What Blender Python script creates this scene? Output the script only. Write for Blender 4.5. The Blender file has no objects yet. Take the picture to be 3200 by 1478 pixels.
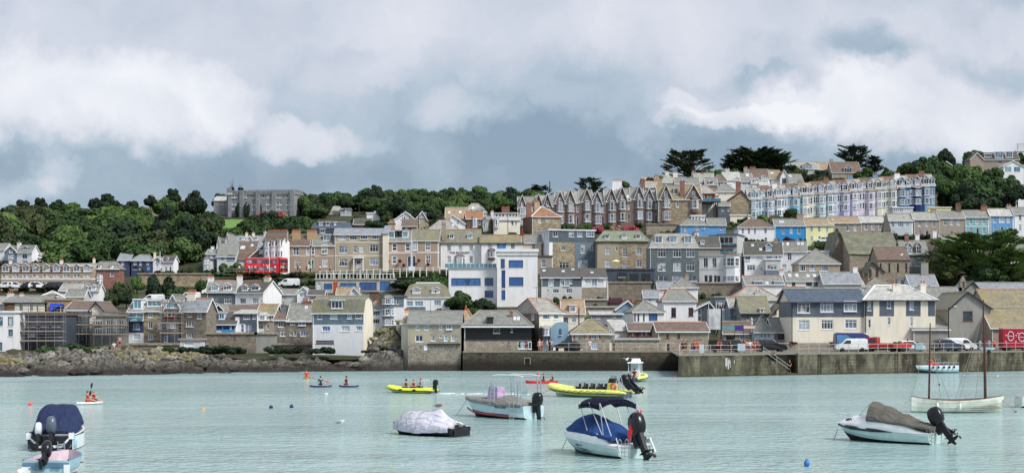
import bpy,math,random
from mathutils import Vector,Matrix,noise as mn
random.seed(7)
R=random.Random(11)
rad=math.radians
sc=bpy.context.scene
COL=sc.collection
F=5000.0;HC=6.9;YH=1003.0
# -------------------------- camera, sky, sun
cam=bpy.data.cameras.new('camera');camo=bpy.data.objects.new('camera',cam);COL.objects.link(camo)
cam.sensor_width=36;cam.lens=36*F/3200;cam.clip_start=1;cam.clip_end=9000
cam.shift_y=-(739-YH)/3200.0 if False else(YH-739)/3200.0
camo.location=(0,0,HC);camo.rotation_euler=(rad(90),0,0)
sc.camera=camo
sc.view_settings.view_transform='Standard';sc.view_settings.look='None'
sc.view_settings.exposure=0.2;sc.view_settings.gamma=1.0
sc.cycles.max_bounces=5;sc.cycles.transparent_max_bounces=6
sc.cycles.caustics_reflective=False;sc.cycles.caustics_refractive=False
SUN=Vector((0.72,-0.55,0.95)).normalized()
class NT:
 def __init__(s,tree):s.t=tree;s.n=tree.nodes;s.l=tree.links
 def node(s,typ,ins=None,**kw):
  n=s.n.new(typ)
  for k,v in kw.items():setattr(n,k,v)
  for k,v in(ins or{}).items():
   if isinstance(v,bpy.types.NodeSocket):s.l.new(v,n.inputs[k])
   else:n.inputs[k].default_value=v
  return n
 def math(s,op,a,b=0.0,c=None,clamp=False):
  n=s.n.new('ShaderNodeMath');n.operation=op;n.use_clamp=clamp
  for i,v in enumerate((a,b)if c is None else(a,b,c)):
   if isinstance(v,bpy.types.NodeSocket):s.l.new(v,n.inputs[i])
   else:n.inputs[i].default_value=v
  return n.outputs[0]
 def mix(s,f,a,b,mode='MIX'):
  n=s.n.new('ShaderNodeMix');n.data_type='RGBA';n.blend_type=mode
  for i,v in((0,f),(6,a),(7,b)):
   if isinstance(v,bpy.types.NodeSocket):s.l.new(v,n.inputs[i])
   else:n.inputs[i].default_value=(tuple(v)+(1,))[:4]if i>0 else v
  return n.outputs[2]
 def ramp(s,f,stops,interp='LINEAR'):
  n=s.n.new('ShaderNodeValToRGB');s.l.new(f,n.inputs[0]);r=n.color_ramp;r.interpolation=interp
  while len(r.elements)>1:r.elements.remove(r.elements[-1])
  r.elements[0].position=stops[0][0];r.elements[0].color=tuple(stops[0][1])+(1,)
  for p,c in stops[1:]:
   e=r.elements.new(p);e.color=tuple(c)+(1,)
  return n.outputs[0]
def build_world():
 w=bpy.data.worlds.new('World');sc.world=w;w.use_nodes=True
 T=NT(w.node_tree);T.n.clear()
 tc=T.node('ShaderNodeTexCoord')
 d=tc.outputs['Generated']
 sep=T.node('ShaderNodeSeparateXYZ',{0:d})
 X,Y,Z=sep.outputs
 ya=T.math('MAXIMUM',T.math('ABSOLUTE',Y),0.25)
 u=T.math('DIVIDE',X,ya);v=T.math('DIVIDE',Z,ya)
 uv=T.node('ShaderNodeCombineXYZ',{0:u,1:v,2:T.math('MULTIPLY',Y,0.3)}).outputs[0]
 n1=T.node('ShaderNodeTexNoise',{'Vector':uv,'Scale':11.0,'Detail':8.0,'Roughness':0.6})
 off=T.node('ShaderNodeVectorMath',{0:n1.outputs['Color'],1:(0.5,0.5,0.5)},operation='SUBTRACT')
 off=T.node('ShaderNodeVectorMath',{0:off.outputs[0],'Scale':0.085},operation='SCALE')
 uvd=T.node('ShaderNodeVectorMath',{0:uv,1:off.outputs[0]},operation='ADD').outputs[0]
 n1b=T.node('ShaderNodeTexNoise',{'Vector':uv,'Scale':48.0,'Detail':6.0,'Roughness':0.6})
 off=T.node('ShaderNodeVectorMath',{0:n1b.outputs['Color'],1:(0.5,0.5,0.5)},operation='SUBTRACT')
 off=T.node('ShaderNodeVectorMath',{0:off.outputs[0],'Scale':0.014},operation='SCALE')
 uvd=T.node('ShaderNodeVectorMath',{0:uvd,1:off.outputs[0]},operation='ADD').outputs[0]
 n2=T.node('ShaderNodeTexNoise',{'Vector':uvd,'Scale':6.0,'Detail':6.0,'Roughness':0.5}).outputs['Fac']
 n3=T.node('ShaderNodeTexNoise',{'Vector':uvd,'Scale':22.0,'Detail':5.0,'Roughness':0.5}).outputs['Fac']
 sv=T.node('ShaderNodeSeparateXYZ',{0:uvd}).outputs
 base=T.ramp(sv[1],[(0.0,(.42,)*3),(0.03,(.32,)*3),(0.080,(.13,)*3),(0.105,(.19,)*3),(0.125,(.40,)*3),(0.15,(.54,)*3),(0.19,(.60,)*3),(1.0,(.62,)*3)])
 val=T.math('ADD',base,T.math('MULTIPLY',T.math('SUBTRACT',n2,0.5),0.85))
 val=T.math('ADD',val,T.math('MULTIPLY',T.math('SUBTRACT',n3,0.5),0.62))
 blobs=[(330,330,560,185,.85),(560,300,330,150,.5),(80,350,260,170,.5),(350,395,230,90,.5),(200,150,700,190,.35),(960,420,190,85,.95),(1150,450,90,40,.3),(740,330,160,110,.35),(1450,390,190,90,.55),(1130,230,200,80,.4),(1950,120,420,150,.45),(2300,380,300,62,1.0),(2120,330,90,50,.7),(2560,330,330,130,.8),(2800,330,560,170,.75),(3100,380,400,130,.5),(2900,420,320,60,.4),(180,560,90,75,.65),(60,610,200,60,.6),(3250,560,420,80,.55),(1300,100,500,140,.3),(3000,80,500,120,.3),(2000,425,90,40,.2),(2700,140,190,95,-.75),(2420,250,170,55,-.7),(1500,330,700,200,-.22),(1950,480,600,120,-.35),(850,560,600,110,-.25),(2500,275,60,60,-.5),(3130,190,250,90,-.45),(260,380,50,80,-.3),(450,70,120,80,-.25),(1050,170,120,60,-.25),(2250,250,120,50,-.25)]
 for bx,by,rx,ry,a in blobs:
  cu,cv=(bx-1600)/F,(YH-by)/F
  m=T.node('ShaderNodeMapping',{'Vector':uvd,'Location':(-cu/(rx/F),-cv/(ry/F),0),'Scale':(F/rx,F/ry,0.0)},vector_type='POINT')
  g=T.node('ShaderNodeTexGradient',{0:m.outputs[0]},gradient_type='SPHERICAL').outputs[1]
  g=T.math('SMOOTH_MIN',T.math('MULTIPLY',g,2.5 if a>=.7 else 1.7),1.0,0.7)
  val=T.math('MULTIPLY_ADD',g,a*0.50,val)
 col=T.ramp(T.math('MULTIPLY',val,.74),[(0.0,(.165,.220,.290)),(0.15,(.222,.282,.350)),(0.30,(.305,.358,.420)),(0.43,(.390,.412,.470)),(0.58,(.455,.468,.518)),(0.74,(.515,.523,.562)),(1.0,(.600,.600,.620))])
 sky=T.node('ShaderNodeTexSky',sky_type='NISHITA',sun_disc=False,sun_elevation=math.asin(SUN.z),sun_rotation=math.atan2(SUN.x,SUN.y),altitude=0,air_density=1.0,dust_density=1.0,ozone_density=1.0)
 skyc=T.mix(1.0,sky.outputs[0],(0.10,0.10,0.10),'MULTIPLY')
 c=T.mix(0.9,skyc,col)
 bg=T.node('ShaderNodeBackground',{'Color':c,'Strength':1.36})
 out=T.node('ShaderNodeOutputWorld',{'Surface':bg.outputs[0]})
build_world()
sun=bpy.data.lights.new('sun','SUN');sun.energy=3.4;sun.angle=rad(16);sun.color=(1.0,.965,.91)
suno=bpy.data.objects.new('sun',sun);COL.objects.link(suno)
suno.rotation_euler=(-SUN).to_track_quat('-Z','Y').to_euler();suno.location=(100,-50,200)
# -------------------------- materials
MC={}
def srgb(c):
 if isinstance(c,str):c=tuple(int(c[i:i+2],16)/255 for i in(0,2,4))
 return tuple(x/12.92 if x<=.04045 else((x+.055)/1.055)**2.4 for x in c)
def newmat(name,rough=.8,spec=.3):
 m=bpy.data.materials.new(name);m.use_nodes=True
 T=NT(m.node_tree);b=T.n['Principled BSDF']
 b.inputs['Roughness'].default_value=rough;b.inputs['Specular IOR Level'].default_value=spec
 return m,T,b
def ocoord(T,sc3=None):
 tc=T.node('ShaderNodeTexCoord').outputs['Object']
 oi=T.node('ShaderNodeObjectInfo')
 r=T.node('ShaderNodeVectorMath',{0:oi.outputs['Location'],1:(.37,.71,.13)},operation='MULTIPLY')
 v=T.node('ShaderNodeVectorMath',{0:tc,1:r.outputs[0]},operation='ADD').outputs[0]
 if sc3:v=T.node('ShaderNodeVectorMath',{0:v,1:sc3},operation='MULTIPLY').outputs[0]
 return v,oi.outputs['Random']
def bump(T,b,h,dist=.03,st=.6):
 n=T.node('ShaderNodeBump',{'Height':h,'Distance':dist,'Strength':st});T.l.new(n.outputs[0],b.inputs['Normal'])
def M_plain(col,rough=.5,spec=.5,metal=0.0,var=.06,name='paint'):
 k=('p',col,rough,metal,var)
 if k in MC:return MC[k]
 m,T,b=newmat(name,rough,spec);b.inputs['Metallic'].default_value=metal
 c=srgb(col);v,r=ocoord(T,(2.5,)*3)
 n=T.node('ShaderNodeTexNoise',{'Vector':v,'Scale':1.0,'Detail':5.0}).outputs['Fac']
 lo=tuple(x*(1-2.5*var)for x in c);hi=tuple(min(1,x*(1+var))for x in c)
 T.l.new(T.mix(T.ramp(n,[(.35,(0,)*3),(.65,(1,)*3)]),lo,hi),b.inputs['Base Color'])
 MC[k]=m;return m
def M_render(col,dirt=.5,name='render_wall'):
 k=('r',col,dirt)
 if k in MC:return MC[k]
 m,T,b=newmat(name,.85,.2);c=srgb(col)
 v,r=ocoord(T,(1,1,.28))
 n=T.node('ShaderNodeTexNoise',{'Vector':v,'Scale':1.3,'Detail':6.0,'Roughness':.65}).outputs['Fac']
 v2,_=ocoord(T)
 n2=T.node('ShaderNodeTexNoise',{'Vector':v2,'Scale':.35,'Detail':3.0}).outputs['Fac']
 dk=tuple(x*y for x,y in zip(c,(.56,.55,.50)))
 f=T.ramp(n,[(.46,(0,)*3),(.72,(min(1,dirt*1.35),)*3)])
 a=T.mix(f,c,dk)
 a=T.mix(T.math('MULTIPLY',n2,.35),a,tuple(x*.8 for x in c))
 T.l.new(a,b.inputs['Base Color'])
 n3=T.node('ShaderNodeTexNoise',{'Vector':v2,'Scale':14.0,'Detail':2.0}).outputs['Fac']
 bump(T,b,n3,.02,.3)
 MC[k]=m;return m
def M_stone(c1,c2,c3,mortar=(.30,.28,.25),scale=2.6,dark=None,name='stone_wall'):
 k=('s',c1,c2,c3,scale,dark)
 if k in MC:return MC[k]
 m,T,b=newmat(name,.9,.2)
 v,r=ocoord(T,(1,1,1.7))
 w=T.node('ShaderNodeTexNoise',{'Vector':v,'Scale':3.0,'Detail':2.0}).outputs['Color']
 vv=T.mix(.08,v,w,'ADD')
 vo=T.node('ShaderNodeTexVoronoi',{'Vector':vv,'Scale':scale,'Randomness':.9})
 ve=T.node('ShaderNodeTexVoronoi',{'Vector':vv,'Scale':scale,'Randomness':.9},feature='DISTANCE_TO_EDGE').outputs['Distance']
 s=T.node('ShaderNodeSeparateColor',{0:vo.outputs['Color']}).outputs
 a=T.ramp(s[0],[(.0,srgb(c1)),(.45,srgb(c2)),(.8,srgb(c3)),(1,tuple(x*.5 for x in srgb(c1)))])
 n2=T.node('ShaderNodeTexNoise',{'Vector':v,'Scale':.5,'Detail':5.0,'Roughness':.7}).outputs['Fac']
 a=T.mix(T.ramp(n2,[(.4,(0,)*3),(.7,(.55,)*3)]),a,tuple(x*.45 for x in srgb(c2)))
 a=T.mix(T.ramp(ve,[(.0,(.8,)*3),(.09,(0,)*3)]),a,mortar)
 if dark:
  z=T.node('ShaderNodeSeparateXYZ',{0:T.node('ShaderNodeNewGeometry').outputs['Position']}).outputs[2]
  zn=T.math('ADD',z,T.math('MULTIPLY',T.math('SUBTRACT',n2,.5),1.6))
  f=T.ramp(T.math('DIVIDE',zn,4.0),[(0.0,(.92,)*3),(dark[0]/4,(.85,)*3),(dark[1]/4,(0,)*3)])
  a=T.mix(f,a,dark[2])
 T.l.new(a,b.inputs['Base Color'])
 bump(T,b,ve,.08,.6)
 MC[k]=m;return m
def M_roof(col,lich=.3,lcol='8a7f48',name='slate_roof'):
 k=('f',col,lich,lcol)
 if k in MC:return MC[k]
 m,T,b=newmat(name,.6,.4);c=srgb(col)
 v,r=ocoord(T)
 n=T.node('ShaderNodeTexNoise',{'Vector':v,'Scale':.45,'Detail':7.0,'Roughness':.7}).outputs['Fac']
 n2=T.node('ShaderNodeTexNoise',{'Vector':v,'Scale':4.0,'Detail':4.0,'Roughness':.7}).outputs['Fac']
 br=T.node('ShaderNodeTexVoronoi',{'Vector':T.node('ShaderNodeVectorMath',{0:v,1:(3.4,2.0,4.6)},operation='MULTIPLY').outputs[0],'Scale':1.0},distance='CHEBYCHEV')
 g=T.node('ShaderNodeSeparateColor',{0:br.outputs['Color']}).outputs[0]
 a=T.mix(g,tuple(x*.72 for x in c),tuple(min(1,x*1.22)for x in c))
 a=T.mix(T.ramp(n2,[(.42,(0,)*3),(.72,(.62,)*3)]),a,tuple(x*.45 for x in c))
 n4=T.node('ShaderNodeTexNoise',{'Vector':v,'Scale':.9,'Detail':5.0,'Roughness':.65}).outputs['Fac']
 a=T.mix(T.ramp(n4,[(.5,(0,)*3),(.62,(.35,)*3)]),a,tuple(min(1,x*1.45)for x in c))
 if lich:
  f=T.ramp(T.math('ADD',n,T.math('MULTIPLY',n2,.25)),[(.78-.5*lich,(0,)*3),(.98-.45*lich,(min(1,lich*1.5),)*3)])
  a=T.mix(f,a,srgb(lcol))
 T.l.new(a,b.inputs['Base Color'])
 wv=T.node('ShaderNodeTexWave',{'Vector':v,'Scale':1.4},bands_direction='Z',wave_profile='SAW').outputs[1]
 bump(T,b,wv,.03,.5)
 MC[k]=m;return m
def M_slate(col='48525c',name='slate_hung_wall'):
 k=('h',col)
 if k in MC:return MC[k]
 m,T,b=newmat(name,.5,.4);c=srgb(col)
 v,r=ocoord(T,(4.5,4.5,6))
 br=T.node('ShaderNodeTexVoronoi',{'Vector':v,'Scale':1.0},distance='CHEBYCHEV')
 g=T.node('ShaderNodeSeparateColor',{0:br.outputs['Color']}).outputs[0]
 a=T.mix(g,tuple(x*.72 for x in c),tuple(min(1,x*1.25)for x in c))
 v2,_=ocoord(T,(.8,.8,.3));n=T.node('ShaderNodeTexNoise',{'Vector':v2,'Scale':1.0,'Detail':5.0}).outputs['Fac']
 a=T.mix(T.ramp(n,[(.45,(0,)*3),(.8,(.4,)*3)]),a,tuple(min(1,x*1.7)for x in c))
 T.l.new(a,b.inputs['Base Color'])
 wv=T.node('ShaderNodeTexWave',{'Vector':v,'Scale':.35},bands_direction='Z',wave_profile='SAW').outputs[1]
 bump(T,b,wv,.02,.4)
 MC[k]=m;return m
def M_glass(kind=0):
 k=('g',kind)
 if k in MC:return MC[k]
 m,T,b=newmat('window_glass',.08,.8)
 v,r=ocoord(T,(.9,.9,.9))
 n=T.node('ShaderNodeTexNoise',{'Vector':v,'Scale':1.0,'Detail':2.0}).outputs['Fac']
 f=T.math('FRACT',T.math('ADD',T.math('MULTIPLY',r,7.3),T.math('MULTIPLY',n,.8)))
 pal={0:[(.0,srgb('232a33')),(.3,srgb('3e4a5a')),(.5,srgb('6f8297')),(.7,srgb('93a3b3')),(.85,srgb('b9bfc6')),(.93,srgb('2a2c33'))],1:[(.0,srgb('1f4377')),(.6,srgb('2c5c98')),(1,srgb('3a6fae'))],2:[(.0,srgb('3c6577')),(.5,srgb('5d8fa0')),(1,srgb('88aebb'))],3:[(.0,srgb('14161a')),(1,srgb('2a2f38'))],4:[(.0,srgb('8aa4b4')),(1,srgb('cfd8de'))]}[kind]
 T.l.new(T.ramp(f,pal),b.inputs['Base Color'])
 MC[k]=m;return m
 # -------------------------- mesh helpers
class MB:
 def __init__(s):s.v=[];s.f=[];s.m=[];s.mats=[]
 def mi(s,mat):
  if mat not in s.mats:s.mats.append(mat)
  return s.mats.index(mat)
 def add(s,vs,fs,mat):
  o=len(s.v);s.v+=[tuple(p)for p in vs];i=s.mi(mat)
  for f in fs:s.f.append([o+k for k in f]);s.m.append(i)
 def quad(s,a,b,c,d,mat):s.add([a,b,c,d],[(0,1,2,3)],mat)
 def poly(s,pts,mat):s.add(pts,[tuple(range(len(pts)))],mat)
 def box(s,x0,x1,y0,y1,z0,z1,mat):
  s.add([(x0,y0,z0),(x1,y0,z0),(x1,y1,z0),(x0,y1,z0),(x0,y0,z1),(x1,y0,z1),(x1,y1,z1),(x0,y1,z1)],[(0,3,2,1),(4,5,6,7),(0,1,5,4),(1,2,6,5),(2,3,7,6),(3,0,4,7)],mat)
 def tbox(s,x0,x1,y0,y1,z0,z1,tx,ty,mat,cx=0,cy=0):
  s.add([(x0,y0,z0),(x1,y0,z0),(x1,y1,z0),(x0,y1,z0),(x0+tx+cx,y0+ty+cy,z1),(x1-tx+cx,y0+ty+cy,z1),(x1-tx+cx,y1-ty+cy,z1),(x0+tx+cx,y1-ty+cy,z1)],[(0,3,2,1),(4,5,6,7),(0,1,5,4),(1,2,6,5),(2,3,7,6),(3,0,4,7)],mat)
 def slab(s,poly,t,mat):
  n=len(poly);top=[tuple(p)for p in poly];bot=[(p[0],p[1],p[2]-t)for p in poly]
  s.add(top+bot,[tuple(range(n)),tuple(range(2*n-1,n-1,-1))]+[(i,i+n,(i+1)%n+n,(i+1)%n)for i in range(n)],mat)
 def prism(s,poly,y0,y1,mat):
  n=len(poly);a=[(p[0],y0,p[1])for p in poly];b=[(p[0],y1,p[1])for p in poly]
  s.add(a+b,[tuple(range(n)),tuple(range(2*n-1,n-1,-1))]+[(i,i+n,(i+1)%n+n,(i+1)%n)for i in range(n)],mat)
 def tube(s,pts,r,mat,n=6):
  pts=[Vector(p)for p in pts];rs=r if isinstance(r,(list,tuple))else[r]*len(pts)
  rings=[]
  for i,p in enumerate(pts):
   t=(pts[min(i+1,len(pts)-1)]-pts[max(i-1,0)]).normalized()
   up=Vector((0,0,1))if abs(t.z)<.9 else Vector((1,0,0))
   a=t.cross(up).normalized();b=t.cross(a)
   rings.append([p+(a*math.cos(2*math.pi*k/n)+b*math.sin(2*math.pi*k/n))*rs[i]for k in range(n)])
  vs=[q for g in rings for q in g]
  fs=[(i*n+k,i*n+(k+1)%n,(i+1)*n+(k+1)%n,(i+1)*n+k)for i in range(len(pts)-1)for k in range(n)]
  fs+=[tuple(range(n-1,-1,-1)),tuple(range((len(pts)-1)*n,len(pts)*n))]
  s.add(vs,fs,mat)
 def ell(s,c,r,mat,nu=10,nv=7,rot=None,fn=None):
  vs=[Vector((0,0,-1))]
  for j in range(1,nv):
   ph=-math.pi/2+math.pi*j/nv
   vs+=[Vector((math.cos(ph)*math.cos(2*math.pi*i/nu),math.cos(ph)*math.sin(2*math.pi*i/nu),math.sin(ph)))for i in range(nu)]
  vs.append(Vector((0,0,1)))
  if fn:vs=[fn(v)for v in vs]
  vs=[Vector((v.x*r[0],v.y*r[1],v.z*r[2]))for v in vs]
  if rot is not None:vs=[rot@v for v in vs]
  vs=[v+Vector(c)for v in vs]
  fs=[(0,1+(i+1)%nu,1+i)for i in range(nu)]
  for j in range(nv-2):
   o=1+j*nu
   fs+=[(o+i,o+(i+1)%nu,o+nu+(i+1)%nu,o+nu+i)for i in range(nu)]
  o=1+(nv-2)*nu
  fs+=[(o+i,o+(i+1)%nu,len(vs)-1)for i in range(nu)]
  s.add(vs,fs,mat)
 def lathe(s,prof,mat,c=(0,0,0),n=10,axis='z'):
  vs=[]
  for r,z in prof:
   for i in range(n):
    a=2*math.pi*i/n
    p=(r*math.cos(a),r*math.sin(a),z)
    if axis=='y':p=(p[0],p[2],p[1])
    if axis=='x':p=(p[2],p[0],p[1])
    vs.append((c[0]+p[0],c[1]+p[1],c[2]+p[2]))
  fs=[(i*n+k,i*n+(k+1)%n,(i+1)*n+(k+1)%n,(i+1)*n+k)for i in range(len(prof)-1)for k in range(n)]
  fs+=[tuple(range(n-1,-1,-1)),tuple(range((len(prof)-1)*n,len(prof)*n))]
  s.add(vs,fs,mat)
 def grid(s,rows,mat,close=False,matfn=None):
  n=len(rows[0]);o=len(s.v);s.v+=[tuple(p)for r in rows for p in r]
  for i in range(len(rows)-1):
   for k in range(n if close else n-1):
    m=matfn(i,k)if matfn else mat
    s.f.append([o+i*n+k,o+i*n+(k+1)%n,o+(i+1)*n+(k+1)%n,o+(i+1)*n+k]);s.m.append(s.mi(m))
 def rot(s,i0,M):
  for i in range(i0,len(s.v)):s.v[i]=tuple(M@Vector(s.v[i]))
 def mesh(s,name,smooth=False):
  me=bpy.data.meshes.new(name);me.from_pydata(s.v,[],s.f)
  for m in s.mats:me.materials.append(m)
  me.polygons.foreach_set('material_index',s.m)
  if smooth:me.polygons.foreach_set('use_smooth',[True]*len(me.polygons))
  me.update();return me
 def build(s,name,parent=None,smooth=False):
  o=bpy.data.objects.new(name,s.mesh(name,smooth));COL.objects.link(o)
  if parent:o.parent=parent
  return o
def tag(o,label=None,cat=None,group=None,kind=None):
 if label:o['label']=label
 if cat:o['category']=cat
 if group:o['group']=group
 if kind:o['kind']=kind
 return o
def thing(name,label,cat,loc,rz=0,group=None):
 o=bpy.data.objects.new(name,None);COL.objects.link(o);o.empty_display_size=.5
 o.location=loc;o.rotation_euler=(0,0,rz);return tag(o,label,cat,group)
KIDS={}
def copy_thing(root,label=None,loc=None,rz=None,scale=None):
 if not KIDS:
  pass
 def rec(o,par):
  c=o.copy();COL.objects.link(c)
  if par:c.parent=par
  for k in[x for x in o.children]:rec(k,c)
  return c
 c=rec(root,None)
 if label:c['label']=label
 if loc is not None:c.location=loc
 if rz is not None:c.rotation_euler[2]=rz
 if scale is not None:c.scale=scale if isinstance(scale,tuple)else(scale,)*3
 return c
def text_mb(body,size,mat,depth=.01,font=None,align='CENTER'):
 cu=bpy.data.curves.new('lettering','FONT');cu.body=body;cu.size=size;cu.extrude=depth;cu.align_x=align;cu.align_y='CENTER'
 o=bpy.data.objects.new('lettering',cu);COL.objects.link(o)
 dg=bpy.context.evaluated_depsgraph_get();me=bpy.data.meshes.new_from_object(o.evaluated_get(dg))
 bpy.data.objects.remove(o);me.materials.clear();me.materials.append(mat);return me
def text_obj(name,body,size,mat,parent,loc,rot=(rad(90),0,0),depth=.01,sx=1.0):
 o=bpy.data.objects.new(name,text_mb(body,size,mat,depth));COL.objects.link(o)
 o.parent=parent;o.location=loc;o.rotation_euler=rot;o.scale=(sx,1,1);return o
 # -------------------------- the lie of the land: photo row -> distance
DT=[(1178,197.1),(1157,224.0),(1110,226.5),(1100,229),(1075,240),(1040,258),(1000,285),(950,315),(900,345),(840,373),(800,390),(750,408),(700,428),(660,452),(620,495),(580,555),(540,615),(500,685),(450,780)]
def Dp(py):
 for(a,da),(b,db)in zip(DT,DT[1:]):
  if py>=b:return da+(db-da)*(a-py)/(a-b)if py<=a else DT[0][1]
 return DT[-1][1]
def PT(px,py,d):return Vector(((px-1600)/F*d,d,HC-(py-YH)/F*d))
def WD(py):return HC*F/(py-YH)
def onwater(px,py):d=WD(py);return Vector(((px-1600)/F*d,d,0))
ZQ=2.62
def onquay(px,py,z=ZQ):d=(HC-z)*F/(py-YH);return Vector(((px-1600)/F*d,d,z))
def lerp_tab(t,x):
 if x<=t[0][0]:return t[0][1]
 for(a,va),(b,vb)in zip(t,t[1:]):
  if x<=b:return va+(vb-va)*(x-a)/(b-a)
 return t[-1][1]
RIDGE=[(-600,700),(0,690),(300,672),(600,655),(760,640),(950,650),(1150,638),(1300,632),(1600,628),(1750,600),(2000,575),(2300,552),(2600,540),(2900,540),(3050,515),(3200,500),(3800,480)]
def ridge(px):return lerp_tab(RIDGE,px)
def terr(px,py):d=Dp(py);return PT(px,py,d)
def ground_at(x,y):
 px=1600+x/y*F;lo,hi=450.0,1157.0
 for _ in range(30):
  m=(lo+hi)/2
  if Dp(m)>y:lo=m
  else:hi=m
 return PT(px,max(hi,ridge(px)),y).z
 # -------------------------- setting: water, hillside, quay, shore rocks
def M_water():
 m,T,b=newmat('sea_water',.12,.5);b.inputs['IOR'].default_value=1.33
 P=T.node('ShaderNodeNewGeometry').outputs['Position']
 def nz(s,sc,det=3.0,ro=.55,loc=(0,0,0)):
  v=T.node('ShaderNodeMapping',{'Vector':P,'Scale':sc,'Location':loc}).outputs[0]
  return T.node('ShaderNodeTexNoise',{'Vector':v,'Scale':s,'Detail':det,'Roughness':ro,'Distortion':.4}).outputs['Fac']
 big=nz(.05,(.5,1,1),4.0)
 h=T.math('ADD',T.math('MULTIPLY',nz(3.2,(.7,1,1),2.0),.24),T.math('MULTIPLY',nz(1.25,(.8,1,1),2.5),.46))
 h=T.math('ADD',h,T.math('MULTIPLY',nz(.38,(.6,1,1),2.0),.26))
 patch=T.ramp(nz(.035,(.35,1.3,1),3.0,loc=(3,7,0)),[(.40,(.38,)*3),(.60,(1.15,)*3)])
 h=T.math('MULTIPLY',h,patch)
 bump(T,b,h,1.0,1.0)
 c=T.mix(T.ramp(big,[(.35,(0,)*3),(.65,(1,)*3)]),(.29,.44,.43),(.38,.52,.515))
 T.l.new(c,b.inputs['Base Color'])
 return m
mw=MB();ys=[-300,20,60,120,200,300,1500];xs=[-2500,-400,-100,100,400,2500]
mw.grid([[(x,y,0)for x in xs]for y in ys],M_water())
tag(mw.build('sea_water'),kind='structure')
def M_hill():
 m,T,b=newmat('hillside_ground',.95,.1)
 P=T.node('ShaderNodeNewGeometry').outputs['Position']
 n=T.node('ShaderNodeTexNoise',{'Vector':P,'Scale':.09,'Detail':7.0,'Roughness':.7}).outputs['Fac']
 n2=T.node('ShaderNodeTexNoise',{'Vector':P,'Scale':.9,'Detail':5.0,'Roughness':.7}).outputs['Fac']
 a=T.ramp(n,[(.35,(.030,.045,.020)),(.5,(.075,.070,.048)),(.62,(.13,.12,.095)),(.75,(.05,.075,.03))])
 a=T.mix(n2,a,(.03,.045,.02),'MIX')
 T.l.new(a,b.inputs['Base Color']);bump(T,b,n2,.4,.6);return m
HILL=M_hill()
mh=MB();rows=[]
steps=[1112,1106,1100,1090,1075,1060,1040,1020]+list(range(1000,440,-10))
pxs=list(range(-700,3901,25))
for py in steps:
 r=[]
 for px in pxs:
  p=max(py,ridge(px))
  q=terr(px,p)
  if py<p:
   dd=Dp(py)+40-Dp(p);q=Vector(((px-1600)/F*(q.y+dd),q.y+dd,q.z-.10*max(0,dd-10)))
  q.z+=mn.noise(Vector((q.x*.05,q.y*.05,0)))*.6-.7
  r.append(q)
 rows.append(r)
rows.append([Vector((q.x*1.4,q.y*1.4,-5))for q in rows[-1]])
mh.grid(rows,HILL);tag(mh.build('hillside',smooth=True),kind='structure')
GRASS=M_render('6a8f4c',.5,'lawn_grass')
def lawn(px0,px1,py0,py1):
 m=MB();rr=[]
 for j in range(7):
  py=py0+(py1-py0)*j/6
  rr.append([terr(px0+(px1-px0)*i/8,py)+Vector((0,0,.35+.2*mn.noise(Vector((i*.7,j*.7,px0)))))for i in range(9)])
 m.grid(rr,GRASS);tag(m.build('lawn',smooth=True),kind='structure')
lawn(662,760,735,690);lawn(490,540,705,676);lawn(820,900,704,672)
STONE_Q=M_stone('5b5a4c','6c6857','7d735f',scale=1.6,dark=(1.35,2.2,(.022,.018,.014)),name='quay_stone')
def M_pier(dk=1.0):
 m,T,b=newmat('pier_blocks',.85,.25)
 P=T.node('ShaderNodeNewGeometry').outputs['Position']
 s=T.node('ShaderNodeSeparateXYZ',{0:P}).outputs
 v=T.node('ShaderNodeCombineXYZ',{0:T.math('ADD',s[0],s[1]),1:s[2],2:0.0}).outputs[0]
 br=T.node('ShaderNodeTexBrick',{'Vector':v,'Color1':(.115*dk,.105*dk,.07*dk,1),'Color2':(.17*dk,.155*dk,.11*dk,1),'Mortar':(.27*dk,.25*dk,.19*dk,1),'Scale':1.0,'Mortar Size':.022,'Brick Width':1.3,'Row Height':.42,'Bias':-.1},offset=.5)
 n=T.node('ShaderNodeTexNoise',{'Vector':T.node('ShaderNodeMapping',{'Vector':P,'Scale':(.35,.35,.12)}).outputs[0],'Scale':2.2,'Detail':7.0,'Roughness':.7}).outputs['Fac']
 n2=T.node('ShaderNodeTexNoise',{'Vector':P,'Scale':.25,'Detail':4.0}).outputs['Fac']
 a=T.mix(T.ramp(n,[(.39,(0,)*3),(.56,(.95,)*3)]),br.outputs[0],(.020,.019,.014))
 a=T.mix(T.ramp(n2,[(.45,(0,)*3),(.6,(.35,)*3)]),a,(.20,.19,.13))
 zn=T.math('ADD',s[2],T.math('MULTIPLY',n,.7))
 a=T.mix(T.ramp(zn,[(0.35,(1,)*3),(.55,(.0,)*3)]),a,(.045,.022,.018))
 a=T.mix(T.ramp(zn,[(0.6,(0,)*3),(.75,(.5,)*3),(1.1,(0.0,)*3)]),a,(.06,.075,.035))
 T.l.new(a,b.inputs['Base Color']);bump(T,b,T.math('ADD',br.outputs[1],n),.05,-.5);return m
PIER=M_pier();COPE=M_render('8d8878',.5,'coping_stone');TAR=M_render('77756f',.5,'quay_paving')
pA=onwater(2120,1178);pB=onwater(3300,1156.5);pB2=pA+(pB-pA)*1.6
ax=(pB2-pA).normalized();LP=(pB2-pA).length
ZT=2.62
pr=thing('harbour_pier','long dark stone harbour pier with stair, standing in the water at the right','pier',(pA.x,pA.y,0),math.atan2(ax.y,ax.x))
pm=MB();sx0,sx1=11.0,14.0
S0=(2392-2120)/1.0
def ppos(px,py):
 k=(px-1600)/F;return(k*pA.y-pA.x)/(ax.x-k*ax.y)
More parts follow.
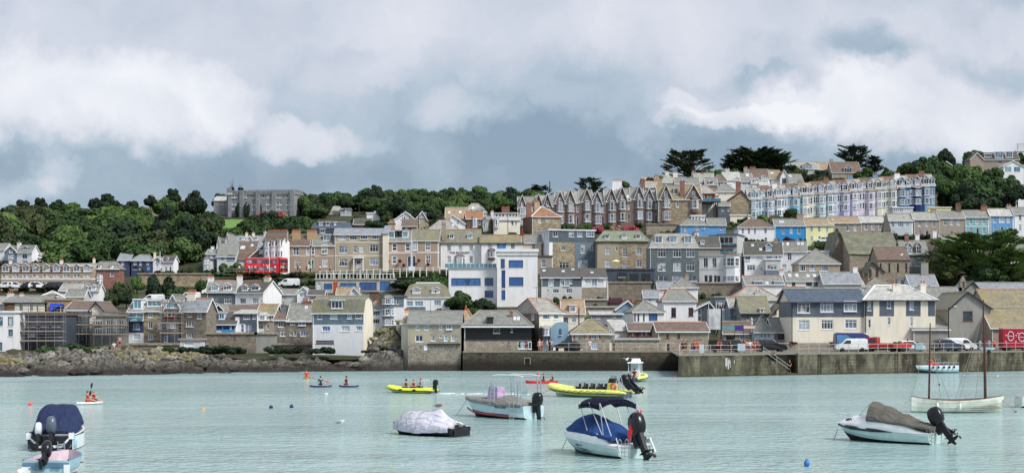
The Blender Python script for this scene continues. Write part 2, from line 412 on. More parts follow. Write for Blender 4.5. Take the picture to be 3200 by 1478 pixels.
t0,t1=ppos(2388,0),ppos(2470,0)
bt=.06
def face(xa,xb,y,z0a,z1a,z0b,z1b):pm.quad((xa,y-0,z0a),(xb,y,z0b),(xb,y,z1b),(xa,y,z1a),PIER)
face(0,t0,0,-2,ZT,-2,ZT)
pm.quad((t0,0,-2),(t1,0,-2),(t1,0,0.15),(t0,0,ZT),PIER)
pm.quad((t0,1.3,-2),(t1+1.2,1.3,-2),(t1+1.2,1.3,ZT),(t0,1.3,ZT),PIER)
pm.quad((t1,0,-2),(t1+1.2,0,-2),(t1+1.2,0,.18),(t1,0,.18),PIER)
pm.quad((t1+1.2,0,-2),(t1+1.2,1.3,-2),(t1+1.2,1.3,ZT),(t1+1.2,0,ZT),PIER)
face(t1+1.2,LP,0,-2,ZT,-2,ZT)
_rb=Matrix.Rotation(-math.atan2(ax.y,ax.x),3,'Z')@(Vector((pA.x*236/pA.y+.6,236,0))-pA)
pm.quad((_rb.x,_rb.y,-2),(0,0,-2),(0,0,ZT),(_rb.x,_rb.y,ZT),PIER)
pm.build('wall',pr)
st=MB();ns=15
for i in range(ns):
 xa=t0+(t1-t0)*i/ns;xb=t0+(t1-t0)*(i+1)/ns;z=ZT-(ZT-.18)*(i+1)/ns
 st.box(xa,xb,.02,1.28,z-.5,z,COPE)
st.box(t1,t1+1.18,.02,1.28,-.3,.2,COPE);st.build('stair',pr)
cp=MB()
def cope(xa,xb):
 n=max(1,int((xb-xa)/1.6))
 for i in range(n):
  x0=xa+(xb-xa)*i/n;cp.box(x0+.01,xa+(xb-xa)*(i+1)/n-.01,-.06,.55,ZT-.02,ZT+.16+R.uniform(-.015,.015),COPE)
cope(0,t0);cope(t1+1.2,LP);cp.slab([(0,0,ZT+.158),(.5,0,ZT+.158),(_rb.x+.5,_rb.y,ZT+.158),(_rb.x,_rb.y,ZT+.158)],.18,COPE);cp.build('coping',pr)
q=MB();L0=onwater(1446,1158.8);L1=onwater(2150,1158)
back=[terr(px,1098)for px in(2100,2300,2500,2700,2900,3200,3700)]
front=[pA+ax*(LP*i/6)for i in range(7)]
q.grid([[Vector((p.x,p.y+.5,ZT))for p in front],[Vector((p.x,max(p.y,236+i*3),ZT))for i,p in enumerate(back)]],TAR)
q.grid([[Vector((x,y+.3,ZT-.004))for x,y in((L0.x,L0.y),(0,222.9),(L1.x+2,L1.y))],[Vector((x*1.05,240,ZT-.004))for x in(L0.x,0,L1.x+4)]],TAR)
tag(q.build('quay_paving'),kind='structure')
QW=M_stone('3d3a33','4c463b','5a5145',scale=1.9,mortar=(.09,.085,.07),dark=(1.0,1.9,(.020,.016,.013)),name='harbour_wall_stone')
iw=thing('harbour_wall','long dark rubble harbour wall between the pier and the stone house','wall',(L0.x,L0.y,0),math.atan2(L1.y-L0.y,L1.x-L0.x))
LL=(L1-L0).length;m=MB()
m.quad((0,0,-2),(LL,0,-2),(LL,0,ZT),(0,0,ZT),QW);m.quad((0,4,-2),(0,0,-2),(0,0,ZT),(0,4,ZT),QW)
m.build('wall',iw);m=MB();m.box(0,LL,-.05,.5,ZT-.05,ZT+.12,COPE);m.build('coping',iw)
def M_rock(yel=.5,pl=1.0):
 m,T,b=newmat('shore_rock',.85,.3)
 P=T.node('ShaderNodeNewGeometry').outputs['Position'];z=T.node('ShaderNodeSeparateXYZ',{0:P}).outputs[2]
 n=T.node('ShaderNodeTexNoise',{'Vector':P,'Scale':.35,'Detail':6.0,'Roughness':.7}).outputs['Fac']
 n2=T.node('ShaderNodeTexNoise',{'Vector':P,'Scale':2.2,'Detail':6.0,'Roughness':.7}).outputs['Fac']
 zn=T.math('ADD',z,T.math('MULTIPLY',T.math('SUBTRACT',n,.5),2.2))
 a=T.ramp(T.math('DIVIDE',zn,4.0),[(0.0,(.035,.03,.026)),(.13,(.040,.033,.028)),(.24,(.12*pl,.11*pl,.092*pl)),(.6,(.21*pl,.20*pl,.175*pl)),(.9,(.24*pl,.225*pl,.18*pl))])
 f=T.ramp(T.math('ADD',n,T.math('MULTIPLY',zn,.06)),[(.62-.18*yel,(0,)*3),(.74-.12*yel,(.85,)*3)])
 f=T.math('MULTIPLY',f,T.ramp(zn,[(.25,(0,)*3),(.40,(1,)*3)])if False else T.math('GREATER_THAN',zn,1.2))
 a=T.mix(f,a,(.30,.27,.10))
 a=T.mix(T.ramp(n2,[(.40,(0,)*3),(.60,(.88,)*3)]),a,(.022,.02,.017))
 T.l.new(a,b.inputs['Base Color']);bump(T,b,n2,.25,.8);return m
ROCK=M_rock(.85,1.6);ROCKG=M_rock(-.6);ROCKP=M_rock(-.3,2.0);EARTH=M_render('4a4634',.8,'shore_earth')
SH=[(-300,1180),(0,1176),(300,1172),(600,1166),(900,1161),(1250,1157)]
TOPY=[(-300,1105),(0,1110),(150,1095),(260,1098),(330,1080),(400,1092),(540,1100),(640,1118),(760,1134),(860,1128),(960,1124),(1060,1136),(1130,1112),(1170,1062),(1230,1030),(1262,1070)]
rows=[];NJ=26
for j in range(NJ+1):
 t=j/NJ;r=[]
 for i in range(0,157):
  px=-300+i*10;d0=WD(lerp_tab(SH,px))-3;d1=232
  d=d0+(d1-d0)*t
  zt=PT(0,lerp_tab(TOPY,px),230).z
  base=(zt+.6)*(t**.75)-.6
  x=(px-1600)/F*d
  nn=mn.hetero_terrain(Vector((x*.22+.15*d,d*.5,3)),.9,2.1,4,.6)
  led=mn.noise(Vector((x*.16+d*.35,d*.12-x*.05,9)))
  z=base+(nn-.6)*1.3*min(1,4*t+.3)*(1-.5*t)+led*1.5*(1-t)*min(1,3*t+.3)
  if t>.2:z=.55*z+.45*(round(z/.7)*.7)
  r.append(Vector((x,d,z)))
 rows.append(r)
m=MB();m.grid(rows,ROCKG,matfn=lambda i,k:ROCKG if i<22 else EARTH);tag(m.build('rocky_shore',smooth=False),kind='structure')
# -------------------------- houses
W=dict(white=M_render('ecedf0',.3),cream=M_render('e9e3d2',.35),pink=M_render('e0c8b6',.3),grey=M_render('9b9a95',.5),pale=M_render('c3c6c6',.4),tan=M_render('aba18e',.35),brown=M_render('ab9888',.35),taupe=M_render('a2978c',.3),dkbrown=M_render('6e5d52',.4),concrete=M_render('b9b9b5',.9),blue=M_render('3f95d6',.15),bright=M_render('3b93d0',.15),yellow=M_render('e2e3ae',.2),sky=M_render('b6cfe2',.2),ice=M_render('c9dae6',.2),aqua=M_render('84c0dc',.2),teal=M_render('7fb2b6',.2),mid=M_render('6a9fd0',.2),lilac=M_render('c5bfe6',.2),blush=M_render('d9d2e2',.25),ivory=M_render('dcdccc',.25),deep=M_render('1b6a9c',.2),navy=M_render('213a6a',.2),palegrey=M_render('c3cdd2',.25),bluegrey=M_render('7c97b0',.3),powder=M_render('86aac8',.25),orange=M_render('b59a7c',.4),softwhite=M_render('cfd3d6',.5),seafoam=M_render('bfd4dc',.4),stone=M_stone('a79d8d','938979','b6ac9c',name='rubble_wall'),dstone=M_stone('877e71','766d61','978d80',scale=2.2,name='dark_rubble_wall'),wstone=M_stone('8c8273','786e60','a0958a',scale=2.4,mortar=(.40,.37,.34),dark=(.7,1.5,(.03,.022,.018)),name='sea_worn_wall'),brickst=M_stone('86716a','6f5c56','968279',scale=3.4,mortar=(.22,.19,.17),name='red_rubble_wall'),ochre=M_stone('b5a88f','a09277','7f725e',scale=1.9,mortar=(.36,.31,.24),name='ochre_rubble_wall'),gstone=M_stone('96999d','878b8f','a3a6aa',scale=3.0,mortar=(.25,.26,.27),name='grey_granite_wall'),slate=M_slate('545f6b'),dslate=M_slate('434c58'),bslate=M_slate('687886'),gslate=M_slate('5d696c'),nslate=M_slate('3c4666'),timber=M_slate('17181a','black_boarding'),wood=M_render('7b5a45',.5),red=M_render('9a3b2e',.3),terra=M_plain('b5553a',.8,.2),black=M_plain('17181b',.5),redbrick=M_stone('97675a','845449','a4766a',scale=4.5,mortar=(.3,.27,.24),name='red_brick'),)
RF=dict(slate=M_roof('83847f',.22),pale=M_roof('9b9a94',.25,'a59e70'),dark=M_roof('55544f',.25,'6b6238'),grey=M_roof('8b9096',.0),blue=M_roof('6e7a88',.0),dblue=M_roof('4d5a69',.0),lich=M_roof('7b7b70',.5,'85805a'),gold=M_roof('86806a',.42,'9a8756'),moss=M_roof('6a6a5c',.45,'858968'),brown=M_roof('6f5f54',.2,'7a5a3a'),white=M_roof('b2b2ae',.14,'9c9a78'),tan=M_roof('9a8a74',.4,'a2835a'),green=M_roof('7c8578',.45,'88946a'),orange=M_roof('8b6a54',.5,'a86c40'),)
WT=M_plain('e6e8ea',.45,.4,var=.04,name='white_joinery');DKT=M_plain('26282c',.5,name='dark_trim');BLT=M_plain('2f86d0',.5,name='blue_joinery');BRT=M_plain('6b3a2c',.6,name='brown_joinery')
RIDT=M_plain('b0806e',.8,.2,name='ridge_tile');RIDG=M_plain('8f8d86',.8,.2,name='grey_ridge_tile');POT=M_plain('b27058',.8,.2,name='chimney_pot');LEAD=M_plain('7c8288',.6,name='lead_flashing')
TR={'w':WT,'d':DKT,'b':BLT,'r':BRT}
def winmesh(fm,pm,x0,x1,z0,z1,y,st,T,gl,ft=.085,sill=True):
 w,h=x1-x0,z1-z0;ft=min(ft,w*.16,h*.16)
 for a in((x0,x1,z0,z0+ft),(x0,x1,z1-ft,z1),(x0,x0+ft,z0+ft,z1-ft),(x1-ft,x1,z0+ft,z1-ft)):fm.box(a[0],a[1],y-.03,y+.05,a[2],a[3],T)
 b=ft*.62;zm=(z0+z1)/2;xm=(x0+x1)/2
 def vb(x):fm.box(x-b/2,x+b/2,y-.02,y+.045,z0+ft,z1-ft,T)
 def hb(z):fm.box(x0+ft,x1-ft,y-.024,y+.04,z-b/2,z+b/2,T)
 if st=='s':hb(zm)
 elif st=='S':hb(zm);vb(xm)
 elif st=='c':vb(xm)
 elif st=='t':vb(x0+w/3);vb(x0+2*w/3);
 elif st=='T':vb(x0+w/3);vb(x0+2*w/3);hb(z1-h*.3)
 elif st=='g':vb(x0+w/3);vb(x0+2*w/3);hb(z0+h/3);hb(z0+2*h/3)
 elif st=='q':[vb(x0+w*k/4)for k in(1,2,3)];hb(z1-h*.28)
 elif st=='d':vb(xm);hb(z0+h*.3)
 elif st=='m':n=max(2,int(w/1.0));[vb(x0+w*k/n)for k in range(1,n)]
 if sill:fm.box(x0-.08,x1+.08,y-.14,y+.02,z0-.09,z0-.005,T if T is not DKT else WT)
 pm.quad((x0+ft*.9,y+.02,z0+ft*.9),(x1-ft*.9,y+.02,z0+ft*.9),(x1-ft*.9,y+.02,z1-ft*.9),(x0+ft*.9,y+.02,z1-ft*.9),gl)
GUT={'w':WT,'d':DKT,'g':LEAD}
NH=[0];HR=[]
def H(label,x0,x1,ye,yb,wall='white',roof='side',yr=None,rm='slate',dep=None,yaw=0,d=None,ds=0,name='house',cat='house',wins=(),dorm=(),chim=(),sky=(),bays=(),doors=(),bands=(),gut='w',rid=None,side=None,group=None,ext=3.0,hin=None,oh=.22,ax_=None,par=0.0,sw=(),ft=.085,text=None,back=None):
 NH[0]+=1
 d=(d or Dp(yb))+ds
 a=rad(yaw);u=Vector((math.cos(a),math.sin(a)));vv=Vector((-math.sin(a),math.cos(a)))
 O=PT(x0,yb,d);Ow=Vector((O.x,O.y))
 def tx(px,yl=0.0):
  k=(px-1600)/F;B=Ow+vv*yl;return(k*B.y-B.x)/(u.x-k*u.y)
 def dist(t,yl):return Ow.y+t*u.y+yl*vv.y
 def pz(py,t=0.0,yl=0.0):return HC-(py-YH)/F*dist(t,yl)-O.z
 Wd=tx(x1);ze=pz(ye)
 if dep is None:
  rise0=pz(yr,0,3)-ze if yr is not None else 2
  dep=min(11,max(4.5,2*rise0/math.tan(rad(40))))if roof in('side','hip')else 8.0
 if side is not None and isinstance(side,(int,float)):
  k=(side-1600)/F
  s0=Ow+u*Wd if yaw<0 else Ow
  tt=(k*s0.y-s0.x)/(vv.x-k*vv.y);dep=max(3,min(30,tt))
 D=dep
 yrl=D/2 if roof in('side','hip','gam')else(D if roof=='mono' else 0)
 zr=pz(yr,0,yrl)if yr is not None else ze+.3
 wm=W[wall]if isinstance(wall,str)else wall;rmat=RF.get(rm)or W[rm]
 root=thing(name,label,cat,O,a,group);HR.append((x0,max(x1,side or x1),d,d+dep,yb))
 # ---- windows in the wall front
 z0w=-ext;holes=[];proud=[]
 WL=[]
 for it in wins:
  wy0,wy1,ww,xs=it[:4];st=it[4]if len(it)>4 else None;tr=it[5]if len(it)>5 else 'w';gl=it[6]if len(it)>6 else 0
  for xc in xs:
   t0_,t1_=tx(xc-ww/2),tx(xc+ww/2);za,zb=pz(wy1,t0_),pz(wy0,t0_)
   s_=st or('s' if(t1_-t0_)<1.15 else('c' if(t1_-t0_)<1.7 else 't'))
   WL.append((t0_,t1_,za,zb,s_,TR[tr],M_glass(gl)))
 wallm=MB();G=M_glass(3)
 for it in doors:
  xc,ww,wy0,wy1,col=it
  WL.append((tx(xc-ww/2),tx(xc+ww/2),pz(wy1,tx(xc)),pz(wy0,tx(xc)),'door',M_plain(col,.4),None))
 for w_ in WL:
  ok=w_[0]>.05 and w_[1]<Wd-.05 and w_[3]<ze-.03 and w_[2]>-ext+.1
  for h_ in holes:
   if w_[0]<h_[1]and w_[1]>h_[0]and w_[2]<h_[3]and w_[3]>h_[2]:ok=False
  (holes if ok else proud).append(w_)
 bl=[]
 for b_ in bands:
  if len(b_)==3:bl.append((-1,Wd+1,pz(b_[1]),pz(b_[0]),W[b_[2]]))
  else:bl.append((tx(b_[0]),tx(b_[1]),pz(b_[3]),pz(b_[2]),W[b_[4]]))
 xs_=sorted(set([0,Wd]+[round(q,4)for h_ in holes for q in h_[:2]]+[round(q,4)for b_ in bl for q in b_[:2]if 0<q<Wd]))
 zs_=sorted(set([z0w,ze]+[round(q,4)for h_ in holes for q in h_[2:4]]+[round(q,4)for b_ in bl for q in b_[2:4]if z0w<q<ze]))
 def matat(x,z):
  m_=wm
  for b_ in bl:
   if b_[0]<=x<=b_[1]and b_[2]<=z<=b_[3]:m_=b_[4]
  return m_
 for i in range(len(xs_)-1):
  for j in range(len(zs_)-1):
   xa,xb,za,zb=xs_[i],xs_[i+1],zs_[j],zs_[j+1]
   if xb-xa<1e-4 or zb-za<1e-4:continue
   xm,zm=(xa+xb)/2,(za+zb)/2
   if any(h_[0]<xm<h_[1]and h_[2]<zm<h_[3]for h_ in holes):continue
   wallm.quad((xa,0,za),(xb,0,za),(xb,0,zb),(xa,0,zb),matat(xm,zm))
 for h_ in holes:
  m_=matat((h_[0]+h_[1])/2,(h_[2]+h_[3])/2);a0,a1,b0,b1=h_[:4]
  wallm.quad((a0,0,b0),(a0,.2,b0),(a0,.2,b1),(a0,0,b1),m_);wallm.quad((a1,.2,b0),(a1,0,b0),(a1,0,b1),(a1,.2,b1),m_)
  wallm.quad((a0,0,b1),(a0,.2,b1),(a1,.2,b1),(a1,0,b1),m_);wallm.quad((a0,.2,b0),(a0,0,b0),(a1,0,b0),(a1,.2,b0),m_)
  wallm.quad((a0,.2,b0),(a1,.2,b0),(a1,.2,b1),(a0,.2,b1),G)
 sm=W[back]if back else wm
 if roof=='side':gp=[(0,ze),(D/2,zr-.02),(D,ze)]
 elif roof=='mono':gp=[(0,ze),(D,zr-.02)]
 elif roof=='monob':gp=[(0,ze),(D,ze-.5)]
 elif roof=='gam':gp=[(0,ze),(D*.14,ze+(zr-ze)*.75),(D/2,zr-.02),(D*.86,ze+(zr-ze)*.75),(D,ze)]
 else:gp=[(0,ze),(D,ze)]
 for X_,rev in((0,1),(Wd,0)):
  lvl=sorted(set([z0w]+[q for b_ in bl if b_[0]<.1 and b_[1]>Wd-.1 for q in b_[2:4]if z0w<q<ze]))+[ze]
  for j in range(len(lvl)-1):
   za,zb=lvl[j],lvl[j+1];q=[(X_,0,za),(X_,D,za),(X_,D,zb),(X_,0,zb)]
   m_=matat(.01,(za+zb)/2)if not back else sm
   wallm.poly(q[::-1]if rev else q,m_)
  if len(gp)>2 or gp[-1][1]!=ze:
   q=[(X_,p_[0],p_[1])for p_ in gp]
   if roof in('mono','monob'):q=[(X_,0,ze),(X_,D,ze),(X_,D,gp[-1][1])]
   wallm.poly(q,sm)
 wallm.quad((Wd,D,z0w),(0,D,z0w),(0,D,gp[-1][1]),(Wd,D,gp[-1][1]),sm)
 # ---- roof
 rf=MB();RT={None:RIDG,'r':RIDT,'g':RIDG,'w':WT}[rid]
 def ridgeline(p,q):rf.tube([p,q],.13,RT,5)
 sl=0;slope=lambda z:0
 barges=[]
 if roof in('side','hip'):
  sl=(zr-ze)/(D/2);zo=ze-oh*sl
  hi=0
  if roof=='hip':hi=(D/2 if hin is None else max(.3,tx(x0+hin)))
  if roof=='hip':hi=min(hi,Wd/2-.02)
  P=[(-oh,-oh,zo),(Wd+oh,-oh,zo),(Wd+oh-(hi+oh if hi else 0),D/2,zr),(-oh+(hi+oh if hi else 0),D/2,zr)]
  rf.slab(P,.14,rmat)
  rf.slab([(Wd+oh,D+oh,zo),(-oh,D+oh,zo),P[3],P[2]],.14,rmat)
  if hi:
   rf.slab([(Wd+oh,-oh,zo),(Wd+oh,D+oh,zo),P[2]],.14,rmat);rf.slab([(-oh,D+oh,zo),(-oh,-oh,zo),P[3]],.14,rmat)
   for a_,b_ in((P[0],P[3]),(P[1],P[2]),((-oh,D+oh,zo),P[3]),((Wd+oh,D+oh,zo),P[2])):ridgeline(a_,b_)
  elif gut=='w':
   for X_ in(-oh-.02,Wd+oh-.04):
    for ya,yb_ in((-oh,D/2),(D+oh,D/2)):
     barge=MB();barges.append(barge);barge.add([(X_,ya,zo+.03),(X_+.06,ya,zo+.03),(X_+.06,yb_,zr+.03),(X_,yb_,zr+.03),(X_,ya,zo-.22),(X_+.06,ya,zo-.22),(X_+.06,yb_,zr-.22),(X_,yb_,zr-.22)],[(0,1,2,3),(0,4,5,1),(1,5,6,2),(3,2,6,7),(0,3,7,4),(4,7,6,5)],WT)
  ridgeline(P[3],P[2]);slope=lambda z:(z-ze)/sl
 elif roof in('mono','monob'):
  sl=(zr-ze)/D if roof=='mono' else-.5/D;zo=ze-oh*sl
  rf.slab([(-oh,-oh,zo+.06),(Wd+oh,-oh,zo+.06),(Wd+oh,D+oh,ze+sl*(D+oh)+.06),(-oh,D+oh,ze+sl*(D+oh)+.06)],.16,rmat)
  slope=lambda z:(z-ze)/max(sl,.05)
 elif roof=='front':
  xa=tx(ax_)if ax_ else Wd/2;zr=pz(yr,xa,0)
  s1,s2=(zr-ze)/xa,(zr-ze)/(Wd-xa);o2=.3
  rf.slab([(-oh,-o2,ze-oh*s1),(xa,-o2,zr),(xa,D,zr),(-oh,D,ze-oh*s1)],.14,rmat)
  rf.slab([(xa,-o2,zr),(Wd+oh,-o2,ze-oh*s2),(Wd+oh,D,ze-oh*s2),(xa,D,zr)],.14,rmat)
  ridgeline((xa,-o2,zr),(xa,D,zr))
  wallm.poly([(0,0,ze),(Wd,0,ze),(xa,0,zr-.03)],matat(xa,ze+.1));wallm.poly([(Wd,D,ze),(0,D,ze),(xa,D,zr-.03)],sm)
  BT=WT if gut=='w' else DKT
  for(xA,zA,xB,zB)in((-oh,ze-oh*s1,xa,zr),(Wd+oh,ze-oh*s2,xa,zr)):
   y_=-o2-.05;barge=MB();barges.append(barge);barge.add([(xA,y_,zA-.24),(xB,y_,zB-.24),(xB,y_,zB+.04),(xA,y_,zA+.04),(xA,y_+.05,zA-.24),(xB,y_+.05,zB-.24),(xB,y_+.05,zB+.04),(xA,y_+.05,zA+.04)],[(0,1,2,3),(4,7,6,5),(0,4,5,1),(2,6,7,3),(1,5,6,2),(0,3,7,4)],BT)
 elif roof in('flat','box'):
  rf.box(-oh,Wd+oh,-oh,D+oh,ze,ze+.28+par,W[rm]if rm in W else WT if gut=='w' else rmat)
  rf.box(.2,Wd-.2,.2,D-.2,ze+.281+par,ze+.30+par,LEAD)
 elif roof in('mans','gam'):
  hi=0 if roof=='gam' else min(1.0,Wd*.2);zt=ze+(zr-ze)*.78 if roof=='mans' else ze+(zr-ze)*.75;y1_=min(D*.2,1.3)if roof=='mans' else D*.14
  sl=(zt-ze)/y1_;zo=ze-.1*sl;o_=.1
  if roof=='gam':o_=.1;
  A=[(-o_,-o_,zo),(Wd+o_,-o_,zo),(Wd+o_-hi,y1_,zt),(-o_+hi,y1_,zt)]
  rf.slab(A,.14,rmat);rf.slab([(Wd+o_,D+o_,zo),(-o_,D+o_,zo),(-o_+hi,D-y1_,zt),(Wd+o_-hi,D-y1_,zt)],.14,rmat)
  if hi:
   rf.slab([(Wd+o_,-o_,zo),(Wd+o_,D+o_,zo),(Wd+o_-hi,D-y1_,zt),(Wd+o_-hi,y1_,zt)],.14,rmat);rf.slab([(-o_,D+o_,zo),(-o_,-o_,zo),(-o_+hi,y1_,zt),(-o_+hi,D-y1_,zt)],.14,rmat)
  r0,r1=(-o_+hi,Wd+o_-hi)if roof=='gam' else(hi*2,Wd-hi*2)
  rf.slab([(-o_+hi,y1_,zt),(Wd+o_-hi,y1_,zt),(r1,D/2,zr),(r0,D/2,zr)],.13,rmat);rf.slab([(Wd+o_-hi,D-y1_,zt),(-o_+hi,D-y1_,zt),(r0,D/2,zr),(r1,D/2,zr)],.13,rmat)
  if roof=='mans':
   rf.slab([(Wd+o_-hi,y1_,zt),(Wd+o_-hi,D-y1_,zt),(r1,D/2,zr)],.13,rmat);rf.slab([(-o_+hi,D-y1_,zt),(-o_+hi,y1_,zt),(r0,D/2,zr)],.13,rmat)
  ridgeline((r0,D/2,zr),(r1,D/2,zr));slope=lambda z:(z-ze)/sl
 wallm.build('wall',root)
 if rm in W and roof not in('flat','box'):pass
 ro=rf.build('roof',root)
 for b__ in barges:b__.build('bargeboard',root)
 if gut and roof in('side','hip','mono','mans','gam'):
  g=MB();zo=ze-(oh if roof in('side','hip','mono')else .1)*sl;yy=-oh if roof in('side','hip','mono')else-.1
  g.box(-oh,Wd+oh,yy-.11,yy-.005,zo-.16,zo+.0,GUT.get(gut,WT))
  if Wd>5 and gut!='g':g.box(.12,.2,-.09,-.01,-1.0,zo-.1,GUT.get(gut,WT))
  g.build('gutter',root)
  # ---- windows and doors
 for lst,y in((holes,.09),(proud,-.05)):
  for w_ in lst:
   if w_[6]is None:
    m=MB();m.box(w_[0]+.03,w_[1]-.03,y,y+.06,w_[2]+.01,w_[3]-.05,w_[5]);m.box(w_[0]+.12,w_[1]-.12,y-.02,y,(w_[2]+w_[3])/2,w_[3]-.25,G)
    for q in((w_[0],w_[0]+.09),(w_[1]-.09,w_[1])):m.box(q[0],q[1],y-.04,y+.03,w_[2],w_[3]-.02,WT)
    m.box(w_[0],w_[1],y-.045,y+.03,w_[3]-.12,w_[3],WT);m.build('door',root)
   else:
    fm,pm_=MB(),MB();winmesh(fm,pm_,*w_[:4],y,w_[4],w_[5],w_[6],ft)
    f_=fm.build('window',root);pm_.build('pane',f_)
    # ---- dormers: (x, width, y top, y bottom, kind, cheek, style, trim, glass)
 for it in dorm:
  xc,ww,y0,y1,kd=it[:5];ck=it[5]if len(it)>5 else 'white';st=it[6]if len(it)>6 else None;trm=TR[it[7]]if len(it)>7 else WT
  yl=max(.05,slope(pz(y1))+.02)
  zb=pz(y1,0,yl);yl=max(.05,slope(zb)+.02);zt=pz(y0,0,yl);xa,xb=tx(xc-ww/2,yl),tx(xc+ww/2,yl);xm=(xa+xb)/2
  zw=zt if kd in 'fsh' else zb+(zt-zb)*.68
  yb2=min(D/2 if roof not in('mono',)else D,max(yl+1.2,slope(zw)+.1));dm=MB();cm=W[ck]if ck in W else RF[ck]
  dm.quad((xa,yl,zb-.3),(xb,yl,zb-.3),(xb,yl,zw),(xa,yl,zw),cm);dm.quad((xa,yb2,zb-.3),(xa,yl,zb-.3),(xa,yl,zw),(xa,yb2,zw),cm);dm.quad((xb,yl,zb-.3),(xb,yb2,zb-.3),(xb,yb2,zw),(xb,yl,zw),cm)
  o_=.12
  if kd=='g':
   dm.poly([(xa,yl,zw),(xb,yl,zw),(xm,yl,zt-.02)],cm);yb3=min(D/2,slope(zt)+.3)
   s_=(zt-zw)/(xm-xa)
   dm.slab([(xa-o_,yl-.15,zw-o_*s_),(xm,yl-.15,zt),(xm,max(yb3,yb2),zt),(xa-o_,max(yb3,yb2),zw-o_*s_)],.1,rmat)
   dm.slab([(xm,yl-.15,zt),(xb+o_,yl-.15,zw-o_*s_),(xb+o_,max(yb3,yb2),zw-o_*s_),(xm,max(yb3,yb2),zt)],.1,rmat)
   for(xA,xB)in((xa-o_,xm),(xb+o_,xm)):dm.tube([(xA,yl-.17,zw-o_*s_-.04),(xB,yl-.17,zt-.04)],.06,trm,4)
   if rid=='r':dm.tube([(xm,yl-.1,zt),(xm,yb2,zt)],.1,RIDT,4)
  elif kd=='h':
   zk=zw+(xb-xa)*.28
   dm.slab([(xa-o_,yl-.12,zw),(xb+o_,yl-.12,zw),(xm,yl+.8,zk)],.08,rmat);dm.slab([(xb+o_,yl-.12,zw),(xb+o_,yb2,zw),(xm,max(yb2,yl+.9),zk),(xm,yl+.8,zk)],.08,rmat);dm.slab([(xa-o_,yb2,zw),(xa-o_,yl-.12,zw),(xm,yl+.8,zk),(xm,max(yb2,yl+.9),zk)],.08,rmat)
  else:
   dm.box(xa-o_,xb+o_,yl-.18,yb2,zw,zw+.14,trm if kd=='f' else rmat)
  do=dm.build('dormer',root);fm=MB();mg=.08
  winmesh(fm,fm,xa+mg,xb-mg,zb,zw-.06,yl-.04,st or('c' if xb-xa<1.6 else 't'),trm,M_glass(it[8]if len(it)>8 else 0),.09);fm.build('window',do)
  # ---- bays: (x, width, y top, y bottom, [(y0,y1),...], wall, depth)
 for it in bays:
  xc,ww,y0,y1,rows_=it[:5];bm_=W[it[5]]if len(it)>5 and it[5]else wm;pd=it[6]if len(it)>6 else .7;brm=RF[it[7]]if len(it)>7 else RF['brown']
  xa,xb=tx(xc-ww/2),tx(xc+ww/2);za,zb=pz(y1,xa),pz(y0,xa);c4=(xb-xa)*.24
  if y1>=yb-2:za=-ext
  plan=[(xa,0),(xa+c4,-pd),(xb-c4,-pd),(xb,0)]
  bb=MB()
  for(p_,q_)in zip(plan,plan[1:]):bb.quad((p_[0],p_[1],za),(q_[0],q_[1],za),(q_[0],q_[1],zb),(p_[0],p_[1],zb),bm_)
  bb.poly([(p_[0],p_[1],za)for p_ in plan[::-1]],bm_)
  pl2=[(xa-.12,0),(xa+c4-.06,-pd-.12),(xb-c4+.06,-pd-.12),(xb+.12,0)];hh=min(.55,(xb-xa)*.25)
  xm1,xm2=xa+c4,xb-c4
  bb.slab([(pl2[0][0],0,zb+.05),(pl2[1][0],pl2[1][1],zb+.05),(xm1,-.02,zb+hh)],.07,brm);bb.slab([(pl2[1][0],pl2[1][1],zb+.05),(pl2[2][0],pl2[2][1],zb+.05),(xm2,-.02,zb+hh),(xm1,-.02,zb+hh)],.07,brm);bb.slab([(pl2[2][0],pl2[2][1],zb+.05),(pl2[3][0],0,zb+.05),(xm2,-.02,zb+hh)],.07,brm)
  bb.box(xa+c4-.08,xb-c4+.08,-pd-.15,-pd-.02,zb-.04,zb+.04,WT)
  bo=bb.build('bay_window',root)
  for(r0,r1)in rows_:
   z0_,z1_=pz(r1,xa),pz(r0,xa)
   for(p_,q_)in zip(plan,plan[1:]):
    fm=MB();L_=math.hypot(q_[0]-p_[0],q_[1]-p_[1]);an=math.atan2(q_[1]-p_[1],q_[0]-p_[0])
    if L_<.25:continue
    winmesh(fm,fm,.07,L_-.07,z0_,z1_,-.04,'S' if L_>1.0 else 's',WT,M_glass(0),.1)
    fm.rot(0,Matrix.Translation((p_[0],p_[1],0))@Matrix.Rotation(an,4,'Z'));fm.build('window',bo)
    # ---- skylights and chimneys belong to the roof
 for(xc,yc,ww,hh)in sky:
  z_=pz(yc);yl=slope(z_);z_=pz(yc,0,yl);yl=slope(z_);xa,xb=tx(xc-ww/2,yl),tx(xc+ww/2,yl);hz=hh/F*d/2;dy=hz/max(sl,.2)
  m=MB();m.slab([(xa,yl-dy,z_-hz+.10),(xb,yl-dy,z_-hz+.10),(xb,yl+dy,z_+hz+.10),(xa,yl+dy,z_+hz+.10)],.12,WT)
  e=.09;m.quad((xa+e,yl-dy+e,z_-hz+e*sl+.108),(xb-e,yl-dy+e,z_-hz+e*sl+.108),(xb-e,yl+dy-e,z_+hz-e*sl+.108),(xa+e,yl+dy-e,z_+hz-e*sl+.108),M_glass(4));m.build('skylight',ro)
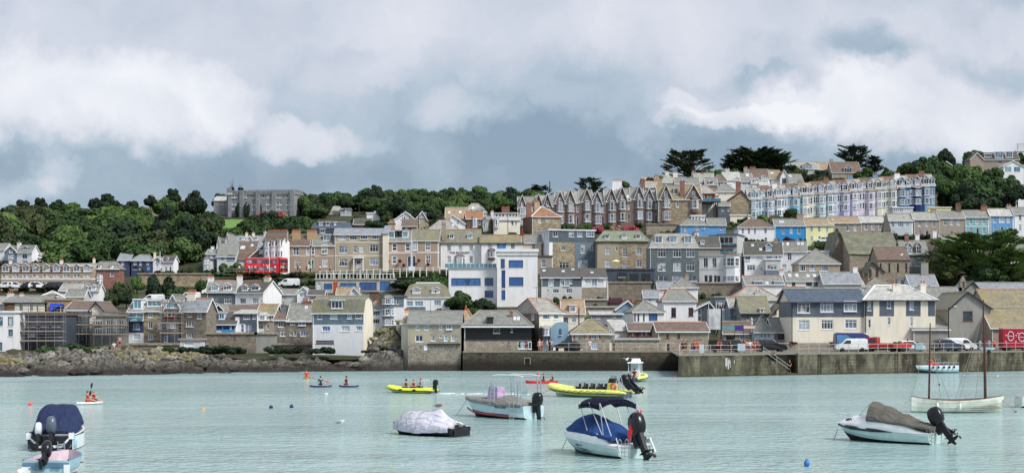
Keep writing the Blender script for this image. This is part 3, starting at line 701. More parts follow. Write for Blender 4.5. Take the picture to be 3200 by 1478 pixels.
 for it in chim:
  xc,ww,y0=it[:3];cm=W[it[3]]if len(it)>3 and it[3]else wm;npot=it[4]if len(it)>4 else 2;yl=it[5]*D if len(it)>5 else(D/2 if roof!='front' else D*.4)
  xa,xb=tx(xc-ww/2,yl),tx(xc+ww/2,yl);zt=pz(y0,0,yl);zb=min(zt-.4,ze);dy=.35
  m=MB();m.box(xa,xb,yl-dy,yl+dy,zb,zt-.12,cm);m.box(xa-.06,xb+.06,yl-dy-.06,yl+dy+.06,zt-.12,zt,cm)
  for k in range(npot):
   xp=xa+(xb-xa)*(k+.5)/npot;m.lathe([(.13,0),(.11,.34),(.14,.36),(.14,.42),(.09,.43)],POT,(xp,yl,zt-.002),7)
  m.build('chimney',ro)
 if text:
  for body,xc,yc,size,col in text:
   text_obj('lettering',body,size,M_plain(col,.5),root,(tx(xc),-.07,pz(yc)),depth=.02)
 root['_w']=Wd;root['_d']=D
 del root['_w'];del root['_d']
 return root,tx,pz,D
 # ================================================================== THE TOWN
 # ---- upper left, under the wood
H('narrow white house at the left edge below the wood, slate roof',-22,15,778,822,'white','side',761,wins=[(790,806,12,[-8])],yaw=-8)
H('slate-gabled house beside a white wing, below the left wood',14,53,785,828,'bslate','front',767,wins=[(782,790,10,[34]),(794,808,18,[35],'t'),(815,824,22,[32],'t')],dep=9)
H('white wing with one small slate dormer and white chimney, below the left wood',53,100,786,828,'white','side',767,side=109,yaw=-16,wins=[(794,809,16,[77],'c'),(815,824,18,[77],'t')],dorm=[(80,18,769,781,'g','slate')],chim=[(60,9,759,'white',1)])
H('low grey cottage with two dark gabled dormers on a white roof',100,180,803,825,'pale','side',790,'pale',wins=[(818,824,9,[124,140,157])],dorm=[(124,13,794,803,'g','slate'),(158,13,794,803,'g','slate')],chim=[(147,6,788,'grey',1)])
TL=['leftmost','second','third','fourth','fifth','sixth','seventh','eighth','ninth']
for i in range(9):
 x=2+i*31.8;rm='brown' if i<6 else 'pale'
 H('%s house from the left in the brown three-storey terrace, twin windows under a small gable'%TL[i],x,x+31.8,850 if i<6 else 849,900,'brown','side',824,rm,group='houses of the long brown terrace at the left',gut=None,oh=.1,dep=9,wins=[(857,867,9,[x+9,x+20],'s'),(880,896,15,[x+22],'T')],doors=[(x+7,7,880,899,['2f5f9a','2a2c33','3a4a3f'][i%3])],dorm=[(x+15,23,824,848,'g','brown','S')],bands=[(869,873,'white')],chim=[(x+31,8,814,'white',2)]if i in(0,5)else[])
H('brown brick end house with hipped slate roof and two round-headed dormers',289,373,838,893,'redbrick','hip',818,'slate',hin=16,wins=[(851,863,12,[311,350],'s'),(861,867,17,[311],'T')],bays=[(311,20,858,891,[(862,869),(876,887)],'white')],dorm=[(311,9,826,838,'h','white'),(349,9,826,838,'h','white')],chim=[(294,6,808,'cream',1)])
H('narrow dark blue slate-hung house with two small windows, left of the white party wall',368,406,812,852,'nslate','mono',791,'grey',yaw=6,dep=6,wins=[(817,828,9,[383]),(833,845,9,[383])])
H('dark blue slate-hung house with hipped grey roof and six windows',410,478,812,852,'nslate','hip',796,'grey',hin=20,wins=[(815,827,10,[422]),(817,829,7,[439]),(816,827,8,[462]),(832,842,14,[422],'c','d',3),(836,842,5,[437]),(831,845,10,[464],'c','b')],chim=[(484,6,789,'cream',1)])
H('white gabled cottage with a dark arched window beside the blue slate house',478,508,812,852,'white','front',801,'slate',dep=7,wins=[(812,820,9,[494],'c','d'),(827,836,8,[491]),(838,848,8,[503])])
H('white cottage with dark roof at the right end under the wood',508,542,815,852,'white','side',800,'dark',dorm=[(525,7,804,812,'g','white')],yaw=-10,side=546,wins=[(834,848,7,[518,532])])
# ---- castle house, hotel
H('long pale stone battlemented house among the hilltop trees',463,572,630,657,'ochre','flat',None,'stone',dep=12,par=.3,name='castle_house',wins=[(637,642,6,[508,531,552])],chim=[(473,12,609,'stone',0),(548,12,609,'stone',0),(512,5,615,'stone',1),(534,5,617,'stone',1)],gut=None)
for i,(a_,b_)in enumerate(((488,540),(557,572))):
 H('pale roofed attic storey of the battlemented house, %s tower'%['between its','right of its right'][i],a_,b_,627,632,'ochre','side',621,'white',d=Dp(657)+3,name='attic_range',wins=[],dep=5,gut=None)
hw=[x for x in(733,762,794,809,824,839,870,903)]
hr,htx,hpz,hD=H('long grey granite clifftop hotel with battlements and three rows of white windows',717,918,610,668,'gstone','flat',None,'gstone',side=945,yaw=-13,par=.35,name='hotel',cat='hotel',gut=None,dep=20,wins=[(609,619,8,[729,737,759,767,792,808,822,838,868,877,897,907],'s'),(631,641,8,[729,738,748,760,769,791,799,836,844,868,876,898,906],'s'),(646,656,8,[729,737,758,792,800,815,836,844,868,876,898,906],'s')],bands=[(622,624,'taupe')])
m=MB();n=34;w_=htx(918)
for k in range(n):m.box(w_*(k+.1)/n,w_*(k+.6)/n,-.25,.25,hpz(610)+.6,hpz(610)+1.3,W['gstone'])
for k in range(14):m.box(w_-.25,w_+.25,hD*(k+.1)/14,hD*(k+.6)/14,hpz(610)+.6,hpz(610)+1.3,W['gstone'])
m.build('battlement',hr)
m=MB()
for k in(0.0,.2,.45,.7,.98):m.box(w_*k-.6,w_*k+.6,-.5,.1,hpz(610)-9,hpz(610)+1.2+.8*(k==0),W['gstone'])
m.build('buttress',hr)
H('low wing with white roof at the left end of the granite hotel',668,717,627,655,'gstone','side',614,'white',dep=9,d=Dp(668)+2,wins=[(633,640,6,[707,695])],gut=None)
H('pale stair tower at the left corner of the granite hotel',713,723,609,655,'gstone','flat',None,'pale',dep=4,d=Dp(668)-1,name='tower',par=.2,gut=None)
# ---- white gothic group and brown roofed house by the bus
H('white stepped cottage with bay windows at the left end, half behind shrubs',634,660,812,850,'softwhite','flat',None,'slate',dep=7,bays=[(646,20,808,848,[(815,826),(832,843)],'softwhite')])
H('white house with slate lean-to and tall white spired gable, behind the stepped cottage',645,690,792,850,'softwhite','side',778,'slate',ds=5,dep=7,wins=[(797,806,10,[652,668]),(818,832,14,[655,676]),(778,786,7,[660])],chim=[(665,10,770,'white',0)])
for(xa,xb,ap,e,l,y_,dd)in((676,690,740,775,'left slim white spired gable in front of a grey slate roof',850,8),(703,718,727,765,'taller slim white spired gable beside the long grey roof',850,10)):
 H(l,xa,xb,e,y_,'white','front',ap,'pale',ds=dd,dep=9,name='gable_wing',wins=[(e+4,e+16,7,[(xa+xb)/2])])
H('grey slate house with long roof, white central gable and two box dormers',712,835,768,845,'white','side',737,'grey',ds=14,dorm=[(759,11,741,749,'f','white'),(801,11,741,749,'f','white')],chim=[(771,7,728,'cream',1),(792,7,728,'cream',1)])
H('small white gable on the long grey roof, between two box dormers',766,795,757,845,'white','front',736,'grey',ds=12,dep=8,name='gable_wing',gut='w',wins=[(752,756,6,[781])])
H('white and glass extension with blue window under the big brown roof',678,735,800,850,'softwhite','mono',762,'slate',ds=2,dep=5,wins=[(804,814,12,[695],None,'w',1),(797,812,24,[722],'m','d',1)])
H('white house under one huge sweeping brown roof with skylights',734,790,812,850,'softwhite','mono',756,'brown',ds=4,dep=7,sky=[(755,774,7,10),(762,774,7,10),(788,767,8,6)],gut=None)
H('brown house with white bargeboard sloping down to the red bus',776,832,806,850,'dkbrown','front',760,'brown',ds=2,dep=9,ax_=828,wins=[(780,792,12,[816],'c'),(797,808,14,[816],'c','d',1)])
H('white three-storey bay-windowed house with brown roof behind the red bus',822,882,752,848,'white','side',735,'brown',side=905,yaw=-22,dep=11,bays=[(838,18,756,846,[(760,772),(786,802)],'white',.6),(857,18,754,846,[(756,770),(784,802)],'white',.6),(876,14,750,846,[(751,768),(784,802)],'white',.6)],chim=[(829,6,724,'white',1),(868,62,724,'taupe',14)],gut='d')
# ---- the road-side row
H('brown rendered house with big bay window at the left end, beside the bus',905,972,766,842,'brown','side',733,'brown',wins=[(771,798,20,[925],'S'),(772,796,11,[962],'s'),(812,836,14,[928],'T')],doors=[(966,9,812,840,'d6d8da')],bands=[(798,800,'cream')],chim=[(926,26,722,'orange',5,.3)],ft=.14)
H('brown rendered house with green door and slate box dormer in the row',972,1044,766,842,'brown','side',733,'slate',wins=[(772,796,11,[978],'s'),(764,793,19,[1014],'S'),(808,834,17,[1016],'T')],doors=[(977,9,810,840,'3c8a62')],bands=[(798,800,'cream')],dorm=[(1021,24,734,752,'f','slate','c')],chim=[(975,30,722,'orange',6,.3)],ft=.14)
r_,tx_,pz_,D_=H('large three-storey brown house with pale sheet roof and white pillared porch',1045,1197,732,842,'tan','mono',714,'grey',yaw=4,dep=6,side=None,wins=[(735,750,23,[1069,1104],'T'),(732,748,23,[1138,1173],'T'),(769,791,26,[1072],'T'),(768,789,13,[1110,1130],'T'),(764,787,27,[1169],'T'),(810,831,26,[1072],'T'),(806,828,27,[1169],'T')],doors=[(1121,15,810,838,'e6e6e6')],bands=[(797,799,'cream'),(755,757,'cream')])
m=MB();m.box(tx_(1103),tx_(1138),-1.0,-.02,pz_(807),pz_(803),WT)
for q in(1106,1135):m.box(tx_(q)-.12,tx_(q)+.12,-.9,-.66,-.5,pz_(807),WT)
m.build('porch',r_)
H('tall cream gable wall between the large brown house and the box-dormer house',1196,1213,730,842,'cream','mono',706,'grey',dep=9,name='gable_wall',gut=None)
H('brown house with two box dormers and a blue front door',1201,1288,752,838,'brown','side',720,'slate',wins=[(760,785,17,[1233,1274],'s'),(799,825,18,[1233],'s')],doors=[(1279,12,800,834,'31507f')],bands=[(788,791,'white'),(1201,1203.5,752,838,'white')],dorm=[(1223,21,724,743,'f','white','p','w',2),(1266,20,724,742,'f','white','p','w',2),(1239,9,724,742,'f','black','p','d',3),(1251,9,724,742,'f','black','p','d',3)],ft=.26,gut='w')
H('brown house under a mossy roof with black door and red window flowers',1288,1372,750,838,'brown','side',717,'lich',wins=[(757,783,17,[1297,1337],'S'),(796,823,17,[1338],'S','w',3)],doors=[(1294,11,798,836,'1c1f24')],bands=[(787,790,'white'),(1368,1371,750,838,'white')],chim=[(1387,13,700,'taupe',3)],ft=.24)
H('white guest house with lettering across its front and two small dormers',1374,1501,757,832,'white','side',717,'lich',wins=[(765,785,12,[1403,1438,1472],'g','w'),(800,822,12,[1403],'p'),(800,822,11,[1472],'g')],bays=[(1437,32,802,832,[(805,826)],'white',.6)],dorm=[(1411,16,725,745,'g','white','c'),(1468,16,725,745,'g','white','c')],rid='r',text=[('THE ROOKERY',1437,790,.72,'3b3b40')],gut='d')
H('white house with blue shuttered window and patchy golden roof',1501,1633,757,835,'white','side',734,'gold',wins=[(760,778,13,[1531,1602],'g','w'),(760,777,14,[1567],'g','b')],bands=[(1553,1560,760,777,'bright'),(1574,1581,760,777,'bright')],bays=[(1536,22,781,812,[(786,804)],'dkbrown',.7,'dark')],gut='d')
H('pale peach cottage with one small window and a red chimney',1633,1692,757,835,'pink','side',734,'slate',wins=[(763,779,10,[1667],'S','w',3)],chim=[(1632,8,719,'red',1)])
r_,tx_,pz_,D_=H('tall house with flat white-edged roof, blue slate top floor over rough stone and slate',1716,1860,720,845,'slate','flat',None,'white',side=1675,yaw=14,dep=8,wins=[(722,740,16,[1736,1786,1812],'c'),(721,740,24,[1844],'t'),(769,783,14,[1760],'c'),(819,841,32,[1763],'T','w',3),(764,791,13,[1822],'g'),(767,782,9,[1848],'s'),(812,836,30,[1821],'t','w',4)],bands=[(1716,1727,757,845,'white'),(1727,1796,757,845,'ochre'),(1796,1860,757,845,'bslate')])
m=MB()
for yc in(1.6,3.9,6.2):winmesh(m,m,0,.8,pz_(743),pz_(724),0,'c',WT,M_glass(0))
m=MB();i0=0
for yc in(1.2,3.5,5.6):
 i0=len(m.v);winmesh(m,m,0,.85,pz_(742),pz_(723),-.05,'c',WT,M_glass(0));m.rot(i0,Matrix.Translation((0,yc+.85,0))@Matrix.Rotation(rad(-90),4,'Z'))
m.build('side_window',r_)
H('small grey-beige annexe with one rounded window, beside the white modern block',1681,1725,802,845,'taupe','flat',None,'dark',dep=5,ds=-1.5,wins=[(812,835,14,[1698],'s')],gut='d')
H('broad half render, half ochre stone house, green hipped roof with three tiny dormers',1863,2030,752,848,'ochre','hip',722,'green',hin=28,wins=[(775,795,15,[1899],'g'),(772,784,6,[1927]),(775,803,14,[1953],'g'),(774,795,17,[1996],'g'),(812,834,17,[1899,1996],'g'),(823,843,14,[1953],'g')],bands=[(1863,1934,752,848,'tan'),(1885,1910,760,763,'pale'),(1943,1963,759,763,'stone'),(1985,2006,759,763,'stone')],dorm=[(1897,15,733,746,'h','white'),(1950,16,733,746,'h','white'),(1994,15,733,746,'h','white')],gut='d')
H('low dark slate building with wide terrace roof and dark glass doors',1885,2045,843,884,'dslate','flat',None,'dslate',ds=-9,dep=7,wins=[(853,866,24,[1944],'m','d',3),(856,880,28,[1944,1981,2018],'m','d',3)],gut='d',name='terrace_building',cat='building')
r_,tx_,pz_,D_=H('tall dark grey slate-hung house with nine windows and three wide dormers',2030,2183,771,890,'gslate','mans',727,'pale',ds=-4,dep=9,wins=[(778,803,25,[2068,2116,2158],'T'),(820,847,25,[2068,2116,2158],'T'),(861,879,31,[2073,2116,2163],'m')],dorm=[(2058,25,738,759,'h','white','c'),(2104,25,738,759,'h','white','c'),(2150,25,738,759,'h','white','c')])
# ---- modern flats block and neighbours
r_,tx_,pz_,D_=H('white modern flats with glass balconies and a pink-grey flank',2185,2302,800,890,'white','flat',None,'pale',side=2325,yaw=-18,dep=8,name='flats',cat='flats',wins=[(806,836,14,[2205,2232],'c'),(806,834,38,[2285],'m'),(860,882,12,[2206,2220,2236,2246],'p','w',3)],bays=[(2285,50,800,888,[(806,832),(862,880)],'white',.8)],bands=[(842,846,'pale')])
r_,tx_,pz_,D_=H('upper glazed storeys of the modern flats with dark brown flank wall',2243,2304,735,802,'pale','flat',None,'slate',side=2326,yaw=-18,dep=9,ds=2,name='penthouse',cat='flats',wins=[(741,767,42,[2270],'m','w',3),(778,798,42,[2270],'m','w',2)])
m=MB()
for ya,yb_ in((762,768),(788,802)):m.box(tx_(2246),tx_(2303),-.95,-.9,pz_(yb_),pz_(ya),M_glass(2));m.box(tx_(2245),tx_(2303),-.97,-.88,pz_(ya),pz_(ya)+.08,WT);m.box(tx_(2245),tx_(2303),-1,-.02,pz_(yb_)-.15,pz_(yb_),DKT)
m.build('balcony',r_)
H('brown-walled lift housing left of the glazed penthouse',2217,2244,738,802,'taupe','flat',None,'slate',ds=4,dep=8,name='lift_housing',cat='building',yaw=-18)
r_,tx_,pz_,D_=H('white conservatory with pyramid glass roof on the left terrace of the flats',2186,2240,782,803,'white','hip',768,'white',ds=2,dep=6,name='conservatory',cat='conservatory',hin=26,wins=[(785,800,10,[2193,2205,2217,2230],'s')])
m=MB();m.box(tx_(2184),tx_(2242),-1.2,-1.15,pz_(806),pz_(795),M_glass(2));m.box(tx_(2184),tx_(2242),-1.22,-1.12,pz_(795),pz_(795)+.08,WT);m.build('balcony',r_)
H('dark roofed house with one small white dormer between slate house and flats',2165,2250,772,830,'grey','side',740,'dark',ds=9,dorm=[(2195,13,750,763,'g','white','c')])
H('white house with dark slate roof, tall gabled dormer and glass balcony',2326,2445,795,888,'white','side',757,'dark',dorm=[(2402,20,760,784,'g','slate','p','w',2)],sky=[(2352,767,8,6),(2377,780,8,6)],wins=[(796,812,22,[2374],'p','w',4),(796,810,18,[2404],'c'),(800,813,20,[2335],'m'),(828,845,26,[2347],'T'),(834,846,8,[2380]),(797,818,6,[2426,2437])],chim=[(2424,14,750,'taupe',2)],yaw=-6)
H('white house with two pairs of skylights and a tall dark window',2440,2520,783,855,'white','side',755,'slate',yaw=-8,sky=[(2444,763,8,8),(2462,763,8,8),(2495,762,8,8),(2507,762,8,8)],wins=[(790,813,13,[2467],'S'),(826,838,14,[2450])],side=2560)
H('narrow white balcony house with slate bands, left of the taupe hipped house',2393,2440,812,890,'pale','flat',None,'white',ds=-2,dep=5,wins=[(828,842,30,[2412],'T')],bands=[(845,860,'bslate')])
H('taupe house with hipped slate roof and a glazed white belvedere',2498,2625,822,880,'tan','hip',778,'slate',hin=70,dep=9,wins=[(824,847,20,[2499+8,2540,2578],'T')],ds=-4)
H('glazed white belvedere room on top of the taupe hipped house',2520,2592,787,830,'white','flat',None,'white',dep=4,ds=-3,name='belvedere',cat='house',wins=[(790,808,14,[2532,2548,2564],'p','w',0),(790,804,10,[2578],'p')])
H('small dark gabled house squeezed behind the belvedere',2455,2500,812,850,'bslate','flat',None,'slate',dep=6,ds=1,wins=[(818,830,16,[2470],'T')])
# ---- blue and yellow cottages
H('blue house with hipped slate roof and white glazed lantern below the gabled stone terrace',2126,2214,702,745,'mid','hip',675,'slate',side=None,yaw=0,hin=60,dep=9,wins=[(706,723,8,[2143]),(702,720,7,[2178]),(700,716,7,[2199])],bays=[(2175,18,727,745,[(731,740)],'white',.6)],d=Dp(745))
H('blue wing with slate roof and one dark window, right of the blue hipped house',2213,2268,702,745,'mid','side',682,'slate',d=Dp(745)+.5,wins=[(703,718,7,[2254])])
r_,tx_,pz_,D_=H('white glazed lantern on the blue hipped house roof',2160,2202,676,700,'white','flat',None,'white',d=Dp(745)-.2+3,dep=3,name='roof_lantern',cat='conservatory',wins=[(678,688,7,[2166,2176,2186,2196],'p','w',0)])
H('white end cottage with dark hipped roof, left of the bright blue cottage',2306,2421,709,760,'white','hip',686,'brown',hin=40,dep=8,wins=[(713,731,7,[2321,2340,2359],'S'),(710,730,8,[2392],'S'),(742,756,8,[2393])],chim=[(2412,14,676,'dkbrown',3)])
H('bright blue cottage with skylight between the white and yellow cottages',2421,2515,704,759,'bright','side',684,'slate',wins=[(710,730,9,[2448,2473,2497],'S'),(743,757,8,[2497])],sky=[(2442,693,14,6)],chim=[(2500,20,672,'taupe',3)])
H('pale yellow cottage right of the bright blue cottage',2517,2604,702,759,'yellow','side',682,'tan',wins=[(706,725,8,[2536,2560,2584],'S'),(738,753,8,[2536,2585],'S')],doors=[(2561,8,738,756,'2a2c33')])
H('taupe cottage behind the church roof, with open rooflight',2592,2690,695,740,'taupe','side',676,'tan',wins=[(700,722,10,[2649,2673],'s')],d=Dp(757))
H('taupe cottage with pale roof left of the dark church spire',2690,2765,693,740,'taupe','side',675,'white',wins=[(697,718,10,[2706,2728,2750],'S'),(729,740,7,[2730])],d=Dp(757),ft=.13)
H('pale grey-blue cottage with white corner strips right of the spire',2772,2853,688,740,'palegrey','side',668,'pale',wins=[(691,711,10,[2790,2835],'S'),(690,711,18,[2814],'T'),(722,735,9,[2792])],bands=[(2849,2853,688,740,'white')],d=Dp(757),ft=.14)
H('taupe cottage left of its twin, grey door beside a fence',2855,2934,684,740,'taupe','side',663,'pale',wins=[(690,708,9,[2874,2897,2918],'S'),(720,735,8,[2875])],doors=[(2897,10,720,738,'3c3f45')],d=Dp(757),chim=[(2917,16,655,'taupe',3)])
H('taupe cottage with trees before it, between its twin and the teal cottage',2934,3014,680,740,'taupe','side',660,'slate',wins=[(684,704,10,[2954,2974,2995],'S')],d=Dp(757),chim=[(2994,16,640,'dkbrown',3)])
H('pale teal cottage with white corner pilasters',3016,3092,677,735,'teal','side',657,'slate',wins=[(679,701,10,[3034,3054,3074],'S'),(712,731,9,[3035,3075],'S')],doors=[(3055,9,712,732,'2f2a2a')],bands=[(3016,3019,677,735,'white'),(3089,3092,677,735,'white'),(706,708,'white')],d=Dp(752),chim=[(3075,20,646,'redbrick',4)],ft=.16)
H('mid blue cottage with pale blue upper floor and white corner pilasters',3094,3168,672,732,'mid','side',652,'white',wins=[(675,696,10,[3108,3151],'S'),(675,696,17,[3131],'T'),(708,728,9,[3110,3152],'S')],doors=[(3131,9,708,730,'5a4a42')],bands=[(3094,3097,672,732,'white'),(3165,3168,672,732,'white')],d=Dp(752),ft=.16,chim=[(3152,14,642,'taupe',2)])
H('white cottage at the right end of the coloured cottage row',3169,3250,667,732,'white','side',648,'slate',wins=[(670,689,8,[3188],'S'),(702,721,8,[3188],'S')],d=Dp(752))
# ---- coloured Victorian terrace on the upper street
CT=[(2340,2379,621,687,'sky','pale blue bay house beside the rough stone end gable',1),(2379,2420,618,685,'ice','ice blue bay house, second in the upper terrace',0),(2420,2459,613,682,'white','white bay house left of the aqua one in the upper terrace',1),(2459,2500,611,680,'aqua','aqua blue bay house in the left half of the upper terrace',0),(2500,2540,606,675,'cream','cream bay house right of the aqua one in the upper terrace',1),(2540,2581,603,673,'seafoam','pale seafoam bay house between cream and white houses',0),(2581,2615,600,668,'ice','white-blue bay house left of the lilac one in the upper terrace',1),(2615,2656,598,665,'lilac','lilac bay house in the upper terrace',0),(2656,2693,594,662,'blush','pale pink bay house right of the lilac one',1),(2693,2735,592,660,'blush','second pale pink bay house, left of the cream pair',0),(2735,2768,589,656,'ivory','ivory bay house in the right half of the upper terrace',1),(2768,2803,587,653,'ivory','second ivory bay house, left of the deep blue one',0),(2805,2843,583,648,'deep','deep turquoise blue bay house in the upper terrace',1),(2843,2879,581,646,'navy','navy blue bay house in the upper terrace',0),(2879,2922,579,644,'powder','powder blue end bay house beside the dark tree',1)]
CHC={3:'taupe',5:'redbrick',8:'bluegrey',10:'bluegrey',11:'white',13:'redbrick',1:'white'}
for i,(xa,xb,ye,yb,wl,lab,lf)in enumerate(CT):
 dd=440+i*1.0;w_=xb-xa;bx=xa+w_*.36 if lf else xb-w_*.36;ox=xb-w_*.22 if lf else xa+w_*.22
 H(lab,xa,xb,ye,yb,wl,'side',ye-34,'brown' if i%2 else 'pale',d=dd,dep=9.5,group='bay houses of the upper coloured terrace',gut='w',oh=.2,rid='r' if i%3 else None,wins=[(ye+12,ye+32,7,[ox-4,ox+4],'s'),(yb-26,yb-8,7,[ox+4 if lf else ox-4],'s')],doors=[(ox-4 if lf else ox+4,6,yb-25,yb-3,'3d4f6a')],bays=[(bx,25,ye+8,yb-1,[(ye+13,ye+32),(yb-25,yb-7)],None,.8,'brown')],bands=[(ye+36,ye+38,'white')],dorm=[(bx,17,ye-30,ye-3,'g',wl,'c'),(ox+(3 if lf else-3),12,ye-26,ye-4,'g',wl,'c')],chim=[(xb if not lf else xa,16,ye-44,CHC[i],3)]if i in CHC else[],ft=.13)
H('rough stone end gable of the upper coloured terrace with red brick chimney',2279,2339,622,690,'ochre','front',596,'slate',d=438,dep=11,chim=[(2307,15,570,'redbrick',3,.05)],gut=None,name='end_house',ax_=2318)
# ---- gabled stone terrace
GT=[(1618,1676,1632,609,648,730,0),(1676,1703,1683,605,645,725,0),(1703,1740,1711,605,645,722,0),(1735,1767,1750,597,635,712,1),(1767,1811,1782,592,634,712,1),(1811,1851,1834,588,630,710,1),(1851,1890,1866,597,636,710,1),(1890,1928,1911,588,630,706,1),(1928,1971,1944,583,627,704,1),(1971,2013,1997,580,622,702,1),(2013,2056,2029,588,625,704,1)]
GL=['far left','second from left','third from left','fourth','fifth','sixth','seventh','eighth','ninth','tenth','eleventh']
for i,(xa,xb,xg,ya,ye,yb,bay)in enumerate(GT):
 dd=428 if i>2 else 446
 r_,tx_,pz_,D_=H('%s steep-gabled dark stone house in the hillside terrace'%GL[i].capitalize(),xa,xb,ye,yb,'brickst','side',ya+6,['slate','pale','slate'][i%3],d=dd,dep=10,group='steep-gabled stone terrace houses',oh=.15,gut='w',ext=5,wins=([(ye+9,ye+28,7,[q for q in(xb-6,xb-14)if abs(q-xg)>17],'s'),(yb-32,yb-14,7,[q for q in(xb-14,)if abs(q-xg)>17],'s')]if bay else[]),doors=([(xb-6,8,yb-36,yb-8,['5a2020','2a2c33','6b6a60'][i%3])]if bay and xb-xg>20 else[]),bays=([(xg+1,22,ye,yb-2,[(ye+3,ye+28),(ye+38,ye+64)],None,.75,'grey')]if bay else[(xg+3,18,ye+3,yb,[(ye+8,ye+28)],None,.6,'grey')]),sky=[(xb-8,ye-12,8,10)]if i in(8,)else[],ft=.2,chim=[(xb-3,10,ya-18,'redbrick',3)]if i in(9,)else([(xb,30,566,'white',6)]if i==7 else[]))
 hw_=17 if i>2 else 14;g=MB();x0_,x1_,xm_=tx_(xg-hw_),tx_(xg+hw_),tx_(xg);ze_,zr_=pz_(ye+3),pz_(ya)
 x0_=max(x0_,.02)if False else x0_
 g.poly([(x0_+.15,-.12,ze_),(x1_-.15,-.12,ze_),(xm_,-.12,zr_)],W['brickst']);g.quad((x0_+.15,-.12,ze_-.6),(x1_-.15,-.12,ze_-.6),(x1_-.15,-.12,ze_),(x0_+.15,-.12,ze_),W['brickst'])
 s_=1.0;RM_=RF['slate']
 g.slab([(x0_-.1,-.5,ze_-.05),(xm_,-.5,zr_+.12),(xm_,5,zr_+.12),(x0_-.1,5,ze_-.05)],.12,RM_);g.slab([(xm_,-.5,zr_+.12),(x1_+.1,-.5,ze_-.05),(x1_+.1,5,ze_-.05),(xm_,5,zr_+.12)],.12,RM_)
 for xA in(x0_-.12,x1_+.12):g.add([(xA,-.58,ze_-.35),(xm_,-.58,zr_-.15),(xm_,-.58,zr_+.16),(xA,-.58,ze_-.04),(xA,-.5,ze_-.35),(xm_,-.5,zr_-.15),(xm_,-.5,zr_+.16),(xA,-.5,ze_-.04)],[(0,1,2,3),(4,7,6,5),(0,4,5,1),(2,6,7,3),(1,5,6,2),(0,3,7,4)],WT)
 g.build('gable',r_);fm=MB();winmesh(fm,fm,xm_-.3,xm_+.3,ze_+.5,ze_+1.7,-.17,'s',WT,M_glass(0));fm.build('gable_window',r_)
r_,tx_,pz_,D_=H('big stone end house with two gables, golden roof and tall red chimney',2056,2193,622,712,'ochre','side',580,'gold',d=426,dep=9,ext=6,wins=[(626,648,8,[2117],'s')],bays=[(2082,24,620,700,[(623,650),(660,688)],'brickst',.8),(2170,26,620,664,[(625,652)],'brickst',.9)],dorm=[(2112,14,590,606,'f','white','c')],chim=[(2132,14,566,'redbrick',2,.1)],ft=.2)
for xg,ya,hw_ in((2081,577,20),(2167,577,27)):
 g=MB();x0_,x1_,xm_=tx_(xg-hw_),tx_(xg+hw_),tx_(xg);ze_,zr_=pz_(624),pz_(ya)
 g.poly([(x0_+.15,-.12,ze_),(x1_-.15,-.12,ze_),(xm_,-.12,zr_)],W['brickst'])
 g.slab([(x0_-.1,-.5,ze_-.05),(xm_,-.5,zr_+.12),(xm_,5,zr_+.12),(x0_-.1,5,ze_-.05)],.12,RF['gold']);g.slab([(xm_,-.5,zr_+.12),(x1_+.1,-.5,ze_-.05),(x1_+.1,5,ze_-.05),(xm_,5,zr_+.12)],.12,RF['gold'])
 for xA in(x0_-.12,x1_+.12):g.add([(xA,-.58,ze_-.35),(xm_,-.58,zr_-.15),(xm_,-.58,zr_+.16),(xA,-.58,ze_-.04),(xA,-.5,ze_-.35),(xm_,-.5,zr_-.15),(xm_,-.5,zr_+.16),(xA,-.5,ze_-.04)],[(0,1,2,3),(4,7,6,5),(0,4,5,1),(2,6,7,3),(1,5,6,2),(0,3,7,4)],WT)
 g.build('gable',r_);fm=MB();winmesh(fm,fm,xm_-.4,xm_+.4,ze_+.6,ze_+2.2,-.17,'s',WT,M_glass(0));fm.build('gable_window',r_)
 # ---- cluster of pale roofs above
def U(lab,*a,**k):return H(lab,*a,group='roofs crowded above the gabled terrace',**k)
U('pale slate roof house with chimney at the left of the upper crowd',2012,2062,572,600,'pale','side',553,'pale',chim=[(2052,12,548,'taupe',3),(2022,8,562,'taupe',2)],yaw=10)
U('house with red-edged gable and low pale roof above the tenth gable',2010,2052,584,606,'taupe','side',566,'pale',rid='r',ds=-14,chim=[(2056,26,560,'orange',5)])
U('wide pale roof house with two tan chimneys left of the cypress foot',2058,2125,570,600,'pale','hip',547,'pale',chim=[(2084,11,537,'cream',2),(2110,14,540,'cream',2)])
U('grey house with round-topped dormer below the big cypress',2110,2185,574,604,'pale','side',556,'slate',dorm=[(2136,14,560,576,'g','white'),(2200,14,566,580,'g','white')],ds=-6)
U('white house with broad pale roof and brown chimney right of the cypress trunk',2172,2232,566,600,'white','side',541,'pale',chim=[(2168,14,538,'grey',3),(2195,7,540,'redbrick',2)])
U('house with a tall white pointed dormer and row of attic windows',2205,2242,577,604,'stone','side',556,'slate',dorm=[(2222,14,558,580,'g','white')],ds=-10)
U('brown-roofed bay house with five white windows under its eaves',2232,2272,566,600,'softwhite','hip',546,'brown',hin=12,wins=[(568,582,6,[2238,2247,2256,2265],'s')],ds=-8)
U('white house with grey chimney and bright flat dormer roof',2262,2312,562,600,'white','side',537,'white',chim=[(2273,13,528,'pale',2)],dorm=[(2282,14,562,576,'g','white'),(2303,15,552,570,'g','white')])
U('house with skylight and white arched dormers under a grey roof',2308,2352,566,600,'softwhite','side',541,'slate',wins=[(571,580,12,[2327,2342],'c')],sky=[(2335,547,9,9)],chim=[(2330,12,524,'taupe',2)])
U('brown-roofed house with fat red chimney behind the white dormers',2345,2402,553,595,'white','side',529,'brown',chim=[(2352,19,524,'redbrick',4)],ds=6)
U('white cottage with two white gabled dormers left of the golden roof',2350,2400,572,606,'white','side',556,'pale',dorm=[(2363,12,556,570,'g','white'),(2385,14,546,562,'g','white')],wins=[(574,586,10,[2380],'c')],ds=-4)
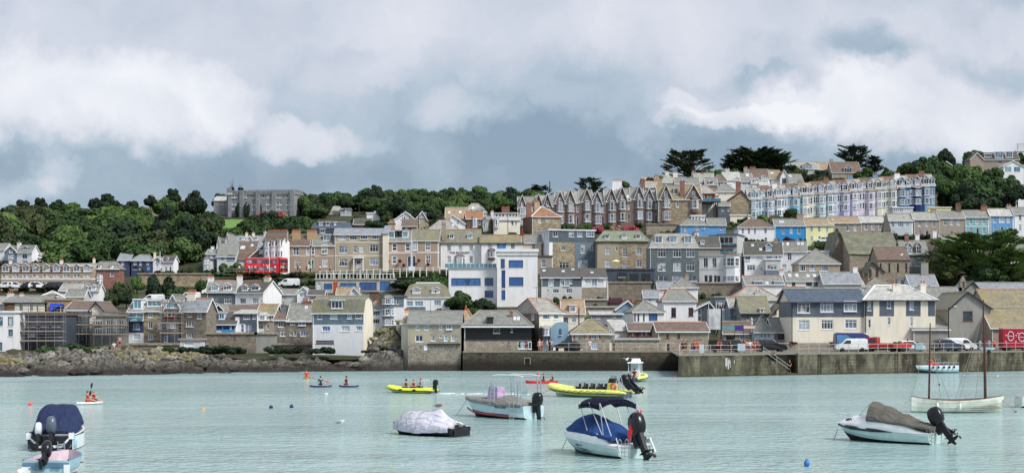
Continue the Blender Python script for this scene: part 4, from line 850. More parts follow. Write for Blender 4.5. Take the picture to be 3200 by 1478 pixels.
U('white house with golden roof and bright white gable on the crest',2392,2440,558,590,'white','side',532,'gold',wins=[(562,576,6,[2408],'s')],sky=[(2412,541,9,5)],rid='r')
U('bright white gable end of the golden-roofed house with bay window',2438,2468,556,592,'white','front',531,'gold',ds=-1,dep=8,wins=[(557,574,14,[2450],'c')],rid='r',ax_=2450)
U('white cottage with skylight sloping down beside the bushes',2468,2512,570,596,'white','mono',545,'slate',dep=6,wins=[(572,579,8,[2482,2497])],sky=[(2470,550,7,10)])
H('white flat-topped chimney-like block behind the coloured terrace',2376,2402,577,622,'white','side',568,'white',d=455,dep=5)
H('white house with pointed hip roof over a dark glazed balcony room',2166,2247,608,660,'white','hip',579,'pale',hin=36,d=440,dep=8,rid='r')
r_,tx_,pz_,D_=H('dark brown glazed room with glass balcony on black posts',2188,2234,608,632,'red','flat',None,'dark',d=436,dep=4,name='balcony_room',wins=[(611,628,14,[2194],'s'),(611,629,13,[2217],'s','w',2)],ext=.2,gut='d')
m=MB();m.box(tx_(2188),tx_(2249),-2.2,0,pz_(634),pz_(632),DKT);m.box(tx_(2188),tx_(2249),-2.25,-2.2,pz_(632),pz_(622),M_glass(2))
for q in(2207,2228,2240):m.tube([(tx_(q),-2.1,pz_(634)),(tx_(q),-2.1,pz_(700))],.12,DKT,6)
m.build('balcony',r_)
H('cream house with hipped grey roof and one tiny window, left of the stone end gable',2236,2302,598,650,'cream','hip',573,'slate',hin=30,d=452,dep=8,wins=[(602,610,5,[2266])])
H('small dark slate cottage with two windows, below the cream house',2242,2281,642,675,'slate','side',630,'slate',d=436,wins=[(646,660,7,[2259]),(646,660,5,[2277])])
H('white stair wing under the black-posted balcony',2192,2234,642,700,'white','mono',632,'slate',d=441,dep=3,wins=[(646,655,10,[2217])])
# ---- middle hillside, left of the gabled terrace
H('stone house with big four-sided pinkish slate roof below the gabled terrace',1662,1752,675,730,'ochre','hip',645,'orange',hin=44,side=1634,yaw=14,wins=[(680,697,9,[1687]),(680,692,9,[1710])],chim=[(1676,14,630,'orange',4),(1652,14,636,'redbrick',3)],rid='w',back='dkbrown')
H('cream house with shallow pale roof and bay window, left of the four-sided roof',1543,1625,686,735,'cream','side',677,'white',dep=7,yaw=4,wins=[(690,706,8,[1601]),(691,705,5,[1612]),(726,734,18,[1598],'m','d',3)],bays=[(1551,17,684,712,[(687,705)],'white',.6,'pale')])
H('long white glazed attic with a row of windows above the cream house',1534,1625,668,690,'white','flat',None,'pale',ds=6,dep=5,wins=[(657+0,667,7,[]),(669,677,7,[1542,1552,1562,1572,1584,1594,1604,1614],'p','w',0)],chim=[(1580,24,650,'redbrick',6)])
H('slate house with pale blue box dormer behind the four-sided roof',1620,1662,678,720,'pale','side',648,'slate',ds=10,dorm=[(1634,18,650,668,'f','white','c')])
H('narrow white gabled cottage with a rough stone flank',1508,1526,684,728,'white','front',675,'slate',side=1542,yaw=-24,back='stone',wins=[(698,712,6,[1513])])
H('brown house under orange-brown roof with white bay, left of the narrow white cottage',1458,1510,682,722,'dkbrown','side',660,'orange',yaw=8,wins=[(686,702,7,[1499])],bays=[(1483,17,680,714,[(684,710)],'white',.6)],chim=[(1538,8,660,'softwhite',2)])
H('white house with mossy tan roof and skylight beside the dark conifer',1392,1462,686,722,'white','side',648,'tan',sky=[(1438,663,8,7),(1404,664,6,6)],ds=4)
H('white gable with small window in front of the mossy tan roof',1402,1454,698,722,'white','front',670,'tan',ax_=1412,wins=[(684,695,6,[1433])],dep=6)
H('pale-roofed house with white gabled glass dormer, topmost of the middle cluster',1447,1520,662,700,'white','hip',636,'pale',hin=26,ds=12,dorm=[(1501,24,648,668,'g','white','t'),(1472,12,655,668,'f','white')],sky=[(1478,650,6,6)])
H('white house with broad pale hipped roof and little dark window',1342,1430,712,735,'white','hip',688,'pale',hin=30,wins=[(714,719,11,[1414],'c','d')],sky=[(1416,704,7,6)])
H('grey flat-roofed garage between the pale hipped roof and the brown house',1420,1460,712,735,'pale','flat',None,'grey',ds=6,dep=5,name='garage',cat='garage')
r_,tx_,pz_,D_=H('modern white house with tall glazed gable and brown dormer',1232,1300,686,726,'white','front',661,'grey',ax_=1268,dep=9,wins=[(668,685,7,[1257,1264,1272,1279],'p','w',0)],yaw=4)
H('brown clad wing with narrow white glazed gable, right of the modern gable',1298,1334,684,726,'tan','front',660,'grey',ax_=1320,dep=8,ds=3,wins=[(664,680,5,[1315,1322,1329],'p','w',0),(690,698,13,[1297+8],'p','w',2)])
H('small brown box bay with white framed window between two white walls',1256,1300,706,730,'dkbrown','mono',686,'brown',ds=-5,dep=4,wins=[(693+14,716,8,[1270],'c')])
H('small house with pale split roofs and green glass gable among the trees',1030,1066,668,690,'slate','mono',645,'pale',yaw=10,dep=6,ds=16)
H('second small pale roof among the trees, right of the green glass gable',1066,1096,672,692,'taupe','mono',652,'grey',yaw=6,dep=6,ds=14,sky=[(1080,660,5,5)])
H('white rendered wall with stepped white chimney showing above bushes',1146,1187,668,695,'white','flat',None,'white',dep=4,ds=8,chim=[(1178,16,660,'white',0)],name='white_house')
H('dark slate mansard house with small dormers left of a brown signboard',970,1100,712,745,'dslate','mans',690,'dblue',ds=6,dep=9,dorm=[(1002,13,694,705,'f','slate','p'),(1024,13,694,705,'f','slate','p'),(1047,9,695,704,'f','slate','p'),(1008,18,716,728,'f','slate','c')],gut=None)
H('tan brick end wall with two clay pots right of the large brown house',1213,1231,698,745,'orange','flat',None,'tan',dep=4,ds=4,chim=[(1222,10,690,'orange',2)],name='end_wall',gut=None)
H('long dark-brown shed roof above the row, beside a tall wooden post',1105,1158,700,730,'dkbrown','side',684,'dark',dep=6,ds=4,name='shed',cat='shed')
# ---- lower row, left to right
H('slate house with two white dormers and orange ridge, left of the white double-fronted house',646,735,910,960,'slate','side',876,'slate',rid='r',dorm=[(671,25,884,908,'g','white','t'),(711,27,884,907,'g','white','t')],wins=[(931,948,22,[671,712],'T')],chim=[(659,18,867,'white',4),(749,17,864,'white',4)])
H('white house with two dormers in an orange-ridged roof, lit white flank',735,822,913,960,'white','side',878,'dark',side=880,yaw=-20,dep=10,rid='r',dorm=[(765,20,888,908,'g','white','t'),(797,26,888,907,'g','white','c')],wins=[(932,949,19,[759],'t'),(931,948,19,[798],'t')],chim=[(836,18,868,'cream',4,.5)])
H('low white annexe with small hipped slate roof right of the lit white flank',853,884,914,955,'white','hip',897,'slate',hin=14,ds=4,dep=6)
H('small pale cottage with slate roof behind the white annexe',880,925,918,960,'pale','side',903,'slate',ds=6,wins=[(928,938,9,[890])])
H('white glazed cottage with triangular white gable beneath the concrete terrace',928,968,912,955,'white','front',895,'white',wins=[(915,928,26,[948],'m')],dep=6)
H('white cottage with dark flat roof and stone roof finial',962,1012,920,955,'white','side',906,'dark',wins=[(925,938,10,[974,984,1004],'c')],ds=-2)
H('grey-roofed white house with bright triangular gable and terracotta chimney',1052,1118,918,960,'white','side',897,'tan',wins=[(920,928,24,[1052+10],'m','w',2)],chim=[(1048,13,882,'terra',2)],ds=-3)
H('bright white triangular gable end right of the terracotta chimney',1088,1132,926,960,'white','front',896,'slate',ax_=1105,ds=-4,dep=6,wins=[(923,928,6,[1101])])
H('dark brown cabin with white french windows under the concrete terrace',1121,1178,912,958,'dkbrown','flat',None,'brown',ds=2,dep=5,wins=[(912+2,938,28,[1139],'m')],name='cabin',cat='cabin',gut='d')
H('tall narrow white house with three stacked bays and slate bands',1194,1262,928,1025,'white','flat',None,'slate',dep=7,wins=[(932,950,8,[1242],'s')],bays=[(1213,36,930,1018,[(933,950),(965,986),(998,1016)],'bslate',.8,'slate')],bands=[(1230,1262,928,960,'bslate')],gut='d')
m=MB();
r_,tx_,pz_,D_=H('white house with tall patchy mansard roof and two dormers beside the modern block',1262,1405,926,975,'white','mans',882,'lich',dep=10,rid='w',dorm=[(1301,26,896,917,'g','white','t'),(1361,26,895,916,'g','white','T')],wins=[(941,957,26,[1277,1309],'t','w',2),(938,955,22,[1367],'t','w',2)],bands=[(1258,1330,959,975,'bslate')])
# ---- concrete terrace and modern block
r_,tx_,pz_,D_=H('long stained concrete terrace building with blue shop windows and columns',986,1236,874,935,'concrete','flat',None,'concrete',d=Dp(905),dep=8,yaw=5,name='terrace_building',cat='building',gut='w',wins=[(886,905,26,[1025],'m','d',1),(884,904,50,[1088],'m','d',1),(882,908,54,[1150],'m','d',1),(880,909,32,[1203],'m','d',1),(886,905,12,[998],'p','w',4)])
m=MB()
for k in range(22):
 x=tx_(988)+(tx_(1232)-tx_(988))*k/21;m.box(x-.13,x+.13,-.1,.16,pz_(874)+.29,pz_(874)+1.3,W['concrete'])
m.box(tx_(986),tx_(1234),-.06,.06,pz_(874)+1.25,pz_(874)+1.38,WT);m.build('balustrade',r_)
r_,tx_,pz_,D_=H('big white modern art-deco block with blue windows, plain and flat-roofed',1553,1680,787,947,'white','flat',None,'white',dep=16,par=.3,ds=-2,wins=[(813,837,45,[1612],'p','d',1),(866,894,45,[1613],'p','d',1),(809,839,13,[1571],'p','d',1),(844,900,12,[1573],'m','d',1),(906,937,12,[1573],'p','d',1)],name='apartment_block',cat='building')
m=MB();m.box(-.15,tx_(1680)+.1,-.15,.0,pz_(799),pz_(796),W['concrete']);m.build('cornice',r_)
r_,tx_,pz_,D_=H('lower left wing of the white modern block with glass balustrade on its roof',1402,1552,839,947,'white','flat',None,'white',dep=14,wins=[(869,893,92,[1456],'m','d',1),(868,893,27,[1528],'p','d',1),(908,930,27,[1528],'p','d',1)],name='apartment_wing',cat='building')
m=MB()
for k in range(12):
 x=tx_(1390)+(tx_(1552)-tx_(1390))*k/12;m.box(x+.04,x+(tx_(1552)-tx_(1390))/12-.04,-.3,-.27,pz_(836),pz_(824),M_glass(2));m.box(x-.03,x+.03,-.32,-.25,pz_(838),pz_(823),WT)
m.build('balustrade',r_)
r_,tx_,pz_,D_=H('long house with mossy slate roof, slate upper wall with french windows over pale ground floor',1691,1818,866,938,'pale','mono',838,'dark',dep=7,bands=[(866,896,'slate')],sky=[(1700,846,9,5),(1760,848,9,5),(1790,842,9,5)],wins=[(869,893,17,[1722],'c'),(868,893,14,[1757],'c'),(868,894,16,[1771],'d'),(869,887,8,[1784]),(903,916,19,[1737],'t'),(902,916,19,[1779],'t'),(904,915,4,[1712],'p')],ext=4)
H('white wing with pale doors on rough stone base, right end of the mossy-roofed long house',1818,1895,866,938,'white','mono',840,'dark',dep=6,wins=[(870,888,18,[1837,1876],'c','w',4),(870,894,18,[1857],'c')],bands=[(898,938,'stone')],sky=[(1850,852,9,4)],ext=4)
# ---- waterfront, left part
r_,tx_,pz_,D_=H('tall pale blue-white house at the far left edge with dark framed windows',-40,49,977,1100,'white','flat',None,'white',dep=9,wins=[(990,1018,11,[3],'p','d',2),(990,1018,17,[33],'p','d',0),(1029,1050,14,[33],'p','d',0),(1069,1095,10,[2],'p','d',2)])
H('cream house with dark gutter, brown panel and two fat white chimneys',12,146,944,990,'cream','side',924,'slate',ds=4,dep=9,gut='d',wins=[(952,974,10,[66],'s','d'),(952,974,8,[98],'s','d'),(954,978,6,[116])],bands=[(14,46,946,978,'wood')],chim=[(33,19,918,'white',3),(68,11,920,'white',2)],side=None)
H('low pale slate roof left of the two fat white chimneys',-40,14,946,985,'pale','side',926,'pale',ds=7)
H('house with broad pale hipped roof behind the orange boarded extension',80,225,944,985,'pale','hip',910,'pale',hin=70,ds=14,rid='w',dorm=[(165,34,915,926,'g','white')])
r_,tx_,pz_,D_=H('unfinished extension with orange boarding and a blue tarpaulin',140,222,938,985,'orange','flat',None,'orange',dep=6,ds=1,gut='d',wins=[(950,976,12,[195],'p','w',3),(950,978,30,[172],'p','d',3)],name='extension',cat='building')
m=MB();TARP=M_plain('1f45c4',.45,.4,var=.2,name='blue_tarpaulin')
g_=[]
for j in range(7):
 g_.append([Vector((tx_(158)+(tx_(208)-tx_(158))*i/9*(1-.10*j),-.35-.25*j*(.4+.3*math.sin(i*1.9)),pz_(948)-(pz_(948)-pz_(978))*j/6*(1-.55*(i/9))+.1*math.sin(i*2.3+j)))for i in range(10)])
m.grid(g_,TARP);tag(m.build('tarpaulin',None,True),'crumpled blue tarpaulin hanging on the orange boarded extension','tarpaulin');bpy.data.objects['tarpaulin'].matrix_world=r_.matrix_basis.copy()
H('dark unfinished building wrapped in scaffolding at the left shore',47,200,985,1090,'dslate','flat',None,'dkbrown',dep=9,gut='d',wins=[(1000,1020,24,[68,98,140,175],'m','d',3),(1040,1052,24,[98],'c'),(1036,1052,26,[150,180],'m','d',3)],name='unfinished_house')
H('cream-gabled house with brown roof behind the scaffolding',205,280,967,1070,'gslate','side',942,'brown',side=None,dep=9,wins=[(972,988,11,[230,243,256,269],'s'),(1010,1016,30,[222,258],'m'),(1018,1034,16,[222,250],'c','w',2),(1042,1060,17,[250],'c')])
H('cream gable wall with one brown window, right end of the brown-roofed scaffolded house',280,322,967,1070,'cream','front',942,'brown',dep=9,gut='d',ax_=300,wins=[(969,985,7,[284],'s','r')])
H('grey concrete frame building with large dark-framed windows and rooftop clutter',300,402,988,1074,'grey','flat',None,'dkbrown',dep=8,ds=-1,wins=[(1001,1016,22,[309,342,375],'t','w',3),(1026,1045,22,[309,342,375],'t','w',3)],gut='w')
r_,tx_,pz_,D_=H('narrow house with white dormer, glass balcony, dark slate middle and white base',401,449,972,1076,'white','side',935,'slate',dep=9,dorm=[(430,28,936,965,'f','white','c','w',2)],wins=[(977,1002,19,[415,437],'c','w',2),(1010,1029,20,[426],'c','w',2),(1043,1062,22,[427],'p','w',4)],bands=[(1003,1040,'nslate')])
m=MB();m.box(tx_(402),tx_(449),-1.2,0,pz_(1006),pz_(1003),DKT);m.box(tx_(402),tx_(449),-1.2,-1.16,pz_(1003),pz_(991),M_glass(2));m.box(tx_(402),tx_(449),-1.22,-1.14,pz_(991),pz_(991)+.06,WT);m.build('balcony',r_)
H('pale rubble stone house with wide white box dormer on the left shore',449,512,970,1076,'ochre','side',937,'slate',dep=9,dorm=[(483,48,939,957,'f','white','t','w',2)],wins=[(974,992,15,[470],'c'),(974,992,9,[500]),(1006,1026,14,[470],'c'),(1006,1026,10,[500]),(1041,1061,15,[470],'c')])
r_,tx_,pz_,D_=H('scaffolded house with pale blue gable room and red-brown balconies',512,568,967,1076,'dstone','front',920,'slate',dep=9,ds=-.5,wins=[(938,962,44,[541],'m','w',2),(978,990,28,[536],'m'),(1007,1025,32,[536],'T'),(1050,1068,10,[518],'s','w',1)],bands=[(512,568,930,967,'sky'),(1045,1070,'slate')])
m=MB()
for ya,yb_ in((990,1000),(1000,1003)):m.box(tx_(518),tx_(554),-1.0,-.9,pz_(yb_),pz_(ya),W['red']if ya==990 else DKT)
m.build('balcony',r_)
H('tall rubble stone house with red-hipped grey roof and lit stone flank',566,645,968,1078,'dstone','side',932,'grey',side=676,yaw=-16,dep=9,rid='r',wins=[(976,990,13,[593],'c'),(976,996,13,[623],'t'),(1004,1021,24,[593],'t'),(1038,1056,22,[593],'t')],chim=[(600,26,914,'cream',6)])
H('small dark slate gabled house with one window, right of the red-hipped roof',668,698,965,1010,'dslate','front',950,'slate',wins=[(970,985,10,[677])],ds=3)
H('ruined white painted wall with wide opening at the foot of the stone house',562,628,1063,1092,'softwhite','flat',None,'taupe',ds=-6,dep=3,wins=[(1067,1082,28,[590],'p','w',4)],name='shore_hut',cat='hut',gut=None)
r_,tx_,pz_,D_=H('white cottage with pale blue dormer, blue glazed porch and low dark roof',662,737,1011,1052,'white','side',974,'dark',dep=8,dorm=[(693,20,978,997,'f','sky','c','w',2)],wins=[(1013,1030,22,[684],'t','b',1),(1014,1040,22,[707],'T','b',1),(1018,1038,9,[729],'p','b',1)])
m=MB();m.box(tx_(696),tx_(738),-1.1,-1.05,pz_(1042),pz_(1029),W['blue']);m.box(tx_(696),tx_(738),-1.1,0,pz_(1045),pz_(1042),W['red']);m.build('balcony',r_)
r_,tx_,pz_,D_=H('grey slate house with white sheet roof and white balcony doors',735,803,977,1050,'slate','mono',968,'white',dep=7,wins=[(980,997,20,[771],'t'),(980,996,9,[794]),(1013,1038,10,[757],'s'),(1013,1039,20,[776],'d')],bands=[(733,748,990,1050,'white'),(748,766,1012,1050,'white')])
H('long brown mossy roof behind the slate balcony house',705,810,972,1010,'dkbrown','side',953,'brown',ds=8,dep=7,chim=[(818,14,945,'cream',1)])
r_,tx_,pz_,D_=H('house with ochre sheet roof and white window box over a white railed balcony',803,857,982,1046,'taupe','side',951,'gold',dep=8,bays=[(822,38,984,1003,[(986,1000)],'white',.8,'white')],wins=[(985,1000,9,[852]),(1014,1028,8,[837]),(1014,1030,16,[815],'c','w',3)],rid='r')
m=MB()
for k in range(9):x=tx_(804)+(tx_(827)-tx_(804))*k/8;m.box(x-.03,x+.03,-.9,-.85,pz_(1042),pz_(1029),WT)
m.box(tx_(804),tx_(827),-.92,-.83,pz_(1029),pz_(1027.5),WT);m.box(tx_(804),tx_(827),-.92,-.0,pz_(1043),pz_(1041),WT);m.build('balcony',r_)
H('narrow stone cottage with brown catslide roof and wavy white window',857,898,998,1080,'dstone','side',972,'brown',dep=8,wins=[(1000,1022,17,[877],'c'),(1033,1050,16,[883],'T')],chim=[(886,14,952,'bslate',1)])
H('rubble stone cottage under grey-green slate with five white windows',898,976,1000,1080,'dstone','side',948,'slate',dep=9,wins=[(1002,1015,14,[914],'c'),(1000,1017,23,[944],'c','w',1),(1037,1048,7,[909]),(1035,1049,10,[922]),(1033,1050,17,[947],'c','w',1)],sky=[(957,961,8,6)],chim=[(960,26,941,'redbrick',3)])
r_,tx_,pz_,D_=H('big shore house with bell-cast mossy roof, blue slate band and tall white base',976,1136,972,1096,'white','gam',925,'lich',side=1166,yaw=-14,dep=11,gut='w',bands=[(972,1014,'bslate')],dorm=[(1053,38,939,964,'f','slate','t')],wins=[(979,997,15,[999],'s'),(979,996,22,[1043],'p','w',4),(978,996,15,[1092],'p','w',4),(977,995,20,[1121],'t'),(1019,1035,25,[1019],'t','w',1),(1018,1035,27,[1079],'t','w',4),(1018,1033,20,[1122],'t'),(1063,1073,56,[1015],'m','r',0)],back='cream')
H('white cottage with brown hipped roof between the shore house and the stacked bays',1150,1196,966,1030,'white','hip',941,'slate',hin=20,ds=4,wins=[(968,986,24,[1176],'t','w',2),(996,1011,22,[1176],'t','w',3)],rid='r')
H('narrow ruined grey stone wall with pale gable at the head of the slip',1238,1256,1006,1090,'grey','flat',None,'stone',dep=6,name='stone_wall',cat='wall',gut=None)
r_,tx_,pz_,D_=H('big sea-front rubble house with grey hipped roof rising straight from the water',1275,1440,1010,1150,'stone','side',972,'slate',d=WD(1159)+1.0,dep=11,ext=6,wins=[(1013,1030,10,[1304]),(1013,1031,10,[1332]),(1012,1029,10,[1377],'s'),(1010,1029,18,[1404],'t'),(1047,1067,24,[1310],'c'),(1048,1065,11,[1352],'c'),(1048,1055,5,[1376]),(1047,1065,11,[1393,1415],'s')],bands=[(1275,1345,1010,1070,'tan'),(1078,1200,'wstone'),(1325,1335,1080,1094,'white')],rid=None,gut='g')
m=MB();m.box(tx_(1335),tx_(1440),-.25,.0,pz_(1077),pz_(1073),DKT);m.build('string_course',r_)
H('cream rendered flank with lean-to roof at the left of the sea-front rubble house',1254,1275,1009,1085,'cream','hip',985,'tan',d=WD(1159)+5,dep=8,chim=[(1271,14,972,'cream',3)],ext=6)
H('tan-roofed back wing with red-tiled hips and two clay chimneys',1430,1482,1008,1070,'tan','hip',966,'tan',d=WD(1159)+12,dep=9,rid='r',hin=24,chim=[(1456,6,962,'terra',1),(1500,7,975,'terra',1)])
r_,tx_,pz_,D_=H('black boarded sail-loft building on a rubble base with stubby brick chimney',1449,1660,1016,1110,'stone','hip',971,'slate',hin=46,d=WD(1159)+2.2,dep=11,ext=5,oh=.4,bands=[(1016,1061,'timber')],wins=[(1022,1041,20,[1552],'p','w',3),(1021,1037,5,[1599],'s'),(1066,1090,38,[1637],'T','w',4),(1068,1090,10,[1662-6],'p','w',3)],dorm=[(1532,17,993,1013,'f','black','p','d',3)],chim=[(1598,10,974,'redbrick',1,.3)],sky=[(1609,996,8,9),(1620,996,8,9)],gut='w')
m=MB();i0=len(m.v);m.box(0,tx_(1660),-.12,0,pz_(1062),pz_(1060),DKT)
for k in range(14):m.box(0,tx_(1660),-.05-.002*(k%2),-.0,pz_(1060)+k*.15,pz_(1060)+k*.15+.05,W['timber'])
m.build('weatherboarding',r_)
r_,tx_,pz_,D_=H('cream rendered house with pyramid-like roof, bright right slope and dark stone left face',1685,1760,976,1100,'cream','hip',932,'pale',side=1602,yaw=18,dep=9,hin=8,ds=2,rid='r',wins=[(982,998,21,[1707],'t'),(982,997,15,[1738],'t')],bands=[(1685,1699,1025,1100,'dstone')],back='dstone')
m=MB()
winmesh(m,m,0,1.0,pz_(1000),pz_(982),-.05,'c',WT,M_glass(0));m.rot(0,Matrix.Translation((0,3.2,0))@Matrix.Rotation(rad(-90),4,'Z'));m.build('side_window',r_)
H('cream house with white glazed dormer, right of the pyramid-like roof',1757,1826,978,1060,'cream','side',937,'tan',rid='r',dep=9,ds=4,wins=[(992,1008,14,[1768],'c','r'),(992,1008,14,[1793],'T')],dorm=[(1790,22,954,974,'f','white','q')])
r_,tx_,pz_,D_=H('small powder blue house with white oriel window on the quay',1697,1721,1024,1098,'bluegrey','flat',None,'pale',dep=8,ds=-2,wins=[(1067,1092,14,[1712],'c')],bays=[(1708,22,1026,1050,[(1028,1047)],'white',.7,'pale')])
m=MB();W['_b']=M_render('8aa6bb',.4);x0_,x1_=tx_(1720),tx_(1784)
top=[(tx_(a_),pz_(b_))for a_,b_ in((1720,1026),(1728,1019),(1736,1011),(1743,1007),(1752,1006),(1768,1006),(1773,1008),(1775,1014),(1776,1048),(1784,1050))]
m.prism([(x1_,-3),(x0_,-3)]+top,-.6,5,W['_b']);wb_=m.build('curved_wing',r_)
m=MB();winmesh(m,m,tx_(1748),tx_(1754),pz_(1046),pz_(1027),-.66,'p',DKT,M_glass(0));m.build('window',wb_)
H('low stone quay house with mossy ochre hipped roof and red-brown shutters',1786,1915,1040,1108,'stone','hip',998,'gold',hin=55,dep=9,ds=-2,wins=[(1043,1057,8,[1802,1834,1852,1867],'s'),(1071,1092,14,[1813],'t'),(1069,1091,22,[1858],'t','w',4),(1030+2,1047,9,[1908])],bands=[(1794,1798,1042,1058,'red'),(1826,1830,1042,1058,'red'),(1843,1847,1042,1058,'red'),(1872,1876,1042,1058,'red'),(1905,1911,1070,1100,'cream')])
H('white shed with translucent sheet roof between the two stone quay houses',1922,1968,1030,1062,'white','mono',1000,'white',dep=7,ds=2,name='shed',cat='shed',yaw=6)
H('long low quay building with slatted timber windows under a brown slate roof',1966,2054,1032,1064,'wood','side',1010,'brown',dep=8,wins=[(1034,1052,9,[1978,1992,2006,2020],'p','r',0),(1034,1052,9,[2034,2046],'p','r',3)],bands=[(1053,1064,'stone')],name='quay_building',cat='building')
H('long rubble stone quay building with white gutter, brown roof and brown doors',2054,2214,1034,1106,'stone','side',1007,'brown',dep=9,rid='r',ds=-1,wins=[(1042,1056,7,[2086,2121],'p','r',3),(1074,1094,12,[2166,2196],'p','d',3)],doors=[(2088,14,1071,1104,'5e3226'),(2130,12,1071,1104,'6b3426')],name='quay_building',cat='building')
H('low rubble wall in front of the slatted timber windows',1922,2060,1062,1106,'stone','flat',None,'concrete',ds=-2.5,dep=.6,name='quay_garden_wall',cat='wall',gut=None)
H('low grey granite cottage with two small windows behind the ochre hipped roof',1845,1945,980,1003,'gstone','side',972,'white',dep=5,wins=[(984,996,11,[1870]),(984,992,9,[1920])],ds=2)
H('rough garden wall below the parked cars on the lane',1810,1940,961,985,'stone','flat',None,'concrete',dep=.6,name='retaining_wall',cat='wall',gut=None)
H('high overgrown rubble retaining wall under the dark terrace building',1896,2035,884,945,'dstone','flat',None,'stone',dep=.8,d=Dp(925)-2,name='retaining_wall',cat='wall',gut=None,ext=4)
H('dark retaining wall with lintelled doorway below the white wing',1783,1898,938,962,'dstone','flat',None,'concrete',dep=.6,ds=-2,name='retaining_wall',cat='wall',gut=None,ext=4)
# ---- white houses and roofs left of the long slate and cream building
H('white house with blue shuttered window under a hipped slate roof',1978,2076,973,1030,'white','hip',940,'slate',hin=48,dep=9,yaw=5,wins=[(978,1002,27,[2041],'p','d',1),(980,1004,5,[1984,1995,2012],'p','d',3)])
H('broad white house with grey red-edged hipped roof and two tall dark windows',2072,2176,939,1015,'white','hip',903,'slate',hin=26,rid='r',dep=11,ds=2,wins=[(961,991,15,[2105],'S','r',3),(961,988,15,[2159],'S','r',3)],chim=[(2066,14,912,'white',2)])
H('small slate-gabled annexe with glazed door right of the broad white house',2172,2234,964,1012,'dslate','front',942,'slate',ax_=2216,dep=6,wins=[(966,1004,12,[2186],'s')],bands=[(2172,2180,960,1012,'white')])
H('grey-blue gabled cottage with pink-edged roof left of the shuttered window',1925,1990,965,1005,'bluegrey','front',938,'pale',ax_=1962,dep=7,ds=4,chim=[(1978,8,944,'redbrick',2),(1994,8,950,'redbrick',2)],rid='r')
H('small white cottage with twin panes and grey slate roof under the overgrown wall',2012,2060,927,955,'white','side',906,'grey',ds=2,wins=[(932,943,9,[2031],'c')])
H('white-banded house with four-sided roof and stone chimney under the dark slate house',2098,2181,897,930,'white','hip',869,'slate',hin=40,wins=[(896+1,899+4,10,[2112,2132,2160])],chim=[(2146,11,858,'taupe',1)],dep=8)
H('blue-trimmed low house left of the stone chimney roof',2056,2104,900,930,'seafoam','side',880,'grey',ds=2,wins=[(900,910,9,[2072,2086])])
H('brown retaining wall under the white flats',2176,2330,886,925,'dstone','flat',None,'taupe',dep=.8,ds=3,name='retaining_wall',cat='wall',gut=None,ext=5)
H('orange-ridged house with dark box dormers and blue windows',2332,2450,888,930,'white','side',862,'slate',rid='r',dep=9,dorm=[(2370,28,880,896,'f','slate','t','w',1),(2432,26,880,896,'f','slate','t','w',2)],sky=[(2396,884,10,7)])
H('white house with four skylights and twin white chimneys',2458,2575,876,910,'white','side',851,'slate',wins=[(880,893,11,[2480],'c','r'),(880,894,18,[2528],'c','d',3),(880,893,12,[2550],'c','r')],sky=[(2468,861,9,8),(2490,861,9,8),(2525,862,9,7),(2545,861,9,7)],chim=[(2442,14,847,'white',3),(2564,10,846,'white',1)])
H('long plain grey roof right of the four skylights',2575,2692,885,915,'pale','side',850,'grey',ds=-1,dep=8,wins=[(886,891,9,[2593])],chim=[(2672,14,835,'white',2)])
H('pale hipped roof with clay-pot chimney above the scaffold',2285,2440,935,965,'pale','hip',895,'pale',hin=60,rid='r',ds=4,dep=10,chim=[(2368,18,912,'pale',2,.2)])
H('small house with pale lichen roof between hipped roofs and big slate building',2440,2540,925,960,'pale','hip',896,'lich',hin=20,ds=6,rid='r',dorm=[(2468,18,905,920,'f','white')])
H('flat slate-clad house with a white tall window behind the wrapped scaffold',2235,2312,930,1010,'bslate','flat',None,'grey',dep=7,wins=[(942,966,25,[2251],'T'),(938,946,6,[2302])],gut='w')
H('grey slate cottage with red-edged roof and white window',2282,2330,959,1030,'bslate','side',931,'pale',rid='r',dep=7,wins=[(965,983,13,[2300],'T'),(995,1003,18,[2300],'m')])
H('slate-walled cottage under a large mossy roof with a small blue dormer',2316,2406,977,1040,'gslate','side',926,'lich',dep=9,dorm=[(2381,14,965,986,'f','sky','s','w',2)],wins=[(970+9,998,6,[2336],'p','d',3),(1006,1016,18,[2330,2370],'m')],gut='d')
H('sunlit cream gable end with one tiny red-brown window',2404,2470,992,1045,'cream','front',926,'lich',ax_=2462,dep=8,wins=[(968,980,7,[2423],'p','r',3)],gut=None)
H('brown hipped slate roof over a pale blue quay shop',2358,2420,1036,1068,'sky','hip',992,'slate',hin=50,dep=9,rid=None,wins=[(1040,1055,8,[2380,2391,2403],'s','w',3)])
H('lean-to shop with dark recessed window, left end of the slate and cream building',2418,2472,1036,1066,'tan','side',993,'slate',dep=9,wins=[(1042,1062,32,[2446],'m','d',3)])
H('red and white awning-fronted cottage behind the parked black van',2262,2358,1040,1068,'tan','side',1004,'brown',dep=8,ds=3,wins=[(1044,1060,30,[2326],'m'),(1046,1062,26,[2282],'m','d',3)])
r_,tx_,pz_,D_=H('long two-storey quay building with dark slate upper floor over cream, left half',2472,2702,941,1072,'cream','side',902,'dblue',dep=11,gut='d',ds=-3,bands=[(941,991,'slate')],ft=.12,wins=[(946,978,40,[2512],'T'),(943,975,41,[2584],'q'),(940,973,41,[2657],'T'),(1000,1031,36,[2512],'T'),(999,1029,38,[2585],'q'),(998,1027,38,[2659],'T')],oh=.35)
